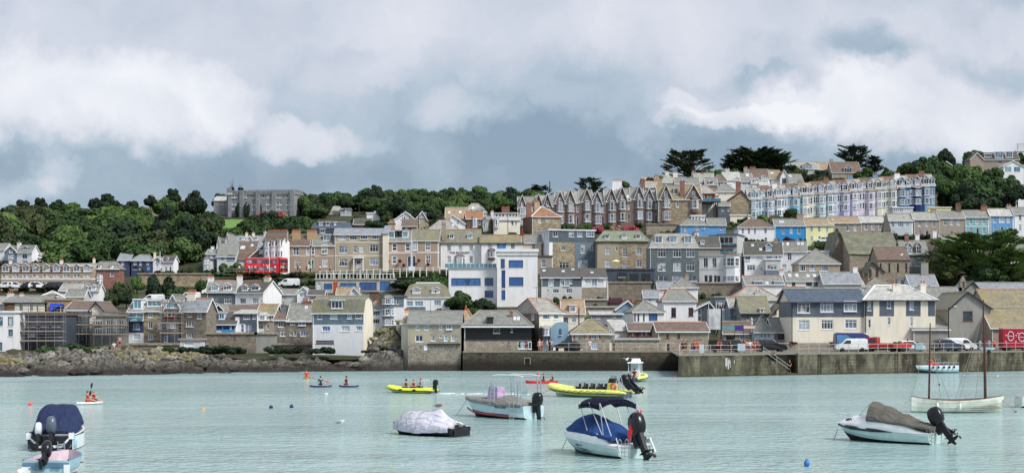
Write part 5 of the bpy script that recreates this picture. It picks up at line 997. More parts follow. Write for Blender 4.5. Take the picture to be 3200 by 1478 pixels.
r_,tx_,pz_,D_=H('right half of the long quay building, white hipped roof and striped slate panels over cream',2702,2923,935,1072,'cream','hip',892,'white',hin=60,dep=12,gut='d',ds=-3.4,bands=[(2702,2729,938,988,'slate'),(2748,2794,938,988,'slate'),(2831,2877,938,988,'slate'),(2900,2922,938,988,'slate')],wins=[(937,970,10,[2717],'s'),(937,963,13,[2778],'s'),(939,968,13,[2849],'s'),(998,1024,8,[2717],'s'),(992,1014,9,[2778],'s'),(991,1020,9,[2848],'s')],chim=[(2801,24,887,'cream',2,.3),(2884,17,886,'cream',2,.3)],rid='w',oh=.35)
H('big plain grey slate roof behind the quay, left of the grey gabled boat house',2885,3015,962,1010,'pale','side',897,'slate',dep=13,ds=9,gut='w')
H('white cottage strip showing under the big plain grey roof',2920,2965,962,990,'white','flat',None,'slate',dep=3,ds=2,wins=[(967,976,9,[2928,2944],'c')])
H('low grey lean-to with white fascia beside the boat house gable',2852,2966,1028,1072,'grey','mono',986,'slate',dep=7,ds=-4,yaw=0)
H('grey rendered boat house gable with red-brown loft window',2966,3096,962,1068,'grey','front',911,'lich',ax_=3023,dep=14,ds=-5,gut=None,wins=[(972,1003,30,[3024],'p','r',0)],bands=[(1028,1030,'tan')],name='boat_house',cat='building')
H('long golden lichen roof running right from the boat house gable',3090,3260,968,1068,'grey','side',904,'gold',dep=12,ds=-1,gut='d',rid='r')
H('lower golden lichen roof with dark wall beneath, behind the red food truck',3098,3290,1022,1068,'taupe','side',962,'gold',dep=9,ds=-8,gut='w')
H('stone gable with carved finial and long grey roof behind the golden roofs',3008,3068,910,960,'grey','front',879,'slate',ax_=3040,dep=10,ds=3,gut=None,name='chapel')
H('long pale grey roof running right from the finial gable',3066,3260,912,960,'grey','side',883,'grey',dep=9,ds=5,gut=None)
# ---- church, gothic house, whites behind
r_,tx_,pz_,D_=H('stone church with huge mossy striped roof',2655,2815,792,880,'stone','side',728,'moss',dep=18,ds=10,name='church',cat='church',gut=None)
H('gabled west front of the stone church, left of the mossy roof',2598,2658,800,870,'dstone','front',722,'moss',ax_=2620,dep=12,ds=13,gut=None,name='church',cat='church')
H('brown-roofed church aisle with four tall pointed windows',2744,2842,810,880,'stone','side',771,'brown',dep=9,ds=0,name='church',cat='church',gut=None,wins=[(822,850,6,[2752,2779,2806,2832],'p','r',3)])
H('small stone apse with red-framed windows in front of the church aisle',2712,2764,848,880,'stone','front',818,'moss',ax_=2724,ds=-5,dep=6,name='church',cat='church',wins=[(840,862,7,[2720,2741],'p','r',3)],gut=None)
H('low moss-roofed stone porch between the church front and apse',2650,2702,800,860,'dstone','side',775,'moss',ds=5,dep=6,name='church',cat='church',gut=None)
H('grey gothic stone house with twin white-trimmed gabled dormers',2822,2904,795,870,'gstone','side',752,'slate',dep=9,dorm=[(2842,18,759,793,'g','gstone','S'),(2871,18,757,792,'g','gstone','S')],wins=[(812,832,26,[2870],'T'),(812,830,10,[2845])],chim=[(2833,12,733,'redbrick',2)],gut='d')
H('tall taupe gable wall with brick strip at the right of the twin gabled dormers',2902,2962,800,870,'taupe','front',742,'tan',ax_=2938,dep=9,gut=None,bands=[(2902,2916,756,870,'orange')])
H('white house with dark windows and skylights between church and big cypress',2942,3030,752,790,'white','side',734,'slate',wins=[(757,769,11,[2977],'c','r',3),(756,770,11,[3000],'c','r',3)],sky=[(2988,741,9,6),(3012,741,9,6)],chim=[(2920,12,722,'white',2),(2866,12,734,'white',1)])
H('white gabled house with grey roof behind the right of the big cypress',3155,3235,775,830,'white','side',742,'slate',side=None,yaw=-14,wins=[(774+3,790,8,[3160])],dep=10,sky=[(3130,755,9,5)])
H('low slate roofed cottage with tall grey chimney stack under the gothic house',2845,2930,890,905,'white','side',858,'grey',ds=-3,dep=7,chim=[(2889,22,820,'grey',1)])
H('pale pyramid roof above the white-roofed quay building',2708,2792,893,915,'pale','hip',868,'lich',hin=40,ds=2,dep=8,chim=[(2698,18,863,'dkbrown',1),(2808,12,872,'bluegrey',2)])
H('small white gabled dormer house right of the long plain grey roof',2655,2700,893,912,'white','side',876,'pale',ds=-2,dorm=[(2672,16,878,892,'g','white','c')])
s0=PT(2769,740,Dp(757)-3);m=MB();sp=thing('church_spire','slender dark slate spire standing before the taupe and grey-blue cottages','spire',s0)
k=(s0.y)/F
m.add([(-13*k,-13*k,18*k),(13*k,-13*k,18*k),(13*k,13*k,18*k),(-13*k,13*k,18*k),(0,0,78*k)],[(0,1,4),(1,2,4),(2,3,4),(3,0,4),(3,2,1,0)],RF['dark']);m.build('spire_roof',sp)
m=MB();m.box(-12*k,12*k,-12*k,12*k,-3,18*k,W['dstone']);m.build('tower',sp)
b0=PT(3008,910,Dp(960)+4);k=b0.y/F;b_=thing('bell_cote','little stone bell cote with pointed cap beside the finial gable','bell cote',b0);m=MB()
m.box(-9*k,-4*k,-.5,.5,-3,30*k,W['stone']);m.box(4*k,9*k,-.5,.5,-3,30*k,W['stone']);m.box(-9*k,9*k,-.5,.5,-3,12*k,W['stone']);m.prism([(-9*k,30*k),(9*k,30*k),(0,48*k)],-.55,.55,W['stone']);m.build('arch',b_)
# ---- upper right hill
H('large slate-roofed villa with three white dormers on the right hill crest',3048,3185,500,545,'taupe','side',478,'dark',dep=10,wins=[(502,512,13,[3125],'c')],dorm=[(3088,24,482,492,'f','white','t'),(3122,26,476,496,'f','white','t'),(3154,22,476,494,'f','white','t')],yaw=-6)
H('white-edged gable of the crest villa, left end',3032,3074,498,545,'taupe','front',477,'dark',ds=-2,dep=8)
H('white house with glazed gable front below the crest villa',3136,3200,520,565,'white','front',502,'white',ax_=3166,dep=8,wins=[(522,538,20,[3150,3178],'c','w',2)],ds=-10)
H('small brown gabled house peeping from the crest trees',2932,2982,521,550,'dkbrown','front',504,'brown',dep=7,wins=[(511,518,7,[2952])])
H('pale flat-topped house at the very top right corner',3176,3215,473,510,'softwhite','flat',None,'white',dep=6,wins=[(456+20,485,7,[3190])],chim=[(3190,22,450,'softwhite',0)])
H('long thatch-like brown roofed bungalow under the right cypress',2600,2690,538,565,'taupe','side',507,'brown',dep=10,wins=[(537+2,545,10,[2612,2632],'c')],dorm=[(2650,26,518,540,'g','taupe','t')])
H('pale house with white gable and rooflight left of the thatch-like bungalow',2480,2560,528,560,'pale','side',506,'pale',dep=9,dorm=[(2522,32,508,532,'g','taupe','T')],chim=[(2598,10,500,'stone',2)])
H('grey stone gabled house between the pale house and the bungalow',2556,2606,530,560,'grey','side',508,'tan',dep=8,wins=[(532,540,7,[2570])])
H('white arcaded villa at the right edge under the big dark trees',3162,3215,606,640,'white','side',582,'white',wins=[(608,616,8,[3172,3184,3196],'p','d',3)],ds=0)
H('blue timber summer house under the big dark trees',3105,3148,613,630,'bluegrey','flat',None,'grey',dep=4,wins=[(616,627,9,[3115,3128,3140],'s')],name='summer_house')
H('little white gabled shed left of the arcaded villa',3152,3180,632,642,'white','front',622,'white',dep=4,name='shed',cat='shed')
H('white flat-roofed garden room with slatted front above the taupe cottages',2790,2853,650,668,'softwhite','flat',None,'white',dep=4,wins=[(652,662,3,[2795,2801,2807,2813,2819],'p')],name='garden_room',cat='shed',d=432)
H('pale yellow garden wall right of the white garden room',2900,2972,650,668,'yellow','flat',None,'cream',dep=.5,d=434,name='garden_wall',cat='wall',gut=None)
H('cream garden wall below the rough stone end gable',2282,2345,674,700,'cream','flat',None,'white',dep=.5,d=432,name='garden_wall',cat='wall',gut=None)
H('rubble retaining wall beneath the big gabled end house',2020,2130,702,730,'stone','flat',None,'stone',dep=.6,d=Dp(722)-2,name='retaining_wall',cat='wall',gut=None,ext=4)
# ---- far left lower
H('low white house with pale roof and chimney under the parked cars',186,262,907,945,'pale','side',886,'pale',dep=9,wins=[(918,930,9,[219]),(917,932,17,[245],'c')],yaw=4)
H('white balconied attic house right of the low pale roof',256,308,906,950,'white','side',888,'slate',dorm=[(268,16,890,906,'g','white','c'),(292,16,888,905,'g','white','c')],wins=[(917,932,9,[250]),(916,930,14,[285],'c')],chim=[(294,10,880,'grey',1)],ds=-2)
H('small mossy-roofed pale house left of the brown gabled roof',205,262,925,960,'pale','side',904,'slate',ds=-8,wins=[(930,938,10,[225])])
H('rough stone retaining wall draped with ivy below the upper road',433,655,857,925,'ochre','flat',None,'stone',dep=.8,d=Dp(880),name='retaining_wall',cat='wall',gut=None,ext=4)
for a_,b_,ya,wl,lb in((398,645,1078,'stone','rubble sea wall under the tall stone houses and the ruined white wall'),(645,800,1044,'dstone','high dark rubble base under the blue cottage and slate balcony house'),(800,860,1044,'grey','pale cemented base under the ochre-roofed balcony house'),(857,978,1078,'dstone','rubble sea wall beneath the two stone cottages'),(974,1140,1094,'dstone','dark rubble plinth beneath the big shore house')):
 H(lb,a_,b_,ya,1100,wl,'flat',None,'stone',d=Dp(1080)-3.2-(a_==398)*1.0-(ya>1090)*2.6,dep=2,ext=3,name='sea_wall',cat='wall',gut=None)
 # -------------------------- trees and shrubs
def M_leaf(c1,c2,name='foliage',rough=.75):
 m,T,b=newmat(name,rough,.15)
 tc=T.node('ShaderNodeTexCoord').outputs['Object'];oi=T.node('ShaderNodeObjectInfo').outputs['Random']
 g=T.node('ShaderNodeNewGeometry').outputs['Random Per Island']
 n=T.node('ShaderNodeTexNoise',{'Vector':tc,'Scale':2.6,'Detail':3.0}).outputs['Fac']
 f=T.math('ADD',T.math('MULTIPLY',n,.55),T.math('ADD',T.math('MULTIPLY',oi,.45),T.math('MULTIPLY',g,.16)))
 T.l.new(T.ramp(f,[(.25,c1),(.85,c2)]),b.inputs['Base Color'])
 return m
BARK=M_plain('4a4036',.9,.1,var=.2,name='bark')
LEAF={'green':M_leaf((.024,.050,.018),(.088,.150,.045)),'mid':M_leaf((.018,.038,.016),(.060,.108,.036)),'dark':M_leaf((.012,.024,.014),(.030,.052,.026)),'bright':M_leaf((.038,.078,.022),(.125,.205,.055)),'olive':M_leaf((.030,.042,.020),(.070,.090,.038)),'cyp':M_leaf((.018,.032,.018),(.058,.088,.042)),'cyp2':M_leaf((.045,.085,.035),(.22,.31,.10)),'red':M_leaf((.06,.012,.012),(.30,.03,.04)),'pink':M_leaf((.25,.04,.07),(.62,.16,.20)),'tanp':M_leaf((.22,.13,.08),(.50,.32,.24)),'purple':M_leaf((.03,.015,.02),(.09,.04,.05))}
def leafquad(vs,fs,p,n,s,rr,asp=1.0):
 t=n.cross(Vector((rr.uniform(-1,1),rr.uniform(-1,1),rr.uniform(-1,1)))).normalized();b=n.cross(t)
 t*=s*asp;b*=s;o=len(vs)
 vs+=[p-t*.9-b*.2,p-t*.1-b,p+t-b*.1,p+t*.1+b];fs.append((o,o+1,o+2,o+3))
def crown_proto(seed,mat,K=24,N=3400,flat=.7,leaf=.066,kind='round'):
 rr=random.Random(seed);mb=MB();lob=[]
 for i in range(K):
  a=rr.uniform(0,6.283);q=rr.random()**.6
  if kind=='round':c=Vector((math.cos(a)*q*.66,math.sin(a)*q*.66,rr.uniform(.15,.95)*(1-q*.55)));r=rr.uniform(.17,.38)
  elif kind=='cone':z=rr.random();c=Vector((math.cos(a)*.5*(1-z)*q,math.sin(a)*.5*(1-z)*q,z*1.5));r=.36*(1-z)+.12
  elif kind=='bush':c=Vector((math.cos(a)*q*.72,math.sin(a)*q*.72,rr.uniform(.0,.5)));r=rr.uniform(.28,.4)
  lob.append((c,r,Vector((1,1,flat))))
 vs,fs=[],[]
 tot=sum(l[1]**2 for l in lob)
 for c,r,e in lob:
  for k in range(int(N*r*r/tot)):
   d=Vector((rr.gauss(0,1),rr.gauss(0,1),rr.gauss(.25,1))).normalized()
   p=c+Vector((d.x*e.x,d.y*e.y,d.z*e.z))*r*rr.uniform(.86,1.12)
   if any((p-c2).length<r2*.72 for c2,r2,_ in lob if c2 is not c):continue
   if p.z<-.18:continue
   n=(d+Vector((rr.gauss(0,.45),rr.gauss(0,.45),rr.gauss(.15,.45)))).normalized()
   leafquad(vs,fs,p,n,leaf*rr.uniform(.6,1.25),rr,1.2)
  mb.ell(c,(r*.86,r*.86,r*.86*flat),mat,7,5,fn=lambda v:v*(1+.12*rr.uniform(-1,1)))
 mb.add(vs,fs,mat)
 return mb.mesh('crown')
def trunk_proto(seed,limbs=5,h=.55,spread=.5,kind='round'):
 rr=random.Random(seed);mb=MB()
 mb.tube([(0,0,-.6),(.01,0,-.2),(.03,.02,.2)],[.075,.055,.045],BARK,6)
 for k in range(limbs):
  a=k*6.283/limbs+rr.uniform(-.4,.4);q=spread*rr.uniform(.5,1)
  mb.tube([(.02,.01,rr.uniform(-.05,.15)),(math.cos(a)*q*.45,math.sin(a)*q*.45,h*.6),(math.cos(a)*q,math.sin(a)*q,h*rr.uniform(.9,1.3))],[.035,.024,.010],BARK,5)
 return mb.mesh('trunk')
def cypress_proto(seed,mat,n=34,N=2600,wide=1.0,low=.05):
 rr=random.Random(seed);mb=MB();tb=MB();vs,fs=[],[]
 tb.tube([(0,0,-.35),(.0,0,0),(.03,.0,.3)],[.06,.05,.035],BARK,7)
 for i in range(n):
  a=rr.uniform(0,6.283);z=low+(1-low)*rr.random()**.8;q=wide*(.25+.75*math.sqrt(max(0,1-((z-.28)/.80)**2)))*rr.uniform(.45,1)
  c=Vector((math.cos(a)*q,math.sin(a)*q,z*.92));L=rr.uniform(.17,.30);Wd_=rr.uniform(.12,.20)
  ang=a+rr.uniform(-.4,.4);out=Vector((math.cos(ang),math.sin(ang),rr.uniform(.12,.4))).normalized();sd=Vector((-math.sin(ang),math.cos(ang),0))
  if i%2==0:tb.tube([(.02*rr.random(),0,rr.uniform(-.05,.2)),(c.x*.5,c.y*.5,c.z*.55),tuple(c-out*L*.5)],[.026,.018,.007],BARK,5)
  up=out.cross(sd)*-1
  if up.z<0:up=-up
  for k in range(int(N/n)):
   s_,t_=rr.uniform(-1,1),rr.uniform(-1,1)
   if s_*s_*.8+t_*t_>1:continue
   p=c+out*L*s_+sd*Wd_*t_*(1.1-.45*s_)+up*rr.gauss(0,.018)
   nn=(up+Vector((rr.gauss(0,.35),rr.gauss(0,.35),0))).normalized();o=len(vs);le=rr.uniform(.03,.065)
   dr=(out+sd*rr.uniform(-.9,.9)*.9+up*rr.uniform(-.1,.35)).normalized();w_=nn.cross(dr)*le*.42
   vs+=[p-w_,p+dr*le*1.5,p+w_,p-dr*le*.6];fs.append((o,o+1,o+2,o+3))
  mb.ell(c,(L*.75,Wd_*.6,.03),mat,6,4,rot=Matrix((out,sd,up)).transposed())
 mb.add(vs,fs,mat)
 return mb.mesh('crown'),tb.mesh('trunk')
CR={};TK=[trunk_proto(50+i)for i in range(3)]
for i,(k,n)in enumerate((('green',4),('mid',4),('dark',3),('bright',1),('olive',2),('purple',1))):
 CR[k]=[crown_proto(100+i*10+j,LEAF[k])for j in range(n)]
for k in('green','mid','dark','bright','olive','red','pink','tanp','purple'):CR['b_'+k]=[crown_proto(300+j,LEAF[k],9,900,.85,.11,'bush')for j in range(2)]
CR['cone']=[crown_proto(400,LEAF['cyp'],26,2200,.6,.06,'cone')]
CY=[cypress_proto(501+i,LEAF['cyp'],80,8000)for i in range(3)]+[cypress_proto(520,LEAF['cyp2'],130,15000,1.2,-.25)]
def tree(px,base,top,w,kind,label,group=None,d=None,name='tree',cat='tree',z=None,trunk=True):
 """px column, base row, top row, crown width in photo pixels"""
 d=d or Dp(base);P=PT(px,base,d);P.z=ground_at(P.x,P.y)if z is None else z
 h=HC-(top-YH)/F*d-P.z;rad_=w/2/F*d;h=max(h,rad_*.5)
 rt=thing(name,label,cat,P,R.uniform(0,6.28),group)
 if kind.startswith('cy'):
  cm,tm=CY[int(kind[2])];s=(rad_*1.0,rad_*1.0,h*.98)
  c=bpy.data.objects.new('crown',cm);t=bpy.data.objects.new('trunk',tm)
  for o in(c,t):COL.objects.link(o);o.parent=rt;o.scale=s;o.location=(0,0,h*.12)
 elif kind.startswith('b_'):
  c=bpy.data.objects.new('foliage',R.choice(CR[kind]));COL.objects.link(c);c.parent=rt;c.scale=(rad_,rad_,h*1.15);
 else:
  hc=min(h*.92,rad_*1.75)if kind!='cone' else h*.95
  c=bpy.data.objects.new('crown',R.choice(CR[kind]));COL.objects.link(c);c.parent=rt;c.scale=(rad_*R.uniform(.85,1.15),rad_*R.uniform(.85,1.15),hc/1.15*R.uniform(.85,1)if kind!='cone' else hc/1.7);c.location=(0,0,h-hc)
  t=bpy.data.objects.new('trunk',R.choice(TK));COL.objects.link(t);t.parent=rt;t.scale=(rad_,rad_,hc*.8);t.location=(0,0,h-hc)
  if h-hc>hc*.4:t.scale[2]=max(t.scale[2],(h-hc)*1.7)
 return rt
def blocked(px,d,hw=25):
 return any(a-hw<px<b+hw and d0-26<d<d1+4 for a,b,d0,d1,_ in HR)
NT_=[0]
def forest(x0,x1,rows,step,hm,wm,kinds,label,group,excl=()):
 for base0 in rows:
  x=x0+R.uniform(0,step)
  while x<x1:
   px=x+R.uniform(-.25,.25)*step;base=base0+R.uniform(-9,9);x+=step*R.uniform(.8,1.2)
   if base<ridge(px)-4:continue
   if any(a<px<b and c<base<e for a,b,c,e in excl):continue
   d=Dp(base)
   if blocked(px,d):continue
   h=R.uniform(*hm)*(.72 if base<742 and px<640 else 1);w=R.uniform(*wm)
   tree(px,base,base-h/d*F,w/d*F,R.choice(kinds),label,group);NT_[0]+=1
forest(-60,660,(846,820,795,770,748,726,703),62,(6.5,11),(7.5,16),['green','green','green','bright','mid','mid','olive','dark'],'leafy tree packed among others in the wood above the left houses','trees of the left hillside wood',excl=((655,770,690,800),(485,545,660,715),(370,700,838,900),(445,592,650,742)))
forest(640,985,(762,745,728,712,698),46,(4.5,7),(7.5,11),['green','mid','mid','dark'],'rounded tree on the slope between the granite hotel and the bus','trees on the slope below the granite hotel',excl=((655,770,688,764),(815,905,668,712),(700,960,600,690)))
forest(935,1320,(722,710,698,687,676,666,657,649,642),40,(4.2,6.6),(7,10.5),['green','green','mid','mid','dark','olive'],'leafy tree on the wooded crest behind the middle roofs','trees of the wooded crest')
forest(1320,1680,(676,666,657,648,640,634),38,(4.0,6.0),(7,10),['green','green','mid','dark'],'small leafy tree on the crest above the crowded roofs','trees of the crest above the roofs')
for a in[(72,692,606,75,'dark','dark pine, leftmost of three on the left skyline'),(124,692,608,62,'dark','dark pine, middle one of three on the left skyline'),(185,690,600,82,'dark','dark pine, widest and rightmost of three on the left skyline'),(338,684,590,118,'dark','broad dark pine standing alone on the left skyline'),(300,684,606,60,'dark','small dark pine leaning against the broad skyline pine'),(415,676,616,80,'dark','dark tree just left of the battlemented house'),(470,672,606,44,'dark','small dark tree behind the left tower of the battlemented house'),(540,668,580,60,'dark','tall dark tree right above the battlemented house'),(520,672,594,90,'mid','green tree behind the battlemented house'),(608,700,586,96,'dark','large dark tree between battlemented house and granite hotel'),(690,650,590,60,'dark','dark tree behind the low hotel wing'),(725,640,578,30,'dark','small dark tuft left above the hotel roof'),(752,640,579,32,'dark','small dark tuft, second above the hotel roof'),(590,790,640,130,'mid','big round tree left of the bright lawn'),(800,748,655,110,'dark','dark round tree on the lawn edge under the hotel'),(650,740,650,100,'dark','very dark tree at the left edge of the bright lawn'),(958,668,596,80,'green','green tree touching the right end of the hotel'),(1012,668,588,78,'mid','domed green tree right of the hotel'),(1075,664,600,50,'dark','dark tree right of the domed green tree'),(1122,664,600,34,'dark','small dark tree before the skyline step'),(1172,652,570,66,'dark','steep dark tree where the skyline steps up'),(1596,650,568,84,'dark','big black round tree left of the gabled terrace'),(1650,640,582,44,'mid','green tree at the left top of the gabled terrace'),(1560,660,588,60,'green','lighter green tree left of the big black round tree'),(1440,645,572,70,'mid','tree at the highest point of the middle crest'),(1525,648,580,80,'green','bright green tree on the middle crest'),(1810,625,577,60,'green','green tree above the fifth gable'),(1950,610,560,60,'green','green tree above the ninth gable'),(2030,600,545,54,'dark','dark tree left of the crowded pale roofs'),(2245,570,514,50,'green','green shrub tree between the two big cypresses'),(2215,574,520,40,'bright','bright little tree below the first big cypress'),(2480,560,500,84,'olive','olive-brown tree sloping down right of the wide cypress'),(2520,575,532,60,'dark','dark low tree below the pale hilltop house'),(2565,585,540,60,'olive','scrubby tree behind the coloured terrace'),(2620,590,545,90,'mid','green scrub tree behind the lilac house'),(2700,580,505,96,'mid','round tree right of the thatch-like bungalow'),(2772,572,513,44,'mid','small round tree in the skyline dip'),(2825,575,503,56,'mid','tree left of the big dark round tree'),(2885,580,470,130,'mid','big dark round tree on the right skyline'),(2955,545,450,70,'dark','tall dark tree right behind the big round skyline tree'),(3045,540,449,86,'mid','green tree left of the crest villa'),(3115,520,464,50,'olive','low scrub tree behind the crest villa'),(3190,520,470,70,'mid','tree right of the crest villa'),(3010,650,495,130,'green','lighter green tree at the upper left of the big dark mass'),(2950,655,530,90,'green','light green tree touching the powder blue end house'),(3080,655,520,150,'mid','huge dark rounded tree above the teal cottage'),(3020,660,555,130,'dark','black-green tree low in the big dark mass'),(3130,655,545,120,'dark','dark tree at the right of the big dark mass'),(3180,660,560,70,'dark','dark tree at the right edge beside the arcaded villa'),(2472,690,640,72,'mid','round green garden tree before the aqua house'),(3180,900,845,110,'bright','bright green tree low at the right edge'),(380,935,862,80,'olive','olive willow-like tree above the mossy pale house'),(428,925,850,60,'green','upright green conifer left of the ivy wall'),(350,960,900,60,'olive','low olive tree left of the slate house'),(395,960,905,50,'dark','dark tree behind the narrow balcony house'),(1290,905,858,150,'mid','wide green bank tree right of the blue shop windows'),(1250,905,866,60,'dark','dark shrub tree at the end of the concrete terrace'),(1355,900,845,90,'green','bright green tree left of the white modern block'),(1435,975,898,120,'mid','dark leafy tree under the white modern wing'),(1510,975,915,84,'dark','dark tree left of the black boarded building'),(1478,980,955,60,'bright','small bright tree above the rubble house roof')]:
 tree(*a)
for a in[(2150,562,472,150,'cy0','big flat-topped cypress, left of two on the crest'),(2355,560,468,185,'cy1','widest flat-topped cypress on the crest'),(2318,562,480,120,'cy0','lower cypress merging into the left of the widest one'),(2385,562,472,150,'cy0','cypress filling the middle of the widest group'),(2425,562,480,130,'cy2','cypress growing into the right side of the widest one'),(2668,545,457,108,'cy0','cypress with layered crown above the thatch-like bungalow'),(2732,545,492,60,'cy2','small leaning cypress right of the layered one'),(1845,620,560,92,'cy1','dark spreading cypress behind the sixth gable'),(1690,622,580,72,'cy2','low dark spreading cypress at the left of the gabled terrace')]:
 tree(*a,name='cypress_tree')
for a in[(2860,578,480,110,'mid','rounded tree at the left of the big skyline group'),(2930,575,466,110,'mid','tallest rounded tree of the big skyline group'),(2780,582,520,90,'mid','low rounded tree before the skyline dip'),(2560,580,522,80,'dark','dark tree between the pale hilltop house and the terrace'),(2200,578,528,60,'mid','tree filling under the first big cypress'),(2060,590,540,60,'mid','rounded tree left of the first big cypress'),(3092,905,812,150,'mid','rounded dark green tree before the huge layered cypress'),(3050,580,503,80,'green','green tree covering the left foot of the crest villa'),(3105,585,508,80,'mid','tree covering the middle foot of the crest villa'),(3150,600,535,70,'green','tree below the glazed gable on the crest'),(3035,655,512,150,'mid','dark dense tree filling the left of the big dark mass'),(3110,652,525,140,'mid','dark dense tree in the middle of the big dark mass'),(2965,652,560,100,'mid','dark tree against the powder blue end house'),(3060,668,585,190,'dark','lowest shaded tree under the big dark mass'),(3165,650,535,90,'mid','dark tree ending the big dark mass before the arcaded villa'),(2990,560,490,110,'mid','skyline tree between the big round tree and the crest villa'),(2905,600,500,120,'mid','dark tree on the slope behind the powder blue end house'),(2290,575,515,90,'mid','low tree under the left of the widest cypress'),(2400,578,520,110,'dark','shaded tree under the widest cypress'),(2460,575,515,90,'olive','olive tree under the right cypress')]:tree(*a)
tree(3060,895,742,300,'cy3','huge layered green cypress in front of the right-hand houses',name='cypress_tree',d=352)
tree(3150,900,800,190,'cy3','lower dark cypress spreading at the right edge',name='cypress_tree',d=346)
tree(1373,722,648,84,'cone','dark feathery conifer between modern gable and mossy tan roof',name='conifer')
tree(2335,725,656,9,'cone','slim dark conifer column before the rough stone end gable',name='conifer')
SB=0
def bush(px,base,top,w,kind,label,group=None,d=None,cat='shrub',name='shrub',z=None):return tree(px,base,top,w,'b_'+kind,label,group,d,name,cat,z)
for a in[(1868,722,702,40,'pink','pink flowering shrub, left of three before the gabled terrace'),(1925,722,702,36,'tanp','cream-pink flowering shrub, middle of three before the gabled terrace'),(1972,722,702,50,'pink','red-pink flowering shrub, right of three before the gabled terrace'),(1825,722,703,50,'bright','bright green clipped shrub under the sixth gable'),(1770,722,692,28,'green','green shrub right of the four-sided roof house'),(2395,692,668,60,'bright','rounded bright hedge at the left foot of the coloured terrace'),(2432,692,670,50,'green','green hedge before the white bay house'),(2320,700,676,34,'dark','dark shrub below the rough stone end gable'),(2300,705,690,40,'green','pale green shrub beside the cream garden wall'),(2467,762,738,44,'purple','dark red-purple bush before the bright blue cottage'),(2343,765,737,38,'dark','clipped round dark bush beside the flats'),(2578,775,752,60,'mid','hedge below the yellow cottage'),(1707,945,930,38,'bright','bright green bush at the foot of the pale house'),(1835,1005,986,36,'bright','bright green bush left of the granite cottage'),(2795,1075,1012,42,'mid','green climbing shrub against the cream quay building'),(3120,745,725,130,'green','green shrubs below the mid blue cottage'),(2970,745,705,100,'mid','leafy shrub mass before the taupe cottages'),(2825,740,706,26,'green','small palm-like shrub before the grey-blue cottage'),(2840,755,728,40,'mid','shrub right of the mossy church roof'),(2608,755,708,30,'olive','olive shrub behind the church front'),(2590,800,760,30,'dark','dark shrub left of the church front'),(2845,900,866,60,'purple','dark red-brown shrub below the gothic house'),(495,925,855,90,'dark','dark ivy mass hanging left of the rough retaining wall'),(555,925,890,70,'mid','green ivy over the rough retaining wall'),(640,905,858,60,'mid','ivy at the right end of the rough retaining wall'),(1372,905,840,60,'bright','bright hedge top beside the glass balustrade'),(905,898,880,60,'mid','shrub beside the white vans'),(850,890,862,90,'dark','dark ivy bank behind the lit white flank'),(960,890,870,60,'mid','shrub left of the concrete terrace'),(720,850,818,70,'mid','leafy shrub left of the red bus'),(755,850,826,50,'green','lighter shrub touching the red bus'),(580,852,832,50,'olive','pale shrub on the road wall below the dark wood'),(2020,905,885,40,'mid','green growth on the dark retaining wall')]:
 bush(*a)
for i in range(34):
 px=470+i*28;
 bush(px+R.uniform(-6,6),868+R.uniform(-3,4),848+R.uniform(-3,3)if px>900 else 853,40,R.choice(['mid','green','olive','dark']),'low hedge bush along the upper road edge below the brown houses','hedge bushes along the upper road',d=Dp(862))
for i,px in enumerate((742,770,772,818,858,886)):
 bush(px,668,628+R.uniform(0,16),16,'dark','narrow dark climber against the granite hotel front','dark climbers on the granite hotel',d=Dp(668)-1.5)
for i in range(240):
 px=R.uniform(-20,3200);base=R.uniform(735,985);d=Dp(base)
 if blocked(px,d,8)or ground_at((px-1600)/F*d,d)>60:continue
 if px<640 and base<850:continue
 bush(px,base,base-R.uniform(12,26),R.uniform(22,48),R.choice(['mid','green','olive','dark','dark']),'small garden shrub in a gap between the hillside houses','garden shrubs between the houses')
for a,b,d0,d1,yb in list(HR):
 if 700<yb<1000 and not 828<yb<850 and b-a>24 and R.random()<.85:
  for k in range(1+(b-a>70)):
   px=R.uniform(a+6,b-6);w=R.uniform(20,40);P=PT(px,yb,d0-1.6);t_=tree(px,yb,yb-R.uniform(8,17),w,'b_'+R.choice(['mid','green','dark','olive']),'small garden shrub in a gap between the hillside houses','garden shrubs between the houses',d0-1.6,'shrub','shrub',P.z-.4)
for a in[(1000,722,676,70,'mid','tree left of the small split-roofed house'),(1082,716,690,70,'green','leafy tree right below the small split-roofed house'),(1120,706,664,60,'mid','tree left of the stepped white chimney'),(1160,716,684,80,'green','leafy tree in front of the stepped white chimney wall'),(1212,706,660,64,'mid','tree between stepped white chimney and modern gable'),(1040,722,700,60,'mid','low tree behind the dark mansard roof')]:tree(*a)
# -------------------------- boats
GEL=M_plain('e9ebec',.22,.5,var=.03,name='white_gelcoat');GELG=M_plain('b9cfcf',.25,.5,var=.04,name='water_reflection_gelcoat');ALU=M_plain('c9cdd2',.25,.6,.7,var=.05,name='steel_tube')  # pale green hull tone: the water's reflection put into the gelcoat colour
MBLK=M_plain('101114',.28,.5,var=.1,name='black_cowling');MDK=M_plain('1b1d20',.5,.4,name='dark_rubber');MGR=M_plain('55606e',.3,.5,name='grey_cowling');NAVY=M_plain('20305e',.5,.3,name='navy_trim')
def M_cloth(c,name='boat_cover'):
 m,T,b=newmat(name,.8,.2);col=srgb(c);v,r=ocoord(T)
 n=T.node('ShaderNodeTexNoise',{'Vector':v,'Scale':2.2,'Detail':5.0,'Distortion':.8}).outputs['Fac']
 n2=T.node('ShaderNodeTexNoise',{'Vector':T.node('ShaderNodeVectorMath',{0:v,1:(.7,1.8,1.2)},operation='MULTIPLY').outputs[0],'Scale':1.6,'Detail':4.0,'Distortion':1.5}).outputs['Fac']
 T.l.new(T.mix(n,tuple(x*.6 for x in col),tuple(min(1,x*1.35)for x in col)),b.inputs['Base Color']);bump(T,b,n2,.22,.9);return m
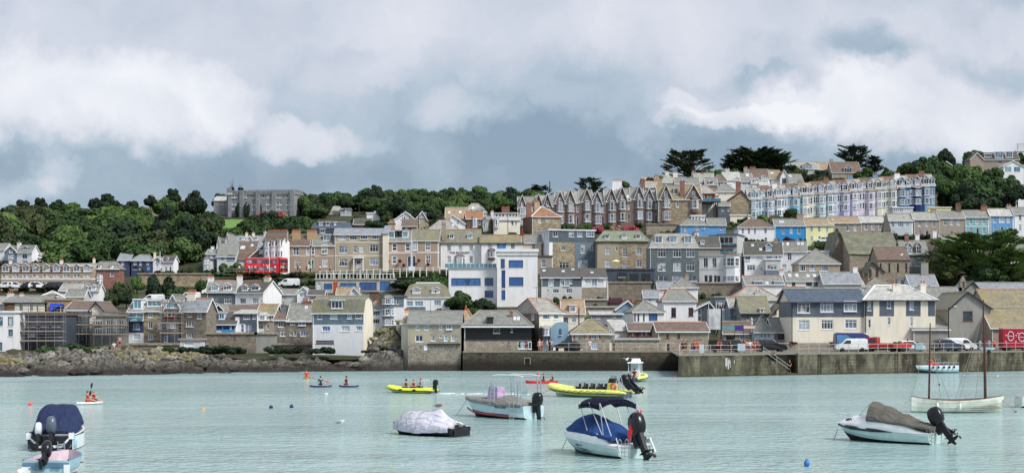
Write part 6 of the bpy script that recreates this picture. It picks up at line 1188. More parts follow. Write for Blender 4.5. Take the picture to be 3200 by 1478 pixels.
CL_BLUE=M_cloth('24457c');CL_NAVY=M_cloth('2a3556');CL_TAUPE=M_cloth('625f59');CL_GREY=M_cloth('85857f');CL_PALE=M_cloth('c9c8d4');CL_LIL=M_cloth('b9a3c4');CL_BIM=M_cloth('11142c')
YEL=M_plain('dfe07a',.45,.4,var=.05,name='yellow_tube');YELB=M_plain('e2e84a',.45,.4,var=.05,name='bright_yellow_tube');ORG=M_plain('f2573a',.5,name='orange_float');REDM=M_plain('d8232a',.5,name='red_plastic')
WOODV=M_plain('5a2c20',.3,.5,var=.15,name='varnished_wood');ROPE=M_plain('9a958a',.8,name='rope');INNER=M_plain('c3b5bd',.6,name='boat_inner')
def sm(a,b,x):t=max(0,min(1,(x-a)/(b-a)));return t*t*(3-2*t)
class Boat:
 """hull along +x (bow), y to port, z=0 the waterline"""
 def __init__(s,name,label,cat,px,py,head,L,B,fs,fb,top=GEL,bot=GEL,stripe=None,rake=.7,deck=.25,inner=INNER,full=.62,group=None,anti=MDK,gun=None,pos=None,chine=.12,tw=.92,deckmat=None,sag=0.0):
  P=pos or onwater(px,py);s.L,s.B=L,B;s.fs,s.fb=fs,fb;s.full=full;s.tw=tw;s.rake=rake;s.sag=sag
  s.o=thing(name,label,cat,P,rad(head),group)
  m=MB();N=18;half=[]
  for i in range(N+1):
   t=i/N;b=s.hb(t);zs=s.sheer(t);zk=-.28+.5*max(0,t-.72)**1.6*3.2*zs;bc=b*.86*(1-.35*t**3);zc=chine+.42*t**2.6*zs
   zk=min(zk,zs-.1);zc=max(zc,zk+.02)
   prof=[(0,zk),(bc*.55,zk*.45+zc*.55-.02),(bc,zc),(bc+.03*(1-t),zc+.03),((bc+b)/2+.02,zc+(zs-zc)*.35),((bc+b*2)/3+.02,zc+(zs-zc)*.62),(b,zs),(b-.03,zs+.04),(b-.11 if b>.2 else b*.5,zs+.03),(b-.13 if b>.2 else b*.4,min(deck,zs)if deck is not None else zs),(0,(min(deck,zs)if deck is not None else zs+.02))]
   row=[]
   for y,z in prof:row.append(Vector((L*t-rake*(t**3)*(1-max(0,(z-zk)/(zs-zk+.001)))*1.0,y,z)))
   full_=[Vector((p.x,-p.y,p.z))for p in reversed(row)]+row[1:]
   half.append(full_)
  nk=len(prof);sg=2*nk-2
  def mf(i,k):
   kk=k-(nk-1)if k>=nk-1 else(nk-2-k)
   if kk in(0,1):return anti
   if kk in(2,3):return bot
   if kk==4:return stripe or top
   if kk==5:return top
   if kk in(6,7):return gun or top
   if kk==8:return inner
   return deckmat or inner
  m.grid(half,top,matfn=mf);tr=half[0]
  m.poly([tr[k]for k in range(2,len(tr)-2)][::1],top)if False else None
  lo=nk-1
  m.poly([tr[lo-k]for k in range(6,0,-1)]+[tr[lo]]+[tr[lo+k]for k in range(1,7)],top)
  s.h=m.build('hull',s.o,False)
 def hb(s,t):return s.B/2*(s.tw+(1-s.tw)*sm(0,.35,t))*max(.012,(1-max(0,(t-.45)/.55)**(1/(1-s.full)))**.8 if t>.45 else 1)
 def sheer(s,t):return s.fs+(s.fb-s.fs)*t**1.7-s.sag*4*t*(1-t)
 def part(s,mb,name,smooth=False,par=None):return mb.build(name,par or s.o,smooth)
 def cover(s,name,mat,secs,nx=26,ny=15,wr=.05,seed=0,edge=.03,drop=.12,px_=.55):
  """secs: (t, ridge z, edge z or None, fullness)"""
  m=MB();rows=[];ts=[q[0]for q in secs]
  for i in range(nx+1):
   t=ts[0]+(ts[-1]-ts[0])*i/nx
   for a,b in zip(secs,secs[1:]):
    if t<=b[0]+1e-6:break
   u=(t-a[0])/(b[0]-a[0]);u=u*u*(3-2*u)if len(a)<5 else u
   zr=a[1]+(b[1]-a[1])*u;ea=a[2]if a[2]is not None else s.sheer(t);eb=b[2]if b[2]is not None else s.sheer(t);ze=ea+(eb-ea)*u;fu=a[3]+(b[3]-a[3])*u;bb=s.hb(t)+edge;row=[]
   for k in range(-ny,ny+1):
    q=abs(k)/ny;
    if q>.86:y=bb;z=ze-drop*(q-.86)/.14
    else:
     w=q/.86;y=bb*w;z=ze+(zr-ze)*(1-w**fu)
    y=math.copysign(y,k)
    nn=mn.noise(Vector((t*s.L*1.5+seed,y*1.8,z*.8)))*wr*(1-q**4*.6)+mn.noise(Vector((t*s.L*4+seed,y*3,z*2)))*wr*.35
    row.append(Vector((s.L*t,y*(1+nn*.3),z+nn)))
   rows.append(row)
  m.grid(rows,mat);m.poly(rows[0][::-1],mat);m.poly(rows[-1],mat);return m.build(name,s.o,True)
def outboard(boat,x,y,z,tilt=0,s=1.0,cow=MBLK,name='outboard_motor',yaw=0,topc=None):
 """clamped on the transom, leg pointing down at tilt 0; tilt swings the leg up and aft"""
 Mx=Matrix.Translation((x,y,z))@Matrix.Rotation(rad(yaw),4,'Z')@Matrix.Rotation(rad(-tilt),4,'Y')@Matrix.Scale(s,4)if False else Matrix.Translation((x,y,z))@Matrix.Rotation(rad(yaw),4,'Z')@Matrix.Rotation(rad(tilt),4,'Y')@Matrix.Scale(s,4)
 br=MB();br.box(-.16,.08,-.12,.12,-.28,.12,MDK);br.rot(0,Mx);r=br.build(name,boat.o)
 m=MB()
 rows=[]
 for zz,a,b_,cx in((.08,.16,.14,-.20),(.14,.26,.19,-.24),(.34,.33,.215,-.27),(.58,.33,.205,-.30),(.76,.26,.17,-.31),(.84,.12,.09,-.29)):
  rows.append([Vector((cx+a*math.copysign(abs(math.cos(q))**.55,math.cos(q)),b_*math.copysign(abs(math.sin(q))**.55,math.sin(q)),zz))for q in[2*math.pi*k/14 for k in range(14)]])
 m.grid(rows,cow,close=True);m.poly(rows[-1],cow);m.poly(rows[0][::-1],cow);m.rot(0,Mx);c=m.build('cowl',r,True)
 m=MB();m.box(-.36,-.10,-.10,.10,.46,.50,topc or MGR);m.rot(0,Matrix.Translation((0,0,.0)));
 m=MB();m.tbox(-.36,-.14,-.055,.055,-.75,.12,-.03,-.03,MDK);m.box(-.50,-.08,-.13,.13,-.60,-.575,MDK)
 m.tube([(-.58,0,-.78),(-.45,0,-.78),(-.2,0,-.78),(-.05,0,-.78),(.02,0,-.78)],[.03,.075,.085,.05,.01],MDK,8)
 m.add([(-.32,0,-.84),(-.16,0,-.84),(-.24,0,-1.02),(-.34,0,-1.02),(-.32,.02,-.84),(-.16,.02,-.84),(-.24,.02,-1.02),(-.34,.02,-1.02)],[(0,1,2,3),(7,6,5,4),(0,4,5,1),(1,5,6,2),(2,6,7,3),(3,7,4,0)],MDK)
 m.rot(0,Mx);m.build('leg',r)
 m=MB()
 for k in range(3):
  a=k*2.094;i0=len(m.v);m.ell((0,.1,0),(.02,.095,.06),MDK,6,4);m.rot(i0,Matrix.Rotation(a,4,'X')@Matrix.Rotation(.5,4,'Y'))
 m.rot(0,Mx@Matrix.Translation((-.60,0,-.78)));m.build('propeller',r);return r
def ladder(boat,x,y0,y1,z0,z1,n=4,hoop=.25):
 m=MB()
 for y in(y0,y1):m.tube([(x+.02,y,z0),(x,y,z1-.05),(x+.05,y,z1+hoop*.7),(x+.16,y,z1+hoop),(x+.28,y,z1+hoop*.7),(x+.3,y,z1-.1)],.022,ALU,6)
 for k in range(n):z=z0+(z1-z0)*(k+.3)/n;m.tube([(x,y0,z),(x,y1,z)],.022,ALU,5)
 return m.build('boarding_ladder',boat.o)
def pulpit(boat,t0,h=.45,r=.02,z0=None):
 m=MB();pts=[]
 for k in range(-6,7):
  q=abs(k)/6;t=1.02-(1.02-t0)*q;y=math.copysign(max(boat.hb(min(t,.96))-.06,.0)if q>.05 else 0,k)
  pts.append((boat.L*t,y,(z0 or boat.sheer(min(t,1)))+h*(1-.1*q)if q<.95 else(z0 or boat.sheer(t))+.05))
 m.tube(pts,r,ALU,6)
 for k in(2,5,7,10):m.tube([pts[k],(pts[k][0]-.25,pts[k][1]*.95,(z0 or boat.sheer(.9))+.02)],r*.9,ALU,5)
 return m.build('pulpit_rail',boat.o)
def fender(boat,t,side,mat,r=.09,l=.5,z=None):
 y=side*(boat.hb(t)+r+.02);zz=z if z is not None else boat.sheer(t)-.45;m=MB()
 m.lathe([(.02,l/2+.06),(r*.6,l/2),(r,l/2-.08),(r,-l/2+.08),(r*.6,-l/2),(.02,-l/2-.05)],mat,(boat.L*t,y,zz),9);m.tube([(boat.L*t,y,zz+l/2),(boat.L*t,y-side*.1,boat.sheer(t)+.05)],.012,ROPE,4);return m.build('fender',boat.o,True)
def mooring(label,a,b,sag=.2,r=.018,mat=ROPE):
 m=MB();a,b=Vector(a),Vector(b);pts=[a.lerp(b,k/8)-Vector((0,0,sag*math.sin(math.pi*k/8)))for k in range(9)]
 o=Vector(pts[-1]);m.tube([p-o for p in pts],r,mat,5);q=m.build('mooring_rope');q.location=o;return tag(q,label,'rope')
def wpt(boat,v):return Matrix.Translation(boat.o.location)@Matrix.Rotation(boat.o.rotation_euler[2],4,'Z')@Vector(v)
def upper(bt,secs,mat=GEL,name='deck_moulding',smooth=True):
 m=MB();rows=[]
 for t,ws,zf,zsd,zt,ins in secs:
  b=bt.hb(t)*ws;half=[(b,zf),(b*1.0,zf+(zsd-zf)*.35),(b-ins*.25,zf+(zsd-zf)*.75),(b-ins*.8,zsd),(b-ins*1.6,zsd+(zt-zsd)*.7),(max(b*.35,.0),zt),(0,zt+.02)]
  r=[Vector((bt.L*t,y,z))for y,z in half];rows.append(r+[Vector((p.x,-p.y,p.z))for p in reversed(r[:-1])])
 m.grid(rows,mat);m.poly(rows[0],mat);m.poly(rows[-1][::-1],mat);return m.build(name,bt.o,smooth)
 # --- white sports boat with blue cover and black canopy (centre)
b=Boat('motor_boat','white sports boat with royal blue cover, black bimini canopy and red ensign','motor boat',1985,1431,121,6.3,2.45,.62,.95,top=GELG,bot=GELG,deck=.5,rake=.9,gun=GEL,anti=M_plain('4a5a34',.6,name='weedy_bottom'))
upper(b,[(-.0,.99,.50,.62,.64,.1),(.12,.99,.52,.70,.72,.12),(.2,.99,.56,.95,1.0,.15),(.3,1,.64,1.18,1.22,.18),(.5,1,.74,1.28,1.32,.2),(.68,1,.82,1.28,1.40,.25),(.8,1,.88,1.15,1.38,.3),(.9,1,.93,1.05,1.2,.2),(.97,.95,.96,1.0,1.06,.06)])
m=MB()
for sd in(-1,1):m.add([(b.L*.80,sd*(b.hb(.80)-.30),1.19),(b.L*.865,sd*(b.hb(.865)-.2),1.17),(b.L*.86,sd*(b.hb(.86)-.28),1.27),(b.L*.82,sd*(b.hb(.82)-.36),1.31)],[(0,1,2,3)],M_glass(3))
m.build('porthole',b.o)
b.cover('cover',CL_BLUE,[(.09,1.1,1.02,2.2),(.25,1.38,1.12,2.0),(.45,1.85,1.24,1.7),(.6,2.05,1.30,1.9),(.70,2.0,1.30,2.2),(.80,1.42,1.30,2.4)],wr=.09,seed=3,edge=-.04,drop=.16)
m=MB();rows=[]
for i in range(9):
 u_=i/8;x=1.5+1.95*u_;rows.append([Vector((x,-1.15+2.3*k/10,2.9+.10*math.sin(u_*3.14)-.32*abs(k/5-1)**3.0-.0))for k in range(11)])
m.grid(rows,CL_BIM);i0=len(m.v);m.grid([[p-Vector((0,0,.22))for p in r]for r in rows],CL_BIM);m.grid([rows[0],[p-Vector((0,0,.22))for p in rows[0]]],CL_BIM);m.grid([rows[-1],[p-Vector((0,0,.22))for p in rows[-1]]],CL_BIM)
for k in(0,10):m.grid([[r[k]for r in rows],[r[k]-Vector((0,0,.22))for r in rows]],CL_BIM)
m.build('bimini_canopy',b.o,True)
m=MB()
for sd in(-1,1):
 for(xa,xb)in((1.2,1.55),(1.3,2.5),(2.6,3.4),(.5,1.5)):m.tube([(xa,sd*1.12,1.12),(xb,sd*1.13,2.72)],.025,ALU,6)
m.build('canopy_frame',b.o)
outboard(b,-.10,-.0,.92,30,1.5);ladder(b,-.22,.55,.98,-.15,.75,4);pulpit(b,.74,.42,z0=1.08)
m=MB();m.add([(b.L*t,-(b.hb(t)+.012),z)for t,z in((.30,.34),(.46,.28),(.62,.42),(.46,.33))]+[(b.L*t,-(b.hb(t)+.012),z)for t,z in((.28,.24),(.45,.18),(.6,.30),(.45,.23))],[(0,1,2,3),(4,5,6,7)],M_plain('2c3038',.4));
for sd in(1,):
 m=MB()
 for dz,l in((.0,1.0),(-.08,.8),(-.15,.6)):m.add([(2.0+.2*(1-l),sd*(1.11),.36+dz),(2.9,sd*1.135,.28+dz),(3.9-.3*(1-l),sd*1.13,.40+dz),(2.9,sd*1.14,.33+dz)],[(0,1,2,3)],M_plain('2c3038',.4))
 m.build('hull_stripe',b.o)
text_obj('lettering','Galia 520',.15,M_plain('3c4650'),b.o,(3.4,1.165,.50),(rad(90),0,rad(180)),sx=1.1)
text_obj('lettering','19B',.26,M_plain('22252a'),b.o,(.045,-.72,.84),(rad(90),0,rad(-90)))
m=MB();m.tube([(.05,.25,.9),(-.25,.28,1.95)],.018,ALU,5);f=m.build('flag_staff',b.o)
m=MB();rows=[[Vector((-.06-.19*k_/4-.0,.27+.30*j/5+.05*math.sin(j),1.82-.13*j-.10*k_))for k_ in range(5)]for j in range(6)];m.grid(rows,REDM);e=m.build('ensign',b.o,True)
m=MB();m.tube([(-.0,-.9,1.0),(-.35,-1.0,.3)],.05,GEL,6);m.tube([(.1,1.1,1.05),(-.3,1.1,.2)],.03,ALU,6);m.build('stern_rail',b.o)
bI=b;mooring('mooring rope from the bow of the blue-covered sports boat',wpt(b,(6.2,0,.8)),wpt(b,(6.7,.1,-.05)),.02)
# --- white cuddy boat with taupe cover (right)
b=Boat('motor_boat','white cuddy boat with black side stripe under a taupe tent-like cover','motor boat',2925,1387,141,6.1,2.3,.62,.95,top=GELG,bot=GELG,deck=.5,rake=.9,gun=GEL)
upper(b,[(-.0,.99,.50,.62,.64,.1),(.12,.99,.54,.78,.80,.12),(.22,.99,.58,1.02,1.06,.15),(.35,1,.66,1.2,1.25,.18),(.5,1,.74,1.28,1.36,.2),(.66,1,.80,1.26,1.45,.25),(.8,1,.88,1.15,1.42,.3),(.9,1,.93,1.05,1.22,.2),(.97,.95,.96,1.0,1.06,.06)])
b.cover('cover',CL_TAUPE,[(-.02,1.0,.95,2.2),(.12,1.2,1.05,1.7),(.3,1.62,1.2,1.3),(.48,2.05,1.3,1.5),(.62,2.30,1.36,2.4)],wr=.06,seed=9,edge=-.02,drop=.14)
m=MB()
for sd in(-1,1):
 m.tube([(3.8,sd*.5,2.2),(4.4,sd*.62,1.45)],.02,ALU,5);m.tube([(4.4,sd*.62,1.47),(3.8,sd*.8,1.5)],.02,ALU,5)
m.build('windscreen_frame',b.o)
for sd in(1,-1):
 m=MB();pts=[(b.L*t,sd*(b.hb(t)+.055),z)for t,z in((.34,.62),(.55,.60),(.8,.68),(.975,.84))];tp=[(b.L*t,sd*(b.hb(t)+.055),z)for t,z in((.34,.64),(.5,.78),(.8,.90),(.975,.95))]
 m.grid([pts,tp],M_plain('15171d',.3));m.build('hull_stripe',b.o)
m=MB();m.add([(b.L*.80,(b.hb(.80)-.28),1.2),(b.L*.88,(b.hb(.88)-.17),1.12),(b.L*.875,(b.hb(.875)-.24),1.25),(b.L*.82,(b.hb(.82)-.34),1.33)],[(0,1,2,3)],M_glass(3));m.build('porthole',b.o)
outboard(b,-.10,.1,.88,38,1.32);outboard(b,-.12,-.75,.72,62,.72,name='auxiliary_motor');ladder(b,-.15,.5,.9,-.1,.75,4);pulpit(b,.74,.42,z0=1.08)
bJ=b;mooring('short chain hanging from the bow of the taupe-covered boat',wpt(b,(6.1,0,.6)),wpt(b,(6.3,.1,-.05)),.02)
# --- open angling boat with goalpost frames and grey cover
b=Boat('motor_boat','pale blue-white boat with two tall steel ladder frames and crumpled grey cover','motor boat',1668,1309,137,6.7,2.4,.95,1.35,top=M_plain('bcd3da',.3,name='pale_blue_gelcoat'),bot=GEL,deck=.55,rake=1.0,gun=NAVY,inner=GEL)
b.cover('cover',CL_GREY,[(.04,1.1,.98,2.5),(.2,1.45,.99,1.4),(.38,1.62,1.02,1.5),(.55,1.35,None,2.0),(.75,1.42,None,2.2),(.99,1.44,1.36,2.5)],wr=.10,seed=5,drop=.16)
m=MB();m.tbox(-.55,.55,-.5,.5,0,1.0,.16,.12,CL_LIL);m.rot(0,Matrix.Translation((3.6,0,1.2)));rows=m.build('console_cover',b.o)
m=MB()
for x in(.35,3.3):
 for dx in(-.16,.16):
  pass
for sd in(-1,1):
 for x in(.42,3.0):
  for dx in(-.2,.2):m.tube([(x+dx,sd*1.12,1.0),(x+dx*.75,sd*1.0,2.7),(x+dx*.7,sd*.85,3.0)],.042,ALU,6)
  for k in range(6):z=1.3+k*.27;m.tube([(x-.18,sd*1.08,z),(x+.18,sd*1.08,z)],.028,ALU,5)
 m.tube([(.42-.15,sd*.85,3.0),(.8,sd*.84,3.08),(2.7,sd*.84,3.08),(3.15,sd*.85,3.0)],.055,GEL,6)
for x in(.3,3.1):m.tube([(x,-.86,3.03),(x,.86,3.03)],.03,ALU,6)
m.build('ladder_frame',b.o)
m=MB()
for sd in(1,-1):m.grid([[(b.L*t,sd*(b.hb(t)+.015-.10*(t>.8)),z)for t,z in((.2,.16),(.5,.2),(.75,.32),(.93,.52))],[(b.L*t,sd*(b.hb(t)+.02-.10*(t>.8)),z+.09)for t,z in((.2,.16),(.5,.2),(.75,.32),(.93,.52))]],M_plain('b02432',.4));m.grid([[(b.L*t,sd*(b.hb(t)+.018-.08*(t>.8)),z+.10)for t,z in((.2,.16),(.5,.2),(.75,.32),(.93,.52))],[(b.L*t,sd*(b.hb(t)+.022-.08*(t>.8)),z+.16)for t,z in((.2,.16),(.5,.2),(.75,.32),(.93,.52))]],NAVY)
m.build('hull_stripe',b.o)
text_obj('lettering','PRO-LINE',.26,M_plain('22355a'),b.o,(2.1,1.235,.80),(rad(90),0,rad(180)))
outboard(b,-.08,0,.8,8,1.25,yaw=0);ladder(b,.6,1.24,1.24,0,.1,0,.0)if False else None
m=MB();
for x in(.75,1.15):m.tube([(x,1.27,-.1),(x,1.27,1.0),(x,1.18,1.25),(x,1.0,1.0)],.022,ALU,6)
for k in range(4):m.tube([(.75,1.27,.05+.25*k),(1.15,1.27,.05+.25*k)],.02,ALU,5)
m.build('boarding_ladder',b.o)
m=MB()
for k in range(4):m.tube([(-.3+.12*k,1.15,1.7),(-.5+.12*k,1.18,2.1),(-.35+.12*k,1.22,1.8)],.02,ALU,5)
m.tube([(.3,1.1,1.55),(-.3,1.15,1.75)],.02,ALU,5);m.build('rod_holder',b.o)
mooring('mooring rope from the bow of the ladder-frame boat',wpt(b,(6.6,0,1.2)),wpt(b,(7.4,.3,0)),.03)
# --- covered inflatable with gulls
b=Boat('inflatable_boat','inflatable boat wrapped in a pale lilac-grey cover with peaked middle','inflatable boat',1440,1363,148,5.0,2.15,.5,.7,top=MDK,bot=MDK,deck=.3,rake=.5,full=.45,inner=MDK,tw=1.0)
b.cover('cover',CL_PALE,[(.05,.72,.62,1.6),(.16,1.1,.58,1.3),(.30,1.62,.55,1.05),(.34,1.58,.55,1.1),(.5,1.42,.5,2.4),(.74,1.40,.55,2.6),(.86,1.1,.6,2.6),(1.0,.72,.62,2.2)],wr=.06,seed=21,edge=.06,drop=.34)
m=MB()
for t in(.5,.66,.84):m.tube([(b.L*t,(b.hb(t)+.09)*math.cos(a),.42+[1.02,.98,.72][(.5,.66,.84).index(t)]*abs(math.sin(a))**.55)for a in[math.pi*k/14 for k in range(15)]],.014,MGR,4)
m.build('strap',b.o)
m=MB();m.poly([(-.06,-.85,.05),(-.06,.85,.05),(-.03,.8,.5),(.1,.1,.85),(.1,-.3,.8),(-.03,-.8,.45)],MBLK);m.box(-.1,.25,-.85,.85,.0,.35,MBLK);m.build('dark_stern_opening',b.o)  # black transom; the black sheet stands for the dark opening under the cover
bC=b
# --- navy covered cruiser seen from astern (left)
b=Boat('motor_boat','boat seen from astern under a high navy cover, with two outboards','motor boat',156,1408,96,6.2,2.5,.78,1.05,top=M_plain('1d1f2b',.3,name='dark_transom'),bot=GEL,stripe=M_plain('1d1f2b',.3,name='dark_transom'),deck=.5,rake=.8,gun=GEL)
m=MB()
for sd in(-1,1):m.grid([[(x,sd*(b.hb(x/6.2)+.02),z)for x in(0,1.5,3,4.5)]for z in(.05,.75)],GEL)
m.box(-.04,.3,-1.22,-.98,.62,.95,GEL);m.box(-.04,.3,.98,1.22,.62,.95,GEL);m.add([(-.03,.98,.7),(-.03,.55,.3),(-.03,-.6,.3),(-.03,-.98,.7),(-.03,-.98,.55),(-.03,-.6,.16),(-.03,.55,.16),(-.03,.98,.55)],[(0,1,6,7),(1,2,5,6),(2,3,4,5)],GEL);m.build('transom_moulding',b.o)
b.cover('cover',CL_NAVY,[(.03,1.05,.98,2.5),(.14,1.35,.95,2.0),(.3,2.1,1.0,4.5),(.36,2.3,1.1,6.0),(.52,2.34,1.3,6.0),(.6,2.2,1.3,5.0),(.72,1.6,1.3,3.0)],wr=.06,seed=31,edge=-.05,drop=.12)
outboard(b,-.1,-.12,.8,20,1.15,cow=MGR);outboard(b,-.12,.55,.75,22,.85,cow=M_plain('d5d9dc',.3,name='white_cowling'),name='auxiliary_motor');m=MB()
for y in(-.42,-.78):m.tube([(-.1,y,.0),(-.08,y,.52)],.025,ALU,6)
for z in(.08,.22,.36):m.tube([(-.09,-.42,z),(-.09,-.78,z)],.022,ALU,5)
m.build('boarding_ladder',b.o);fender(b,.05,-1,M_plain('9fc4d4',.4,name='pale_fender'),.1,.5,.4)
bA=b
# --- open dinghy at the bottom left
b=Boat('dinghy','small open dinghy with tilted black outboard, cut by the lower left picture edge','dinghy',143,1490,91,4.0,2.15,.74,.88,top=M_plain('9fbfc9',.4,name='dinghy_hull'),bot=M_plain('9fbfc9',.4),deck=.12,rake=.5,gun=M_plain('5f7a8c',.5,name='dinghy_gunwale'),inner=M_plain('cdb9c4',.6,name='dinghy_inner'),full=.5,tw=.98)
m=MB();m.box(-.045,-.002,-1.02,1.02,.44,.64,M_plain('5b7f96',.4,name='transom_top'));m.box(-.05,.0,.66,1.06,.0,.46,GEL);m.box(-.05,.0,-1.06,-.80,.0,.56,GEL);m.box(-.055,-.01,.66,1.05,.12,.17,NAVY);m.build('transom_board',b.o)
m=MB()
for x in(1.2,2.6):m.box(x,x+.3,-.95,.95,.4,.44,WOODV)
m.build('thwart',b.o)
outboard(b,-.06,0,.78,58,.95);text_obj('lettering','Prima Gema',.16,M_plain('41718a'),b.o,(-.056,.38,.36),(rad(90),0,rad(-90)),sx=.9);text_obj('lettering','St Ives',.15,M_plain('41718a'),b.o,(-.056,-.45,.40),(rad(90),0,rad(-90)))
m=MB();m.ell((-.1,1.1,.22),(.17,.17,.17),M_plain('e6e3d8',.5,name='white_float'),12,8);m.tube([(-.1,1.1,.35),(.1,1.0,.66)],.015,ROPE,5);m.build('fender',b.o,True)
bB=b
# --- inflatable tube boats
def rib(name,label,px,py,head,L,B,r,mat,strake,zt=.38,group=None,open_stern=.0):
 o=thing(name,label,'inflatable boat',onwater(px,py),rad(head),group)
 m=MB();pts=[];rr_=[]
 n=17
 for k in range(-n,n+1):
  q=abs(k)/n;t=1-q;
  if q<.45:a=q/.45*math.pi/2;x=L-B/2*1.25+B/2*1.25*math.cos(a)*.98;y=(B/2-r)*math.sin(a)
  else:x=(L-B/2*1.25)*(1-(q-.45)/.55)-.35*((q-.45)/.55)**8;y=(B/2-r)
  rise=.42*L/7*max(0,(x/L-.45)/.55)**2.2
  pts.append((x,math.copysign(y,k),zt+rise));rr_.append(r*(1 if q<.93 else 1-.75*(q-.93)/.07))
 m.tube(pts,rr_,mat,12);tb=m.build('inflatable_tube',o,True)
 m=MB();m.tube([(p[0]+(.0),p[1]*(1+r*1.02/max(abs(p[1]),.3))if abs(p[1])>.05 else p[1],p[2]-r*.35)if abs(p[1])>.4 else(p[0]+r*.98,p[1],p[2]-r*.35)for p in pts],.05,strake,5);m.build('rubbing_strake',o)
 m=MB();rows=[]
 for i in range(11):
  t=i/10;x=L*.93*t;b_=(B/2-r*.9)*(1-max(0,(t-.6)/.4)**2*.95);kz=-.3+.62*max(0,t-.6)**1.5*2*L/7;rows.append([Vector((x,-b_,zt-.1+.3*max(0,t-.6))),Vector((x,0,kz)),Vector((x,b_,zt-.1+.3*max(0,t-.6)))])
 m.grid(rows,GELG);m.grid([[Vector((p.x,p.y,zt-.05))for p in(r_[0],r_[2])]for r_ in rows],MGR);m.box(-.0,.06,-(B/2-r*1.6),B/2-r*1.6,-.1,zt+.12,MGR);m.build('hull',o)
 return o
class RB:pass
o=rib('inflatable_boat','big pale yellow passenger inflatable with black seats, tubular arch and twin black outboards',1962,1243,150,7.9,2.7,.29,YEL,MDK,.46)
bb=RB();bb.o=o
for i in range(4):
 x=2.4+i*.72
 for y in(-.45,.45):
  m=MB();m.box(x,x+.42,y-.22,y+.22,.55,.95,MDK);m.tbox(x-.04,x+.06,y-.24,y+.24,.95,1.25,.01,.04,MDK);m.build('seat',o)
  m=MB();m.tube([(x+.5,y-.24,.6),(x+.5,y-.24,1.25),(x+.46,y-.2,1.32),(x+.46,y+.2,1.32),(x+.5,y+.24,1.25),(x+.5,y+.24,.6)],.028,ALU,6);m.tube([(x+.5,y-.24,.95),(x+.5,y+.24,.95)],.022,ALU,5);m.build('seat_frame',o)
m=MB();m.tbox(1.1,1.9,-.5,.5,.4,1.35,.12,.05,YEL);m.tbox(1.15,1.8,-.42,.42,1.35,1.75,.12,.05,MDK);m.build('console',o)
m=MB()
for sd in(-1,1):m.tube([(1.0,sd*1.05,.7),(.55,sd*.98,1.7),(.35,sd*.95,2.25)],.045,ALU,7);m.tube([(-.1,sd*1.0,.75),(.3,sd*.95,2.2)],.035,ALU,6)
m.tube([(.35,-.95,2.25),(.35,.95,2.25)],.045,ALU,7);m.tube([(.35,.6,2.3),(.2,.6,3.9)],.012,MDK,4);m.build('arch',o)
outboard(bb,-.12,.42,1.0,50,1.25);outboard(bb,-.12,-.42,1.0,50,1.25)
def ring(par,c,r,rot=None,name='life_ring'):
 m=MB();m.tube([(r*math.cos(a),0,r*math.sin(a))for a in[2*math.pi*k/14 for k in range(15)]],r*.3,ORG,7);m.rot(0,Matrix.Translation(c)@Matrix.Rotation(rot or 0,4,'Z'));return m.build(name,par,True)
ring(o,(.95,1.0,1.05),.26);ring(o,(.2,-1.05,1.05),.26)
text_obj('lettering','NG50',.24,M_plain('1a1c20'),o,(1.2,.46,1.9),(rad(90),0,rad(180)))
m=MB()
for k in range(9):x=1.5+.62*k;m.tube([(x,1.36,.62),(x+.31,1.38,.46),(x+.62,1.36,.62)],.018,MDK,4)
m.build('grab_line',o)
bG=bb;mooring('mooring rope at the bow of the big pale yellow inflatable',Matrix.Translation(o.location)@Matrix.Rotation(rad(150),4,'Z')@Vector((7.8,0,.7)),Matrix.Translation(o.location)@Matrix.Rotation(rad(150),4,'Z')@Vector((8.9,.9,0)),.02)
o=rib('inflatable_boat','small bright yellow inflatable speeding left with three people aboard',1352,1228,163,4.5,1.9,.22,YELB,MDK,.28)
m=MB()
for y in(-.4,.4):m.tube([(.55,y,.4),(.5,y,1.25),(1.0,y,1.25),(1.05,y,.4)],.022,GEL,5)
m.tube([(.5,-.4,1.25),(.5,.4,1.25)],.022,GEL,5);m.tube([(1.0,-.4,1.25),(1.0,.4,1.25)],.022,GEL,5);m.build('rail_frame',o);bb=RB();bb.o=o;outboard(bb,-.1,0,.62,5,.8)
for y in(-.98,.98):
 m=MB();m.box(1.4,1.7,y-.02 if y>0 else y-.0,y+.02,.26,.40,MDK);m.box(2.8,3.1,y-.02,y+.02,.26,.40,MDK);m.build('patch',o)
bE=bb
m=MB();g=MB();wk=onwater(1352,1228);rows=[]
FOAM=M_plain('dfe6e6',.9,.1,var=.05,name='foam')
for i in range(60):
 x=wk.x+.6+R.random()**1.3*9;y=wk.y-1.1-(x-wk.x)*.10+R.gauss(0,.25+.04*(x-wk.x));m.ell((x,y,.01),(R.uniform(.15,.5),R.uniform(.05,.14),.035),FOAM,6,4)
tag(m.build('wake_foam',None,True),'white foam trail behind the small bright yellow inflatable','foam',kind='stuff')
o=rib('inflatable_boat','yellow boat with white hard-top and a driver, behind the big pale yellow inflatable',1972,1193,72,5.0,2.2,.25,YEL,MDK,.4)
m=MB();
for y in(-.6,.6):m.tube([(1.2,y,.5),(1.3,y,2.1)],.03,GEL,6);m.tube([(2.9,y,.5),(2.7,y,2.1)],.03,GEL,6)
m.tbox(1.1,3.0,-.75,.75,2.1,2.22,.1,.08,GEL);m.tbox(1.9,3.0,-.45,.45,2.22,2.62,.12,.08,GEL);m.box(2.3,2.36,-.6,.6,1.0,2.1,M_glass(4));m.build('hard_top',o);m=MB();m.tbox(2.0,2.7,-.5,.5,.3,1.3,.1,.05,GEL);m.build('console',o)
bH=o
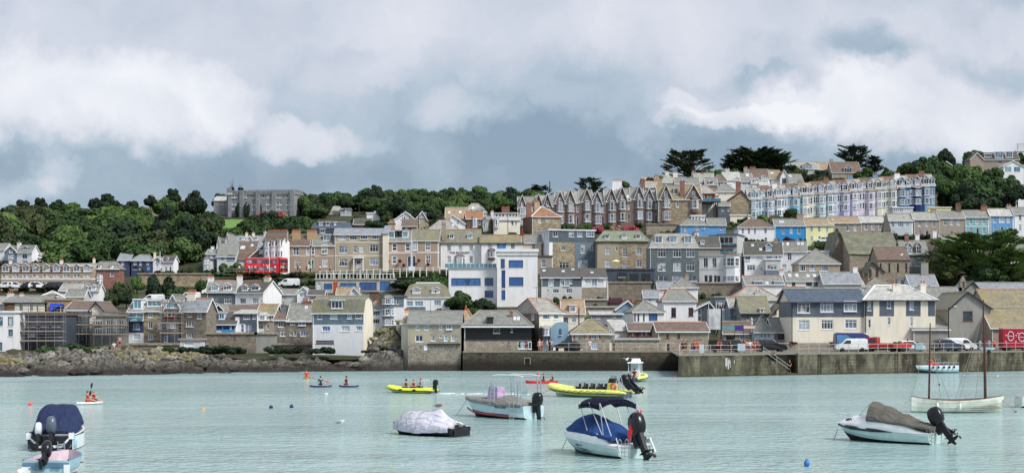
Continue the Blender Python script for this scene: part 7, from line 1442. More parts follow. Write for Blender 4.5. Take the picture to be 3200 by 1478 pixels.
# --- kayaks and boards
def board(name,label,px,py,head,L,B,mat,rim=None,h=.12,cat='paddleboard',z=.06):
 o=thing(name,label,cat,onwater(px,py),rad(head));m=MB();rows=[]
 for i in range(15):
  t=i/14;w=B/2*(1-abs(2*t-1)**3.2)+.01;zz=z+.07*abs(2*t-1)**4;rows.append([Vector((L*(t-.5),-w,zz)),Vector((L*(t-.5),-w*.8,zz+h)),Vector((L*(t-.5),0,zz+h*1.05)),Vector((L*(t-.5),w*.8,zz+h)),Vector((L*(t-.5),w,zz)),Vector((L*(t-.5),w*.6,zz-h*.5)),Vector((L*(t-.5),-w*.6,zz-h*.5))])
 m.grid(rows,mat,close=True,matfn=(lambda i,k:rim if(rim and k in(0,3,4,6,5))else mat));m.build('board' if cat=='paddleboard' else 'hull',o,False);return o
bd1=board('paddleboard','white and navy paddleboard under the kneeling paddler',1002,1209,6,2.3,.75,GEL,NAVY)
bd2=board('paddleboard','navy-nosed paddleboard under the dark sitting figure',1090,1209,178,2.1,.75,GEL,NAVY)
bd3=board('paddleboard','pale blue paddleboard carrying two people in orange and red life vests',281,1262,55,2.8,.85,M_plain('b9cfe2',.4,name='pale_board'),GEL)
kk=board('kayak','long red two-seat kayak beyond the ladder-frame boat',1693,1197,178,3.6,.8,M_plain('cf2128',.35,name='red_kayak'),None,.2,'kayak')
sk=board('kayak','small yellow and red kayak near the rocks',958,1182,100,2.6,.7,M_plain('e6c64a',.4,name='yellow_kayak'),None,.16,'kayak')
# --- two-masted lugger
b=Boat('sailing_boat','white clinker sailing boat with two dark bare masts and brown gunwale','sailing boat',2846,1288,-4,6.9,2.0,1.2,1.28,top=M_plain('dfe2d6',.4,name='white_planking'),bot=M_plain('c9d3c6',.4),deck=.35,rake=.15,gun=WOODV,inner=M_plain('8a7f72',.7),full=.5,tw=.35,sag=.28,anti=M_plain('b3bcae',.5,name='pale_bottom'))
m=MB()
for k in range(6):
 for sd in(-1,1):m.tube([(6.9*t,sd*(b.hb(t)*(.88+.02*k)+.012),.16+.12*k+.25*t**2*(k/6))for t in[i/16 for i in range(1,16)]],.012,M_plain('b9bfae',.5),4)
m.build('clinker_strakes',b.o)
m=MB();m.tube([(1.35,0,.4),(1.4,0,3.2),(1.45,0,6.75)],[.085,.075,.045],WOODV,8);m.build('mizzen_mast',b.o)
m=MB();m.tube([(5.55,0,.4),(5.50,0,4.0),(5.38,0,8.5)],[.115,.10,.055],WOODV,8);m.build('main_mast',b.o)
m=MB()
for(a_,c_)in(((.0,0,1.0),(1.44,0,6.2)),((3.4,.5,.95),(5.4,0,7.6)),((3.5,-.5,.95),(5.4,0,7.5)),((5.0,.8,1.0),(5.42,0,7.6)),((2.4,.7,.95),(1.46,0,6.2)),((3.0,.6,.95),(1.9,0,3.5))):m.tube([a_,c_],.014,ROPE,4)
m.ell((2.25,.55,2.1),(.07,.07,.09),WOODV,8,5);m.ell((5.15,.45,4.0),(.07,.07,.1),WOODV,8,5);m.build('rigging',b.o)
m=MB();m.tube([(6.6,.0,1.15),(7.7,-.3,.12)],[.035,.02],ROPE,6);m.ell((7.7,-.3,.1),(.14,.1,.05),MDK,8,5);m.build('bow_line',b.o)
fender(b,.26,-1,GEL,.09,.4,.55);fender(b,.50,-1,GEL,.09,.4,.5)
m=MB();m.tube([(.0,0,1.0),(-.5,0,.6)],.03,ALU,5);m.build('boomkin',b.o)
b=Boat('rowing_boat','pale boat bow with rope, cut by the right picture edge','rowing boat',3182,1272,4,5.0,1.9,.95,1.1,top=M_plain('d9ddd6',.4,name='pale_planking'),bot=M_plain('c9d3c6',.4),deck=.4,gun=NAVY,rake=.3,full=.5)
mooring('mooring rope of the pale boat at the right edge',wpt(b,(.1,.2,.9)),wpt(b,(-1.2,-.3,0)),.03)
# --- passenger launch by the pier
b=Boat('launch','white and pale blue open launch with rails and blue fenders moored by the pier wall','launch',2955,1163,180+math.degrees(math.atan2(ax.y,ax.x)),6.6,2.0,.95,1.0,top=M_plain('cfe0e4',.35,name='launch_white'),bot=M_plain('8fb6bd',.4),deck=.5,rake=.6,gun=GEL,full=.5,pos=Matrix.Translation(pr.location)@Matrix.Rotation(pr.rotation_euler[2],4,'Z')@Vector((ppos(2955,0),-1.7,0)))
m=MB()
for sd in(-1,1):
 m.tube([(.1,sd*.95,1.4),(1.0,sd*.95,1.4),(3.5,sd*.95,1.35),(5.0,sd*.5,1.4)],.03,ALU,5)
 for x in(.1,.9,1.8,2.7,3.6,4.6):m.tube([(x,sd*(.95 if x<4 else .6),.95),(x,sd*(.95 if x<4 else .6),1.4)],.025,ALU,5)
for x in(2.7,3.2,4.8):m.tube([(x,.4,1.0),(x,.4,1.8),(x+.2,.4,1.95),(x+.4,.4,1.8),(x+.4,.4,1.0)],.03,ALU,5)
m.build('rails',b.o);ring(b.o,(4.7,.75,1.45),.3);m=MB();m.ell((3.9,.8,1.15),(.35,.2,.16),REDM,9,6);m.build('bag',b.o,True)
for t in(.15,.28,.42,.56,.68):fender(b,t,1,NAVY,.14,.3,.8)
# --- buoys and small floats
def buoy(label,px,py,r,mat,shape='ball',group=None):
 P=onwater(px,py);rr_=r/F*P.y;m=MB()
 if shape=='ball':m.ell((0,0,rr_*.5),(rr_,)*3,mat,14,9);m.tube([(0,0,rr_*1.4),(0,0,rr_*1.65)],rr_*.18,mat,6)
 elif shape=='cone':m.lathe([(rr_*.9,0),(rr_,rr_*.5),(rr_*.6,rr_*1.3),(rr_*.15,rr_*1.7)],mat,(0,0,0),12)
 elif shape=='egg':m.ell((0,0,rr_*.9),(rr_,rr_,rr_*1.25),mat,14,9);m.tube([(-rr_*.5,0,rr_*1.9),(-rr_*.3,0,rr_*2.4),(rr_*.3,0,rr_*2.4),(rr_*.5,0,rr_*1.9)],rr_*.17,mat,6)
 else:m.ell((0,0,rr_*.3),(rr_*1.5,rr_*.8,rr_*.7),mat,12,7);m.tube([(rr_*1.2,0,rr_*.3),(rr_*1.8,0,rr_*.2)],rr_*.2,mat,6)
 o=m.build('buoy',None,True);o.location=P;return tag(o,label,'buoy',group)
buoy('orange ball buoy left of the navy-covered boat',95,1266,6.5,ORG);buoy('small amber buoy far out in front of the rocks',634,1277,4.5,M_plain('e8a24a',.5),'flat');buoy('round dark blue buoy, left of a pair',847,1275,6.3,NAVY);buoy('dark blue cone-shaped buoy, right of a pair',911,1273,6.5,NAVY,'cone')
buoy('bright blue buoy with handle at the bottom of the picture',2521,1456,9.3,M_plain('2470b8',.4),'egg');buoy('red floating marker beside the black canopy',1996,1286,7,REDM,'flat');buoy('yellow buoy against the side of the two-masted boat',2944,1287,10,M_plain('f0c93a',.4),'flat');buoy('small orange buoy beyond the ladder frames',1682,1170,4.5,ORG);buoy('white float lying against the pier wall',3128,1159,7,M_plain('e9e4d8',.5),'flat');buoy('pink float at the foot of the pier corner',2107,1180,4,M_plain('c45a6a',.5),'flat');buoy('white float below the kneeling paddler',1019,1231,4,GEL,'flat')
def gull(label,P,s=1.0,rz=0,kind='stand',body='e8e8e8',wing='8f959c'):
 o=thing('gull',label,'gull',P,rz);m=MB();BM,WM=M_plain(body,.7),M_plain(wing,.7);Bk=M_plain('d8a030',.5)
 m.ell((0,0,.2),(.21*s,.085*s,.09*s),BM,10,7,rot=Matrix.Rotation(-.25,3,'Y'));m.tube([(.13*s,0,.24),(.19*s,0,.31)],[.05*s,.04*s],BM,7);m.ell((.21*s,0,.34),(.055*s,.045*s,.045*s),BM,8,6);m.add([(-.15*s,-.05*s,.2),(-.15*s,.05*s,.2),(-.36*s,.03*s,.15),(-.36*s,-.03*s,.15),(-.15*s,0,.17),(-.36*s,0,.135)],[(0,1,2,3),(0,3,5,4),(1,4,5,2)],WM)
 m.build('body',o,True);h=MB();h.tube([(.25*s,0,.335),(.32*s,0,.32)],[.016*s,.004],Bk,5);h.build('beak',o)
 for sd in(-1,1):
  w=MB()
  if kind=='stand' or kind=='swim':w.ell((-.05*s,sd*.075*s,.21),(.19*s,.022*s,.065*s),WM,8,5,rot=Matrix.Rotation(-.2,3,'Y'))
  else:w.add([(.10*s,0,.22),(-.08*s,0,.22),(.04*s,sd*.35*s,.34),(-.10*s,sd*.35*s,.34),(-.10*s,sd*.68*s,.26),(-.16*s,sd*.68*s,.26),(.10*s,0,.24),(-.08*s,0,.24),(.04*s,sd*.35*s,.355),(-.10*s,sd*.35*s,.355),(-.10*s,sd*.68*s,.27)],[(0,1,3,2),(2,3,5,4),(6,8,9,7),(8,10,5,9)],WM)
  w.build('wing',o,False)
  if kind=='stand':l=MB();l.tube([(.0,sd*.035*s,.13),(.0,sd*.035*s,.0)],.008,Bk,4);l.box(-.01,.04,sd*.035*s-.02,sd*.035*s+.02,-.003,.006,Bk);l.build('leg',o)
 return o
gull('brown young gull standing on the pale covered inflatable',wpt(bC,(1.55,0,1.62)),1.25,rad(10),'stand','b9a99a','6b5f5a');gull('white gull on the dark stern of the covered inflatable',wpt(bC,(-.05,.2,.55)),1.3,rad(150),'stand','f0f0f0','b9bec4')
gull('gull swimming alone between the covered inflatable and the left boats',onwater(1062,1328),1.2,0,'swim');gull('small gull on the water below the pier near the masts',onwater(3118,1181),1.0,1,'swim');gull('white gull flying in front of the harbour wall',PT(1960,1127,205),1.6,rad(60),'fly','f2f2f2','e4e4e4');gull('white gull flying in front of the church roof',PT(2818,800,330),2.2,rad(50),'fly','f2f2f2','f0f0f0')
# -------------------------- people
def skinmesh(pts,edges,radii,name):
 me=bpy.data.meshes.new(name);me.from_pydata(pts,edges,[]);o=bpy.data.objects.new(name,me);COL.objects.link(o)
 m=o.modifiers.new('s','SKIN');s2=o.modifiers.new('u','SUBSURF');s2.levels=1;m.use_smooth_shade=True
 for i,r in enumerate(radii):me.skin_vertices[0].data[i].radius=(r,r)if not isinstance(r,tuple)else r
 me.skin_vertices[0].data[0].use_root=True
 r=bpy.data.meshes.new_from_object(o.evaluated_get(bpy.context.evaluated_depsgraph_get()));bpy.data.objects.remove(o);return r
def pose(kind):
 J=dict(pel=(0,0,.94),wa=(0,0,1.12),ch=(0,0,1.36),ne=(0,-.01,1.48),hd=(0,-.025,1.62))
 for s,n in((-1,'r'),(1,'l')):
  J['sh'+n]=(s*.18,0,1.40);J['el'+n]=(s*.24,.02,1.14);J['wr'+n]=(s*.25,-.06,.90);J['hi'+n]=(s*.09,0,.90);J['kn'+n]=(s*.10,-.02,.49);J['an'+n]=(s*.10,.02,.08);J['to'+n]=(s*.12,-.15,.03)
 if kind=='walk':J.update(knr=(-.09,-.14,.52),anr=(-.09,-.10,.12),tor=(-.10,-.27,.07),knl=(.09,.04,.49),anl=(.09,.26,.12),tol=(.09,.12,.03),elr=(-.23,.12,1.15),wrr=(-.24,.10,.92),ell=(.23,-.08,1.15),wrl=(.20,-.24,.98))
 if kind=='lean':J.update(wrr=(-.16,-.34,1.06),elr=(-.24,-.12,1.13),wrl=(.16,-.34,1.06),ell=(.24,-.12,1.13),ch=(0,-.10,1.34),ne=(0,-.15,1.45),hd=(0,-.2,1.58),shr=(-.18,-.09,1.38),shl=(.18,-.09,1.38))
 if kind=='wave':J.update(elr=(-.30,-.06,1.30),wrr=(-.22,-.24,1.34))
 if kind in('sit','row'):
  for k in('pel','wa','ch','ne','hd','shr','shl','elr','ell','wrr','wrl','hir','hil'):J[k]=(J[k][0],J[k][1],J[k][2]-.84)
  for s,n in((-1,'r'),(1,'l')):J['kn'+n]=(s*.15,-.42,.16);J['an'+n]=(s*.17,-.74,.02)if kind=='row' else(s*.16,-.52,-.26);J['to'+n]=(s*.18,-.84,.12)if kind=='row' else(s*.17,-.66,-.30);J['el'+n]=(s*.26,-.12,.34);J['wr'+n]=(s*.22,-.36,.38)
 if kind=='kneel':
  for k in('pel','wa','ch','ne','hd','shr','shl','elr','ell','wrr','wrl','hir','hil'):J[k]=(J[k][0],J[k][1],J[k][2]-.76)
  for s,n in((-1,'r'),(1,'l')):J['kn'+n]=(s*.14,-.32,.08);J['an'+n]=(s*.13,.12,.06);J['to'+n]=(s*.13,.24,.05)
  J.update(elr=(-.30,-.10,.50),wrr=(-.34,-.28,.62),ell=(.28,-.12,.36),wrl=(.26,-.36,.30))
 return J
BODY={}
def bodymeshes(kind):
 if kind in BODY:return BODY[kind]
 J=pose(kind);names=['pel','wa','ch','ne','hd'];V=[J[n]for n in names];Rr=[(.13,.10),(.115,.09),(.14,.10),.052,.095];E=[(0,1),(1,2),(2,3),(3,4)]
 V.append((J['hd'][0],J['hd'][1]-.0,J['hd'][2]+.10));Rr.append(.07);E.append((4,5))
 for n in 'rl':
  s=-1 if n=='r' else 1
  i=len(V);V+=[J['sh'+n],J['el'+n],J['wr'+n]];Rr+=[.058,.042,.028];E+=[(2,i),(i,i+1),(i+1,i+2)]
  w,e=Vector(J['wr'+n]),Vector(J['el'+n]);d=(w-e).normalized();sd=d.cross(Vector((0,0,1))if abs(d.z)<.8 else Vector((0,1,0))).normalized()
  p=w+d*.06;k=len(V);V.append(tuple(p));Rr.append((.034,.018));E.append((i+2,k))
  for q in range(4):
   o=sd*(.024*(q-1.5)/1.0);L=(.075,.085,.08,.06)[q];a=len(V);V+=[tuple(p+o+d*.035),tuple(p+o*1.1+d*(.035+L*.5)+Vector((0,-.01,-.01))),tuple(p+o*1.1+d*(.03+L)+Vector((0,-.02,-.025)))];Rr+=[.010,.009,.008];E+=[(k,a),(a,a+1),(a+1,a+2)]
  a=len(V);V+=[tuple(w+sd*.035*s+d*.05),tuple(w+sd*.05*s+d*.09)];Rr+=[.011,.009];E+=[(i+2,a),(a,a+1)]
  i=len(V);V+=[J['hi'+n],J['kn'+n],J['an'+n],J['to'+n]];Rr+=[.085,.058,.036,(.04,.025)];E+=[(0,i),(i,i+1),(i+1,i+2),(i+2,i+3)]
 body=skinmesh(V,E,Rr,'body')
 V=[J['wa'],J['ch'],J['pel'],tuple(Vector(J['ch']).lerp(Vector(J['ne']),.5))];E=[(0,1),(0,2),(1,3)];Rr=[(.135,.11),(.16,.12),(.145,.115),.075]
 for n in 'rl':
  i=len(V);V+=[J['sh'+n],tuple(Vector(J['sh'+n]).lerp(Vector(J['el'+n]),.75))];Rr+=[.075,.062];E+=[(1,i),(i,i+1)]
 top=skinmesh(V,E,Rr,'top')
 V=[J['pel']];E=[];Rr=[(.145,.12)]
 for n in 'rl':
  i=len(V);kn=Vector(J['kn'+n]);hi=Vector(J['hi'+n]);V+=[J['hi'+n],tuple(hi.lerp(kn,.85))];Rr+=[.105,.085];E+=[(0,i),(i,i+1)]
 sh=skinmesh(V,E,Rr,'shorts')
 V=[J['pel']];E=[];Rr=[(.145,.12)]
 for n in 'rl':
  i=len(V);V+=[J['hi'+n],J['kn'+n],tuple(Vector(J['an'+n])+Vector((0,0,.05)))];Rr+=[.10,.075,.055];E+=[(0,i),(i,i+1),(i+1,i+2)]
 tr=skinmesh(V,E,Rr,'trousers')
 hd=Vector(J['hd']);m=MB();m.ell(tuple(hd+Vector((0,.018,.045))),(.098,.112,.115),BARK,10,7,fn=lambda v:v if v.z>-.25 or v.y>.2 else Vector((v.x*.75,v.y*.55,v.z*.5)));hair=m.mesh('hair',True)
 m=MB();m.ell(tuple(hd+Vector((0,-.098,.02))),(.014,.02,.022),BARK,6,4);
 for s in(-1,1):m.ell(tuple(hd+Vector((s*.034,-.088,.045))),(.012,.008,.009),MBLK,6,4);m.ell(tuple(hd+Vector((s*.094,.0,.02))),(.012,.02,.03),BARK,6,4)
 m.ell(tuple(hd+Vector((0,-.090,-.03))),(.024,.008,.007),BARK,6,4);face=m.mesh('face',True)
 BODY[kind]=(body,top,sh,tr,hair,face);return BODY[kind]
SKIN=[M_plain('c99a80',.6,.3,name='skin'),M_plain('b5805f',.6,.3,name='skin'),M_plain('d8ae98',.6,.3,name='skin')];HAIRS=[M_plain('2a201b',.7),M_plain('5b4330',.7),M_plain('8d8a86',.7),M_plain('15130f',.7)]
CLO={}
def cl(c):
 if c not in CLO:CLO[c]=M_plain(c,.85,.2,var=.1,name='cloth')
 return CLO[c]
def person(label,P,rz,kind,top,low,legs='shorts',hair=0,skin=0,scale=1.0,hat=None,vest=None,group=None):
 b_,t_,s_,l_,h_,f_=bodymeshes(kind);o=thing('person',label,'person',P,rad(rz),group);o.scale=(scale,)*3
 def ch(n,me,mat,par=None):
  q=bpy.data.objects.new(n,me);COL.objects.link(q);q.parent=par or o
  if not me.materials:me.materials.append(mat)
  q.material_slots[0].link='OBJECT';q.material_slots[0].material=mat;return q
 ch('body',b_,SKIN[skin]);ch('hair',h_,cl(hat)if hat else HAIRS[hair]);ch('face',f_,SKIN[skin]);ch('top',t_,cl(top));ch(legs,s_ if legs=='shorts' else l_,cl(low));return o
Q=onquay
PP=[(2135,1105,10,'stand','5c2a26','2a2320','shorts',0,1,'person in dark red top leaning at the left end of the quay railing'),(2143,1104,60,'lean','3a2a2a','4a3a33','shorts',3,1,'dark dressed person right beside the left railing end'),(2170,1104,-20,'stand','d9653c','2c3f8f','shorts',1,0,'person in orange top and blue shorts left of the white sign'),(2180,1103,30,'walk','e0573a','b8402c','shorts',1,0,'person all in orange-red just left of the white sign'),(2203,1093,10,'wave','c9d84a','33373f','trousers',2,0,'person in lime high-visibility top behind the white sign'),(2243,1104,150,'lean','b3242a','1f1c22','shorts',0,0,'person in red top and black shorts before the dark estate car'),(2254,1103,200,'lean','8f1f26','241d22','shorts',3,1,'person in maroon top bending by the dark estate car'),(2282,1105,10,'walk','18161a','121114','trousers',3,1,'person all in black at the centre of the railing'),(2292,1100,-30,'stand','d08468','7a8fb5','shorts',1,0,'person in salmon top left of the blue-white board'),(2310,1098,160,'lean','a63a30','8c4a3c','shorts',0,1,'person in dark red behind the left of the blue-white board'),(2318,1096,20,'stand','6e2c2a','3a2b2b','trousers',3,0,'person in brown-red top behind the blue-white board'),(2327,1097,-30,'walk','c4503c','5a3630','shorts',1,2,'person in brick red top behind the right of the board'),(2334,1102,15,'stand','d4a090','9a6a5c','shorts',1,0,'person in pale pink right of the blue-white board'),(2343,1103,190,'stand','eceae6','6b85b8','shorts',2,0,'person in white shirt and light blue shorts'),(2352,1102,30,'walk','d8c4bc','a33a35','shorts',1,2,'person in cream top and red shorts in the queue'),(2357,1102,-20,'lean','c65a4c','8497c0','shorts',0,0,'person in coral top and blue shorts in the queue'),(2367,1100,20,'stand','b0685c','7d3430','shorts',1,1,'person in dusty pink near the top of the pier stair'),(2379,1096,160,'lean','cdd64a','20242c','trousers',2,0,'person in lime high-visibility top beside the black car'),(1593,1098,20,'lean','2f6fb8','35557f','shorts',0,0,'person in blue crouching left of the red board'),(1623,1098,180,'stand','3a2f3a','2a2630','trousers',3,0,'dark dressed person under the white shop window'),(1645,1098,30,'walk','a5333a','4a3a44','shorts',1,0,'person in red under the right of the white shop window'),(1655,1098,-30,'stand','c8b4a4','7a6d66','shorts',1,0,'person in beige right of the white shop window'),(1686,1098,10,'stand','d8c0b8','b8a49c','shorts',2,0,'pale dressed person left of the blue house'),(1694,1099,160,'lean','cc3a40','9a8a86','shorts',0,0,'person in red next to the pale dressed person'),(1709,1098,120,'walk','e4e0da','ccc4ba','trousers',1,0,'person in white walking at the blue house door'),(1718,1098,30,'stand','1c1c2c','1a1a22','trousers',3,0,'person in dark blue at the blue house door'),(1723,1098,-30,'stand','9dbbe0','2a3348','trousers',0,0,'person in light blue shirt at the blue house door'),(1843,1103,10,'stand','dcd6dc','b8a8b4','trousers',2,0,'pale dressed person alone before the stone quay house'),(2936,1098,20,'stand','2a2a30','202024','trousers',3,0,'person in black hat behind the slate blue estate car'),(2998,1096,20,'stand','34302e','202024','trousers',0,0,'person standing behind the white delivery van at the right'),(3063,1098,30,'stand','6fb4cc','3a5f70','trousers',0,0,'person in turquoise right of the tall mast'),(3090,1098,-10,'stand','8fa4cc','55607c','trousers',1,0,'person in blue-grey beside the red jacket'),(3107,1098,10,'stand','e0281f','33262c','trousers',1,0,'person in bright red jacket left of the food truck'),(3078,1097,200,'walk','3a3f4c','2a2c33','trousers',3,0,'dark dressed person between the turquoise and blue-grey figures'),(2838,1098,200,'lean','1b1a1e','17171a','trousers',3,0,'dark person leaning over the red truck bed')]
for px,py,rz,kd,tp,lw,lg,hr_,sk_,lb in PP:person(lb,Q(px,max(py,1096),ZQ+.01)if px>2110 else Vector(((px-1600)/F*223.5,223.5,ZT)),rz,kd,tp,lw,lg,hr_,sk_,group=None)
for i,(px,tp,rz,lb)in enumerate([(748,'e4e4ea',30,'person in white at the left end of the bus queue'),(756,'3a3a42',-30,'person in dark grey second in the bus queue'),(763,'6a4a44',10,'person in brown beside the back of the red bus'),(778,'e0dde4',20,'person in pale top before the rear of the red bus'),(786,'c9c4d6',-20,'person in lilac top before the middle of the red bus'),(797,'d8d4dc',40,'person in light top under the bus windows'),(806,'2c2a34',0,'person in black before the red bus'),(836,'ece8ec',10,'person in white before the front of the red bus'),(859,'f0eef2',180,'person all in white at the front corner of the red bus'),(879,'b8b4bc',10,'person in grey right of the red bus'),(885,'e8e6ea',30,'person in white right of the red bus'),(896,'5b4a3c',-20,'person in brown left of the brown bay house'),(930,'44484f',20,'person in dark grey before the brown bay house'),(937,'d8dce4',0,'person in pale blue before the brown bay house'),(958,'5a3a34',20,'person in brown before the white door'),(970,'e6e0d6',-20,'person in cream before the green door'),(1000,'ece4da',10,'person in cream right of the green door'),(1031,'d8a48c',20,'person in peach before the large brown house')]):
 P=PT(px,852,Dp(852)-7.4);P.z=max(P.z,ground_at(P.x,P.y)+.1);person(lb,P,rz,['stand','walk','lean'][i%3],tp,['2a2c38','6b6f7a','4a4038'][i%3],'trousers' if i%2 else 'shorts',i%4,i%3)
def on(bo,loc,rz,*a,**k):P=Matrix.Translation(bo.location)@Matrix.Rotation(bo.rotation_euler[2],4,'Z')@Vector(loc);return person(a[0],P,math.degrees(bo.rotation_euler[2])+rz,*a[1:],**k)
on(bE.o,(2.6,.25,.42),90,'person with long dark hair seated foremost in the bright yellow inflatable','sit','5a4038','3a2a28',hair=0);on(bE.o,(2.0,-.2,.42),90,'person in reddish top seated in the middle of the bright yellow inflatable','sit','a8483c','6a3a34',hair=2);on(bE.o,(1.2,0,.50),90,'person in grey top and red cap steering the bright yellow inflatable','sit','5f7680','2a2e38',hat='c8302c')
on(bH,(2.1,.1,.55),-90,'driver in dark red under the white hard-top','sit','6a1f26','2a2230',hair=3)
on(bd1,(.0,0,.17),200,'kneeling paddler in black with a long paddle','kneel','3a3f4a','241c20',hair=3);on(bd2,(.25,0,.17),80,'dark dressed figure sitting on the navy-nosed paddleboard','kneel','3a2024','6a2028',hair=0,skin=1)
on(bd3,(-.35,-.1,.2),70,'person in orange life vest on the pale blue paddleboard','row','f0642c','c2452c',hair=1);on(bd3,(.45,.1,.2),70,'person in red life vest on the pale blue paddleboard','row','d8202c','2a1c20',hair=2)
on(kk,(-.2,0,.2),90,'front kayaker in dark top in the red kayak','row','2a1c24','2a2430',hat='b02030');on(kk,(-1.2,0,.2),90,'rear kayaker in grey in the red kayak','row','4a4c58','2a2430',hair=2);on(sk,(0,0,.15),90,'person in bright red life vest in the small kayak near the rocks','row','f0202a','7a2a2a',hair=1)
def paddle(label,a,b,bm,r=.02):
 a,b=Vector(a),Vector(b);o=thing('paddle',label,'paddle',a);d=(b-a).normalized();m=MB();m.tube([(0,0,0),tuple(b-a)],r,MGR,5);m.build('shaft',o)
 for p in(Vector((0,0,0)),b-a):q=MB();q.ell((0,0,0),(.24,.03,.09),bm,8,5,rot=d.to_track_quat('X','Z').to_matrix());q.rot(0,Matrix.Translation(p));q.build('blade',o)
paddle('long paddle with orange blade held by the kneeling paddler',bd1.location+Vector((-1.15,-.35,1.05)),bd1.location+Vector((.75,-.35,.62)),ORG);paddle('black paddle raised above the two people in life vests',bd3.location+Vector((.0,.1,.9)),bd3.location+Vector((.12,.1,1.55)),MDK)
tt=Matrix.Translation(pr.location)@Matrix.Rotation(pr.rotation_euler[2],4,'Z')
person('person in a black wetsuit half way up the pier stair',tt@Vector((t0+(t1-t0)*.42,.6,ZT-(ZT-.18)*.45)),20,'lean','17171a','141417','trousers',3,0);person('person in a black wetsuit at the foot of the pier stair',tt@Vector((t1+.3,.6,.22)),-20,'walk','15151a','141417','trousers',1,0)
P=PT(372,1085,225);P.z=3.3;person('person in white sitting on the shore rocks',PT(356,1087,221),0,'sit','e4e6f0','3a5aa8',hair=1);person('person in pink standing in the rocky gully',PT(374,1088,224),0,'stand','dfa0a4','8c4a44',hair=1)
# -------------------------- vehicles
TYRE=M_plain('15161a',.8);RIM=M_plain('9a9da3',.35,.5,.6);LAMP=M_plain('dfe6ea',.15,.8);TAIL=M_plain('a5202a',.3)
def vehicle(label,cat,P,head,L,Wd,prof,glass,col,wheels,wr=.31,group=None,name=None,extra=None):
 """prof: (x,z) body outline, x from 0 (rear) to L (nose); glass: side panes [(x,z)...]"""
 o=thing(name or 'parked_car',label,cat,P,rad(head),group);BM=M_plain(col,.25,.6,var=.05,name='car_paint');m=MB();rows=[]
 zt=max(p[1]for p in prof);belt=zt*.58
 for s,ins in((-1,.9),(-1,0),(1,0),(1,.9)):pass
 def yy(z):return Wd/2-max(0,z-belt)*.22-max(0,.45-z)*.12
 n=len(prof)
 for s,k in((-1,.90),(-1,1),(-.5,1),(0,1),(.5,1),(1,1),(1,.90)):
  row=[]
  for x,z in prof:
   y=s*yy(z)*(1.0 if k<1 else .97 if abs(s)==1 else 1);zz=z if k==1 else z-.04*(z/zt);xx=L/2+(x-L/2)*(1 if k==1 else .985);cr=.03*(1-s*s)*(z>belt)
   row.append((xx-L/2+0,y,zz+cr))
  rows.append(row)
 m.grid(rows,BM,close=True);m.poly(rows[0],BM);m.poly(rows[-1][::-1],BM);m.box(-L/2+.15,L/2-.15,-Wd/2+.12,Wd/2-.12,.2,.45,TYRE);b=m.build('body',o,False)
 GL=M_glass(0)if False else M_plain('20262e',.08,.8,name='car_glass')
 for pane in glass:
  for s in(-1,1):
   q=MB();pts=[(x-L/2,s*(yy(z)+.008),z)for x,z in pane];q.poly(pts if s<0 else pts[::-1],GL);q.build('side_window',o)
 for i in range(n):
  (x0,z0),(x1,z1)=prof[i],prof[(i+1)%n]
  if min(z0,z1)>belt*.98 and abs(z1-z0)>.22:
   sx=1 if(x0+x1)/2>L/2 else-1;q=MB();a,c=(.08,.92);xa,za,xb,zb=x0+(x1-x0)*a,z0+(z1-z0)*a,x0+(x1-x0)*c,z0+(z1-z0)*c;off=.015*sx
   q.quad((xa-L/2+off,-yy(za)+.10,za+.015),(xa-L/2+off,yy(za)-.10,za+.015),(xb-L/2+off,yy(zb)-.1,zb+.015),(xb-L/2+off,-yy(zb)+.1,zb+.015),GL);q.build('windscreen' if sx>0 else 'rear_window',o)
 for x in wheels:
  for s in(-1,1):
   q=MB();y0=s*(Wd/2-.2);q.lathe([(wr*.6,-.1),(wr*.96,-.1),(wr,-.05),(wr,.05),(wr*.96,.1),(wr*.6,.1)],TYRE,(x-L/2,y0+s*.10,wr),16,'y');t=q.build('wheel',o);q=MB();q.lathe([(wr*.62,0),(wr*.55,.03),(wr*.2,.02),(.02,.03)],RIM,(x-L/2,y0+s*.17 if s>0 else y0-.20,wr),12,'y');q.build('rim',t)
 for s in(-1,1):
  q=MB();q.box(L/2-.12,L/2+.012,s*Wd*.36-.14,s*Wd*.36+.14,belt*.62,belt*.80,LAMP);q.build('headlight',o);q=MB();q.box(-L/2-.012,-L/2+.1,s*Wd*.41-.07,s*Wd*.41+.07,belt*.6,belt*.95,TAIL);q.build('tail_light',o)
 q=MB();q.box(L/2-.05,L/2+.03,-Wd*.42,Wd*.42,.28,.46,MDK);q.box(-L/2-.03,-L/2+.05,-Wd*.42,Wd*.42,.28,.46,MDK);q.build('bumper',o)
 if extra:extra(o,L,Wd)
 return o
HATCH=([(0,.35),(0,.8),(.12,1.05),(.5,1.42),(1.0,1.48),(2.1,1.46),(2.85,.98),(3.75,.80),(3.95,.55),(3.95,.3)],[[(.45,.95),(.62,1.35),(1.3,1.39),(1.3,.95)],[(1.4,.95),(1.4,1.39),(2.05,1.37),(2.65,.98)]],3.95,1.72,(.72,3.15))
ESTATE=([(0,.35),(0,.95),(.15,1.1),(.35,1.62),(.8,1.68),(2.7,1.66),(3.5,1.12),(4.5,.95),(4.7,.6),(4.7,.3)],[[(.4,1.1),(.52,1.52),(1.3,1.56),(1.3,1.1)],[(1.4,1.1),(1.4,1.56),(2.25,1.56),(2.25,1.1)],[(2.35,1.1),(2.35,1.56),(2.68,1.54),(3.3,1.13)]],4.7,1.85,(.9,3.8))
SMVAN=([(0,.35),(0,.9),(.05,1.72),(.3,1.82),(2.7,1.80),(3.1,1.66),(3.72,1.10),(4.25,.92),(4.4,.6),(4.4,.3)],[[(2.35,1.12),(2.35,1.58),(2.95,1.58),(3.5,1.12)]],4.4,1.82,(.8,3.55))
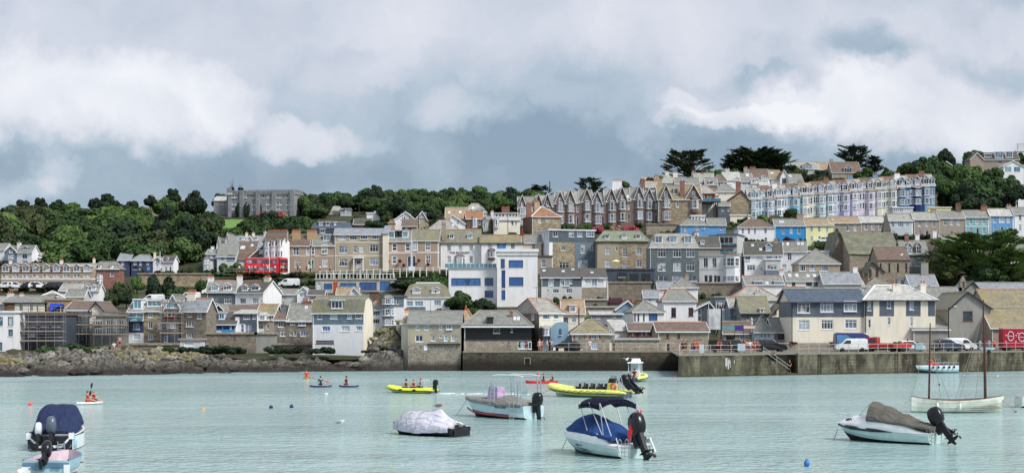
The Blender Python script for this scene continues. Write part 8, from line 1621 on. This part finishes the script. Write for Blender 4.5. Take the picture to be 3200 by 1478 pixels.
BIGVAN=([(0,.35),(0,1.0),(.05,2.45),(.3,2.6),(4.1,2.58),(4.6,2.35),(5.25,1.40),(5.8,1.15),(5.95,.7),(5.95,.3)],[[(4.1,1.35),(4.1,1.95),(4.7,1.95),(5.05,1.4)]],5.95,2.0,(1.0,4.85))
def V(label,cat,px,py,head,T_,col,z=None,P=None,name='parked_car',group=None,wr=.31,extra=None):
 P=P or Q(px,py,ZQ+.01);return vehicle(label,cat,P,head,T_[2],T_[3],T_[0],T_[1],col,T_[4],wr,group,name,extra)
V('dark estate car with open glare on its bonnet behind the crowd on the quay','car',2268,1100,172,ESTATE,'1c2430');V('black four-wheel-drive car at the top of the pier stair','car',2405,1098,6,ESTATE,'14171c');V('small white van parked on the quay before the big blue van','van',2660,1098,176,SMVAN,'e4e8ea',name='parked_van')
bv=V('tall blue and violet van painted with an underwater scene behind the small white van','van',2672,1096.5,4,BIGVAN,'27306e',name='parked_van')
m=MB();SEA=M_plain('4f86b8',.4,var=.2,name='painted_panel');m.add([(-2.9,-1.015,.5),(-.6,-1.015,.5),(-.3,-1.0,1.6),(-1.4,-.90,2.3),(-2.85,-.90,2.3),(-2.92,-1.0,1.4)],[(0,1,2,3,4,5)],SEA);m.build('painted_panel',bv)
m=MB();m.ell((.0,-1.03,1.45),(.42,.02,.42),M_plain('3aa0c8',.4),12,8);m.ell((-.75,-1.03,1.4),(.26,.02,.26),M_plain('d8b8c8',.4),10,6);m.ell((-1.9,-1.03,1.35),(.25,.02,.3),M_plain('6ab0d8',.4),10,6);m.build('painted_motif',bv)
CAB=([(2.9,.5),(2.9,1.0),(2.9,1.95),(3.3,2.05),(4.2,1.98),(4.75,1.25),(4.85,.8),(4.85,.4)],[[(3.2,1.25),(3.2,1.8),(4.1,1.8),(4.45,1.28)]],4.85,1.85,(.9,3.95))
def bed(o,L,Wd_):
 q=MB();q.box(-L/2,.4,-.9,.9,.62,.72,MDK)
 for y in(-.92,.88):q.box(-L/2,.4,y,y+.04,.72,1.15,REDM)
 q.box(-L/2,-L/2+.04,-.9,.9,.72,1.15,REDM);q.build('truck_bed',o);q=MB();q.tube([(.5,-.85,.7),(.5,-.85,2.1),(.5,.85,2.1),(.5,.85,.7)],.03,ALU,5);q.build('headboard',o)
V('red flatbed truck cab facing left between the blue van and the red pickup bed','truck',2757,1098,155,CAB,'b01f2a',name='truck',extra=bed);
t_=thing('trailer','low red open trailer piled with gear beside the red truck','trailer',Q(2815,1099,ZQ),rad(4));m=MB();m.box(-1.3,1.3,-.75,.75,.55,.62,MDK)
for y in(-.77,.73):m.tbox(-1.3,1.3,y,y+.04,.62,1.15,0,0,M_plain('c03a3a',.5))
m.box(-1.3,-1.26,-.75,.75,.62,1.15,M_plain('c03a3a',.5));m.build('trailer_body',t_)
for s in(-1,1):q=MB();q.lathe([(.2,-.08),(.3,-.08),(.3,.08),(.2,.08)],TYRE,(0,s*.82,.3),12,'y');q.build('wheel',t_)
m=MB()
for k in range(6):m.ell((R.uniform(-1,1),R.uniform(-.4,.4),1.1+R.uniform(0,.25)),(.3,.22,.16),[MDK,REDM,MGR][k%3],7,5)
m.build('gear',t_)
V('white hatchback half hidden behind the red trailer','car',2845,1097,8,HATCH,'dfe2e6');V('slate blue estate car left of the tall mast on the pier','car',2960,1097,2,ESTATE,'36485c');V('white delivery van behind the slate blue estate car','van',3000,1096,8,SMVAN,'e2e4e8',name='parked_van')
V('dark hatchback beside the curved blue house wall','car',1768,1094,150,HATCH,'1e2028',P=Vector((7.55,225.2,ZT)));V('white hatchback tucked behind the dark hatchback','car',1790,1095,140,HATCH,'dfe2e6')
def slope(label,cat,px,py,head,T_,col,group=None,name='parked_car',lift=.25):P=PT(px,py,Dp(py));P.z=max(P.z,ground_at(P.x,P.y)+lift);return vehicle(label,cat,P,head,T_[2],T_[3],T_[0],T_[1],col,T_[4],.31,group,name)
for px,c,lb in((18,'e6e8ea','white car, first from the left before the brown terrace'),(52,'dfe4e8','white car, second from the left before the brown terrace'),(88,'23262c','black car between two white cars before the brown terrace'),(120,'f0f2f4','bright white car before the fourth terrace door'),(160,'2a2226','dark maroon car right of the bright white car'),(196,'33373d','dark grey car at the right of the terrace car row')):slope(lb,'car',px,906,R.choice((3,177)),HATCH,c,'cars parked before the brown terrace')
slope('white van roof behind the lit white house flank','van',903,900,172,SMVAN,'e8eaec',name='parked_van');slope('small white van left of the slate house chimney','van',664,925,188,SMVAN,'e8eaec',name='parked_van');slope('white van cab above the scaffolded gable house','van',592,941,185,SMVAN,'e8eaec',name='parked_van',lift=.0);slope('white van on the lane left of the scaffolded gable house','van',478,950,180,SMVAN,'e8eaec',name='parked_van',lift=.1)
slope('silver blue car on the lane below the pale house','car',1826,963,4,HATCH,'9db0c8');slope('dark car right of the silver blue car on the lane','car',1856,962,4,HATCH,'2a2f38');slope('dark red car alone at the end of the lane','car',1919,958,176,HATCH,'5a2028');slope('white car before the yellow cottage','car',2570,762,176,HATCH,'e4e6e8');slope('bright red car, left of two below the granite hotel','car',830,680,4,HATCH,'b8282e',lift=.0);slope('bright red car, right of two below the granite hotel','car',868,680,176,HATCH,'b8282e',lift=.0)
P=PT(818,857,Dp(852)-5);bus=thing('double_decker_bus','red double-decker bus on the upper road before the white bay house','bus',P,rad(20));RB_=M_plain('b81c2a',.3,.5,name='bus_red');RB2=M_plain('e0242c',.3,.5,name='bus_bright_red');L,Wb,Hb=9.2,2.5,4.3
m=MB();pf=[(-L/2,.3),(-L/2,3.9),(-L/2+.25,Hb-.06),(-L/2+.8,Hb),(L/2-.6,Hb),(L/2-.15,Hb-.15),(L/2,3.6),(L/2+.05,.3)];m.grid([[(x,y*Wb/2,z)for x,z in pf]for y in(-1,-.9,.9,1)],RB_,close=True);m.poly([(x,-Wb/2,z)for x,z in pf],RB_);m.poly([(x,Wb/2,z)for x,z in pf][::-1],RB_);m.box(-L/2+.4,L/2-.5,-1.2,1.2,Hb-.001,Hb+.06,WT);m.build('body',bus)
m=MB();m.box(-L/2+.05,-L/2+4.2,-Wb/2-.012,-Wb/2,1.9,2.75,RB2);m.build('advert_panel',bus)
for x0,x1,z0,z1 in[(-L/2+.3+1.42*k,-L/2+1.6+1.42*k,2.95,3.75)for k in range(6)]+[(-L/2+.6+1.5*k,-L/2+1.9+1.5*k,1.05,1.85)for k in range(5)]:
 m=MB();m.box(x0,x1,-Wb/2-.012,-Wb/2+.0,z0,z1,M_glass(0));m.build('side_window',bus)
for z0,z1 in((2.9,3.7),(.9,2.1)):m=MB();m.box(L/2-.0,L/2+.06,-1.1,1.1,z0,z1,M_glass(3));m.build('windscreen',bus)
for x in(-2.8,3.0):
 for s in(-1,1):q=MB();q.lathe([(.3,-.15),(.48,-.15),(.48,.15),(.3,.15)],TYRE,(x,s*1.12,.48),14,'y');q.build('wheel',bus)
m=MB();m.tube([(.2,-1.27,2.7),(.22,-1.27,2.3),(.42,-1.27,2.15)],.07,WT,5);m.box(.8,1.7,-1.275,-1.26,2.35,2.52,WT);m.build('emblem',bus)
P=PT(862,856,Dp(852)-1.5);b2=thing('double_decker_bus','second red double-decker bus, front end peeping out to the right of the first','bus',P,rad(-50));m=MB();pf2=[(x,z)for x,z in pf];m.grid([[(x*.9,y*Wb/2,z)for x,z in pf2]for y in(-1,-.9,.9,1)],RB_,close=True);m.poly([(x*.9,-Wb/2,z)for x,z in pf2],RB_);m.poly([(x*.9,Wb/2,z)for x,z in pf2][::-1],RB_);m.build('body',b2)
for z0,z1 in((2.95,3.75),(.9,2.4)):m=MB();m.box(L/2*.9,L/2*.9+.07,-1.1,1.1,z0,z1,M_glass(3));m.build('windscreen',b2)
m=MB();m.tube([(L/2*.9+.1,-.5,2.8),(L/2*.9+.1,-.4,2.6),(L/2*.9+.1,.3,2.7)],.06,WT,5);m.build('emblem',b2)
bus.scale=b2.scale=(.84,)*3
P=Q(3172,1095,ZQ);ft_=thing('food_truck','crimson food truck with two white oval emblems at the right edge','food truck',P,rad(2));CR_=M_plain('a8122e',.35,.5,name='crimson_paint');m=MB();m.tbox(-2.1,2.6,-1.0,1.0,.45,3.15,.04,.05,CR_);m.box(-2.12,2.65,-1.05,1.05,3.15,3.25,M_plain('e8a8b0',.5));m.box(-2.0,2.5,-.9,.9,.25,.45,MDK);m.build('body',ft_)
for x,z,rx,rz_ in((-1.0,2.1,.43,.66),(.62,1.95,.48,.62)):
 m=MB();m.tube([(x+rx*math.cos(a),-1.03,z+rz_*math.sin(a))for a in[2*math.pi*k/24 for k in range(25)]],.055,WT,6);m.box(x-.34,x+.34,-1.05,-1.0,z-.07,z+.07,M_plain('e0a8b4',.5));m.build('emblem',ft_)
for x,z in((-1.7,2.2),(-.2,2.2),(-1.7,1.3),(-.25,1.3),(.05,2.5),(1.35,2.5),(1.4,2.1)):m=MB();m.ell((x,-1.02,z),(.13,.02,.13),M_plain('e0a8b4',.5),7,5);m.build('marking',ft_)
m=MB();m.box(1.75,2.4,-1.03,-.99,1.6,2.5,M_glass(3));m.build('serving_hatch',ft_)
for x in(-1.3,1.6):
 for s in(-1,1):q=MB();q.lathe([(.2,-.1),(.33,-.1),(.33,.1),(.2,.1)],TYRE,(x,s*.9,.33),14,'y');q.build('wheel',ft_)
 # -------------------------- railings, posts, signs, scaffolding
def rail(label,pts,h=1.1,step=1.6,mat=None,r=.028,z=None):
 mat=mat or M_plain('b9b3ac',.6,name='painted_rail');pts=[Vector(p)for p in pts];o=thing('railing',label,'railing',pts[0]);O=pts[0];m=MB()
 for hz in(h,h*.52):m.tube([p-O+Vector((0,0,hz))for p in pts],r,mat,6)
 m.build('handrail',o)
 for a,b in zip(pts,pts[1:]):
  n=max(1,round((b-a).length/step))
  for k in range(n):p=a.lerp(b,k/n)-O;m=MB();m.tube([p,p+Vector((0,0,h+.04))],r*1.25,mat,6);m.ell((p.x,p.y,p.z+h+.05),(.045,)*3,mat,6,4);m.build('post',o)
 return o
zr_=ZT+.16
fp=lambda t:tt@Vector((t,.25,zr_))
rail('grey railing along the pier edge left of the stair',[fp(.3),fp(t0-.3)]);rail('grey railing along the pier edge right of the stair',[fp(t1+1.5),fp(LP*.60)]);rail('handrail running down the pier stair',[tt@Vector((t0,.1,ZT)),tt@Vector((t1,.1,.2))],h=.95,step=1.9)
rail('railing on the inner harbour wall before the stone quay houses',[Vector((P_.x,222.9+(P_.x+5)*.0,ZT+.12))for P_ in(PT(1722,1100,223),PT(2110,1100,223))],step=2.4)
rail('railing along the upper road before the red bus',[Vector((p.x,p.y,max(p.z,ground_at(p.x,p.y)+.3)))for p in(PT(q,855,Dp(852)-8.2)for q in(700,780,865))],step=2.6)
wp=M_plain('dfe0dc',.6,name='white_post')
o=thing('post_fence','white post and rail fence along the upper road edge','fence',PT(1000,862,Dp(862)-3));O=o.location.copy()
m=MB();a_,b_=PT(1000,862,Dp(862)-3),PT(1395,848,Dp(862)-1);
for hz in(.5,.95):m.tube([a_-O+Vector((0,0,hz)),b_-O+Vector((0,0,hz))],.05,wp,5)
m.build('rail',o)
for k in range(20):p=a_.lerp(b_,k/19)-O;m=MB();m.box(p.x-.1,p.x+.1,p.y-.1,p.y+.1,p.z-1,p.z+1.15,wp);m.build('post',o)
def pole(label,px,y0,y1,d,r=.09,mat=None,cat='pole',name='pole',arm=None,lamp=None):
 a,b=PT(px,y1,d),PT(px,y0,d);o=thing(name,label,cat,a);m=MB();H_=b.z-a.z;m.tube([(0,0,0),(0,0,H_)],[r,r*.7],mat or M_plain('6b6862',.7),7);m.build('post',o)
 if arm:m=MB();m.tube([(0,0,H_-.1),(arm,0,H_+.15)],r*.5,mat or MGR,5);m.ell((arm*1.1,0,H_+.12),(.28,.12,.08),LAMP,8,5);m.build('lamp_head',o)
 return o
pole('street lamp beside the green conifer at the left',364,893,930,Dp(930),.07,arm=1.1,name='street_lamp',cat='street lamp');pole('tall wooden pole in front of the cream glazed-dormer house',1809,960,1052,240,.12,M_plain('4a4038',.8));pole('pale street lamp on the lane left of the overgrown wall',1897,872,948,Dp(945),.1,M_plain('c8c8c4',.6),name='street_lamp',cat='street lamp',arm=-1.2);pole('wooden pole rising between modern gable and glazed wing',1308,664,722,Dp(722)-2,.12,M_plain('3a332c',.8));pole('thin dark pole before the cream bay house',1587,655,735,Dp(735)-3,.09,M_plain('55504a',.8));pole('short pole left of the tan brick end wall',1211,676,705,Dp(705),.1,M_plain('3a332c',.8));pole('radio mast on the crest skyline',1718,566,600,Dp(622),.22,M_plain('4a4e52',.6),name='radio_mast',cat='mast');pole('dark lamp post beside the boat house',2964,960,1068,236,.1,M_plain('22242a',.6),name='lamp_post',cat='lamp post',arm=.9);pole('dark pole beside the wrapped scaffold',2254,958,1060,243,.13,M_plain('1c1e24',.6));pole('white pole beside the dark doorway wall',1899,880,940,Dp(940)-3,.12,wp);pole('white flag pole between the left shore cottages',500,785,850,Dp(850)-3,.12,wp,name='flag_pole');pole('thin white mast on the white flagpole cottage',842,795,850,Dp(850)-8,.09,wp)
def sign(label,px,py,w,h,col,z0=.5,d=None):P=Q(px,py,ZQ)if px>2110 else Vector(((px-1600)/F*222.7,222.7,ZT));o=thing('sign_board',label,'sign',P);m=MB();m.box(-w/2,w/2,-.03,.03,z0,z0+h,M_plain(col,.6));m.build('panel',o);m=MB();m.box(-w/2+.05,-w/2+.1,-.02,.02,0,z0,MGR);m.box(w/2-.1,w/2-.05,-.02,.02,0,z0,MGR);m.build('leg',o);return o
sign('tall pale sign board between the orange and lime dressed people',2193,1105,.62,1.15,'c3d3da',.1);sign('wide blue-white sign board on the railing in the crowd',2317,1104,1.0,.95,'b3cede',.35);sign('small white notice on the railing beside the blue house',1732,1100,.35,.4,'dfe3f0',.2);sign('cream double box on the harbour wall before the stone quay house',1754,1101,.75,.5,'d8cdb4',.0)
o=thing('red_board','upright red paddleboard with white mark leaning by the shop door','paddleboard',Vector((6/F*223.9,223.9,ZT)));m=MB();m.ell((0,0,.95),(.27,.05,.92),REDM,12,9);m.box(-.1,.1,-.06,-.04,.9,1.1,WT);m.build('board',o,True)
o=thing('storage_bin','pale blue box bin right of the white hatchback','bin',Q(2871,1098,ZQ));m=MB();m.tbox(-.5,.5,-.4,.4,.25,1.1,-.03,-.03,M_plain('9fc4d0',.5));m.box(-.56,.56,-.46,.46,1.1,1.18,M_plain('b8d4dc',.5));m.build('box',o)
o=thing('tender','small dinghy on a trailer between the quay people and the food truck','dinghy',Q(3085,1096,ZQ+.4));m=MB();m.ell((0,0,.3),(1.1,.45,.28),M_plain('aac8d4',.5),12,7,fn=lambda v:Vector((v.x,v.y,min(v.z,.3))));m.build('hull',o);m=MB();m.lathe([(.15,-.08),(.26,-.08),(.26,.08),(.15,.08)],TYRE,(.1,-.4,-.13),10,'y');m.build('wheel',o)
for px,lb in((2478,'red flower tub at the left end of the long quay building'),(2602,'red flower tub left of the tall blue van'),(2858,'red flower tub behind the white hatchback')):tree(px,1082,1066,26,'b_red',lb,None,237.8,'flower_tub','flowers',ZQ+1.0)
o=thing('garden_wall','low stone wall with flower tubs before the long quay building','wall',Vector((0,0,0)));m=MB();a_,b_=PT(2430,1090,238),PT(3120,1090,238);m.box(a_.x,b_.x,237.6,238.0,ZQ-.2,ZQ+.95,W['stone']);m.box(a_.x,b_.x,237.55,238.05,ZQ+.95,ZQ+1.05,W['concrete']);m.build('wall',o)
o=thing('parasol','pale yellow parasol on the terrace of the ochre stone house','parasol',PT(1925,843,Dp(848)-5));m=MB();m.lathe([(1.0,1.85),(.5,2.15),(.03,2.35)],M_plain('e6e6a0',.7),(0,0,0),10);m.build('canopy',o);m=MB();m.tube([(0,0,0),(0,0,2.3)],.03,wp,5);m.build('pole',o)
def scaffold(label,px0,px1,y0,y1,d,lifts,nx,boards=True):
 a,b=PT(px0,y1,d),PT(px1,y1,d);Hh=PT(0,y0,d).z-a.z;Wd_=b.x-a.x;o=thing('scaffolding',label,'scaffolding',a);SP=M_plain('8e8f90',.5,.5,.5,name='scaffold_pole');BD=M_plain('968b80',.8,name='scaffold_board')
 for k in range(nx+1):
  for y in(0,-1.2):m=MB();m.tube([(Wd_*k/nx,y,-1.5),(Wd_*k/nx,y,Hh+R.uniform(.1,.7))],.045,SP,5);m.build('upright',o)
 for j in range(lifts):
  z=Hh*(j+.9)/lifts;m=MB();m.box(-.2,Wd_+.2,-1.2,-.1,z-.06,z,BD);m.box(-.2,Wd_+.2,-1.26,-1.22,z,z+.2,BD);m.build('deck',o)
  for dz in(.55,1.0):m=MB();m.tube([(-.3,-1.2,z+dz),(Wd_+.3,-1.2,z+dz)],.035,SP,5);m.build('ledger',o)
 return o
scaffold('scaffolding wrapped round the dark unfinished building',42,205,975,1092,Dp(1090)-1.2,4,6);scaffold('scaffolding before the brown-roofed cream-gabled house',206,300,985,1070,Dp(1070)-1.2,3,4);scaffold('scaffolding before the grey concrete frame building',300,400,985,1072,Dp(1074)-2.2,3,4);scaffold('scaffolding with red-brown decks on the pale blue gable house',508,572,945,1070,Dp(1076)-1.9,4,3)
P0=PT(2215,1060,244);o=thing('wrapped_scaffold','tall scaffold tower wrapped in white sheeting on the quay','scaffolding',P0);m=MB();hh=PT(0,965,244).z-P0.z;w_=40/F*244;rows=[[Vector((x,0+.06*mn.noise(Vector((x*2,z*1.2,0))),z))for x in[w_*i/8 for i in range(9)]]for z in[1.5+(hh-1.5)*j/12 for j in range(13)]];m.grid(rows,W['softwhite']);m.box(0,w_,.1,2.2,1.5,hh-.05,W['softwhite']);m.build('sheeting',o)
m=MB();
for x in(0,w_):m.tube([(x,.2,0),(x,.2,hh+.8)],.05,wp,5)
m.build('upright',o)
# -------------------------- shore boulders
BR=[]
for k in range(9):
 rr=random.Random(900+k);m=MB();off=Vector((k*7.1,3.3,1.7))
 m.ell((0,0,0),(1,.8,.55),[ROCKP,ROCKG,ROCK][k%3],12,8,fn=lambda v:v*(1+.45*mn.noise(v*1.3+off)+.2*mn.noise(v*3.2+off)))
 m.v=[(v[0],v[1],round(v[2]/.22)*.22*.6+v[2]*.4)for v in m.v];BR.append(m.mesh('rock'))
def shore_z(px,d):
 d0=WD(lerp_tab(SH,px))-3;t=max(0,min(1,(d-d0)/(232-d0)));return(PT(0,lerp_tab(TOPY,px),230).z+.6)*t**.75-.6
def rock(px,d,s,lab,grp,sz=1.0,dz=0,ks=None):
 o=bpy.data.objects.new('rock',BR[R.choice(ks or(0,1,3,4,6,7,0,3))]);COL.objects.link(o);o.location=((px-1600)/F*d,d,shore_z(px,d)+.15*s+dz);o.scale=(s,s,s*sz);o.rotation_euler=(R.uniform(-.25,.25),R.uniform(-.25,.1),R.uniform(0,6.28));return tag(o,lab,'rock',grp)
for i in range(190):
 px=R.uniform(-10,1235);d0=WD(lerp_tab(SH,px));d=d0+R.random()**.8*20;s=R.uniform(.5,1.7)
 if d>223:s*=.8
 rock(px,d,s,'weathered boulder on the rocky left shore','boulders of the left shore',R.uniform(.5,1.0),R.uniform(-.1,.35))
for i in range(46):
 px=R.uniform(380,640)if i<30 else R.uniform(0,60);d=WD(lerp_tab(SH,px))+R.uniform(7,14);rock(px,d,R.uniform(.8,1.5),'yellow lichened boulder among the left shore rocks','lichened boulders of the left shore',.8,.45,(2,5,8))
for px,w,lb in((300,70,'green scrub spilling over the bank under the grey frame building'),(160,70,'dark scrub at the foot of the scaffolded unfinished building'),(700,80,'dark green growth at the foot of the dark rubble base'),(910,60,'dark green growth on the rocks below the rubble cottage'),(1010,60,'brown-green weeds under the big shore house'),(1205,50,'green growth high on the cliff beside the sea-front rubble house'),(255,90,'grassy bank below the scaffolded houses'),(200,80,'green scrub on the bank left of the grey frame building'),(610,60,'green scrub below the tall rubble house'),(660,60,'dark scrub beside the tall rubble house'),(740,46,'dark ivy hanging below the slate balcony house'),(860,50,'dark scrub below the narrow stone cottage'),(545,60,'low green scrub above the yellow boulders'),(1145,26,'pale green weeds at the foot of the big shore house')):bush(px,1100,1080 if px!=1145 else 1090,w*1.3,'mid' if px<600 else 'dark',lb,None,226,z=HC-(1100-YH)/F*226)
for i in range(9):bush(790+i*14,688,673,28,'mid','clipped hedge bush before the red cars below the granite hotel','hedge before the granite hotel')
for px,py,lb in((1212,817,'red hanging flower basket at the left edge of the box-dormer house'),(1250,815,'red hanging flower basket between window and meter box'),(1262,828,'red flower trough below the blue front door'),(1309,813,'red hanging flower basket right of the black door'),(1338,825,'red window box under the dark sash of the mossy-roofed house')):
 P=PT(px,py,Dp(838)-.6);o=thing('flower_basket',lb,'flower basket',P);m=MB();m.ell((0,0,0),(.42,.3,.36),LEAF['red'],10,7,fn=lambda v:v*(1+.25*mn.noise(v*3)));m.build('flowers',o);m=MB();m.lathe([(.12,-.45),(.3,-.2),(.3,-.15)],MDK,(0,0,0),8);m.build('basket',o)
pole('tall white pole before the mossy-roofed brown house',1285,748,846,Dp(842)-3,.16,wp);o=thing('sign_board','white square board at the foot of the tall white pole','sign',PT(1287,848,Dp(842)-3.4));m=MB();m.box(-.75,.75,-.05,.05,.1,1.15,WT);m.box(-.6,-.5,-.03,.03,-.5,.1,WT);m.box(.5,.6,-.03,.03,-.5,.1,WT);m.build('panel',o)
bush(621,866,850,22,'red','bright red flower clump on top of the rubble retaining wall',None,Dp(866)-4)
for x0,x1,y0,y1,c,lb in((2256,2296,1019,1031,'5f9a9c','teal shop banner behind the black car on the quay'),(2296,2324,1017,1033,'3d2f86','violet shop banner between the teal banner and pale parasols'),(2324,2360,1018,1026,'d8c9bc','row of pale awnings right of the violet banner')):
 d_=241.2;a_,b_=PT(x0,y1,d_),PT(x1,y0,d_);o=thing('banner' if c!='d8c9bc' else 'awning',lb,'banner' if c!='d8c9bc' else 'awning',a_);m=MB();w_=b_.x-a_.x;h_=b_.z-a_.z;m.box(0,w_,-.04,.04,0,h_,M_plain(c,.7));m.build('cloth',o);m=MB()
 for x in(.0,w_):m.tube([(x,.05,-2.0),(x,.05,h_+.1)],.035,MGR,5)
 m.build('post',o)
o=thing('parasol','closed white parasol on the terrace left of the brown hipped roof','parasol',PT(2349,1018,242));m=MB();m.lathe([(.16,.2),(.12,.5),(.17,1.0),(.06,1.25)],W['softwhite'],(0,0,0),9);m.build('canopy',o);m=MB();m.tube([(0,0,-1),(0,0,1.3)],.03,wp,5);m.build('pole',o)
m=MB();xx=ppos(2275,0)
for k in range(16):x=xx+R.gauss(0,.45);z=R.uniform(1.6,2.4);m.box(x,x+R.uniform(.05,.16),-.006-.0005*k,.0,z-R.uniform(.3,1.1),z,W['concrete'])
m.build('lime_stain',pr)
m=MB();m.box(8.6,9.3,-.03,.02,.7,1.75,M_plain('0d0c0b',.9));m.box(8.5,9.4,-.08,.02,1.75,1.85,COPE);m.box(8.5,8.6,-.07,.02,.9,1.75,COPE);m.box(9.3,9.4,-.07,.02,.9,1.75,COPE);m.build('niche',iw)
for px,lb in((2560,'iron ladder on the pier wall right of the stair'),(2800,'iron ladder on the pier wall left of the moored launch')):
 P=tt@Vector((ppos(px,0),-.1,-.3));o=thing('wall_ladder',lb,'ladder',P,pr.rotation_euler[2]);m=MB()
 for x in(-.22,.22):m.tube([(x,0,0),(x,0,3.0)],.03,MDK,5)
 for k in range(10):m.tube([(-.22,0,.3*k+.1),(.22,0,.3*k+.1)],.02,MDK,4)
 m.build('ladder_frame',o)
for px,py,d_,lb in((2800,884,236,'television aerial on the left cream chimney of the long quay building'),(2105,902,283,'television aerial on the broad white house roof'),(660,866,300,'television aerial on the left chimney of the slate house'),(1676,930,232,'television aerial above the pyramid-like roof'),(1062,925,236,'television aerial on the big shore house'),(1345,968,226,'television aerial on the sea-front rubble house'),(2480,848,330,'television aerial on the four-skylight house'),(1130,705,376,'television aerial on the large brown house'),(1430,714,376,'television aerial above the lettered white guest house')):
 o=thing('aerial',lb,'aerial',PT(px,py,d_));m=MB();m.tube([(0,0,-.6),(0,0,1.6)],.03,MGR,5);m.tube([(-.6,0,1.45),(.6,0,1.5)],.025,MGR,4)
 for k in range(5):m.tube([(-.5+.25*k,-.25,1.47),(-.5+.25*k,.25,1.47)],.015,MGR,4)
 m.build('mast',o)
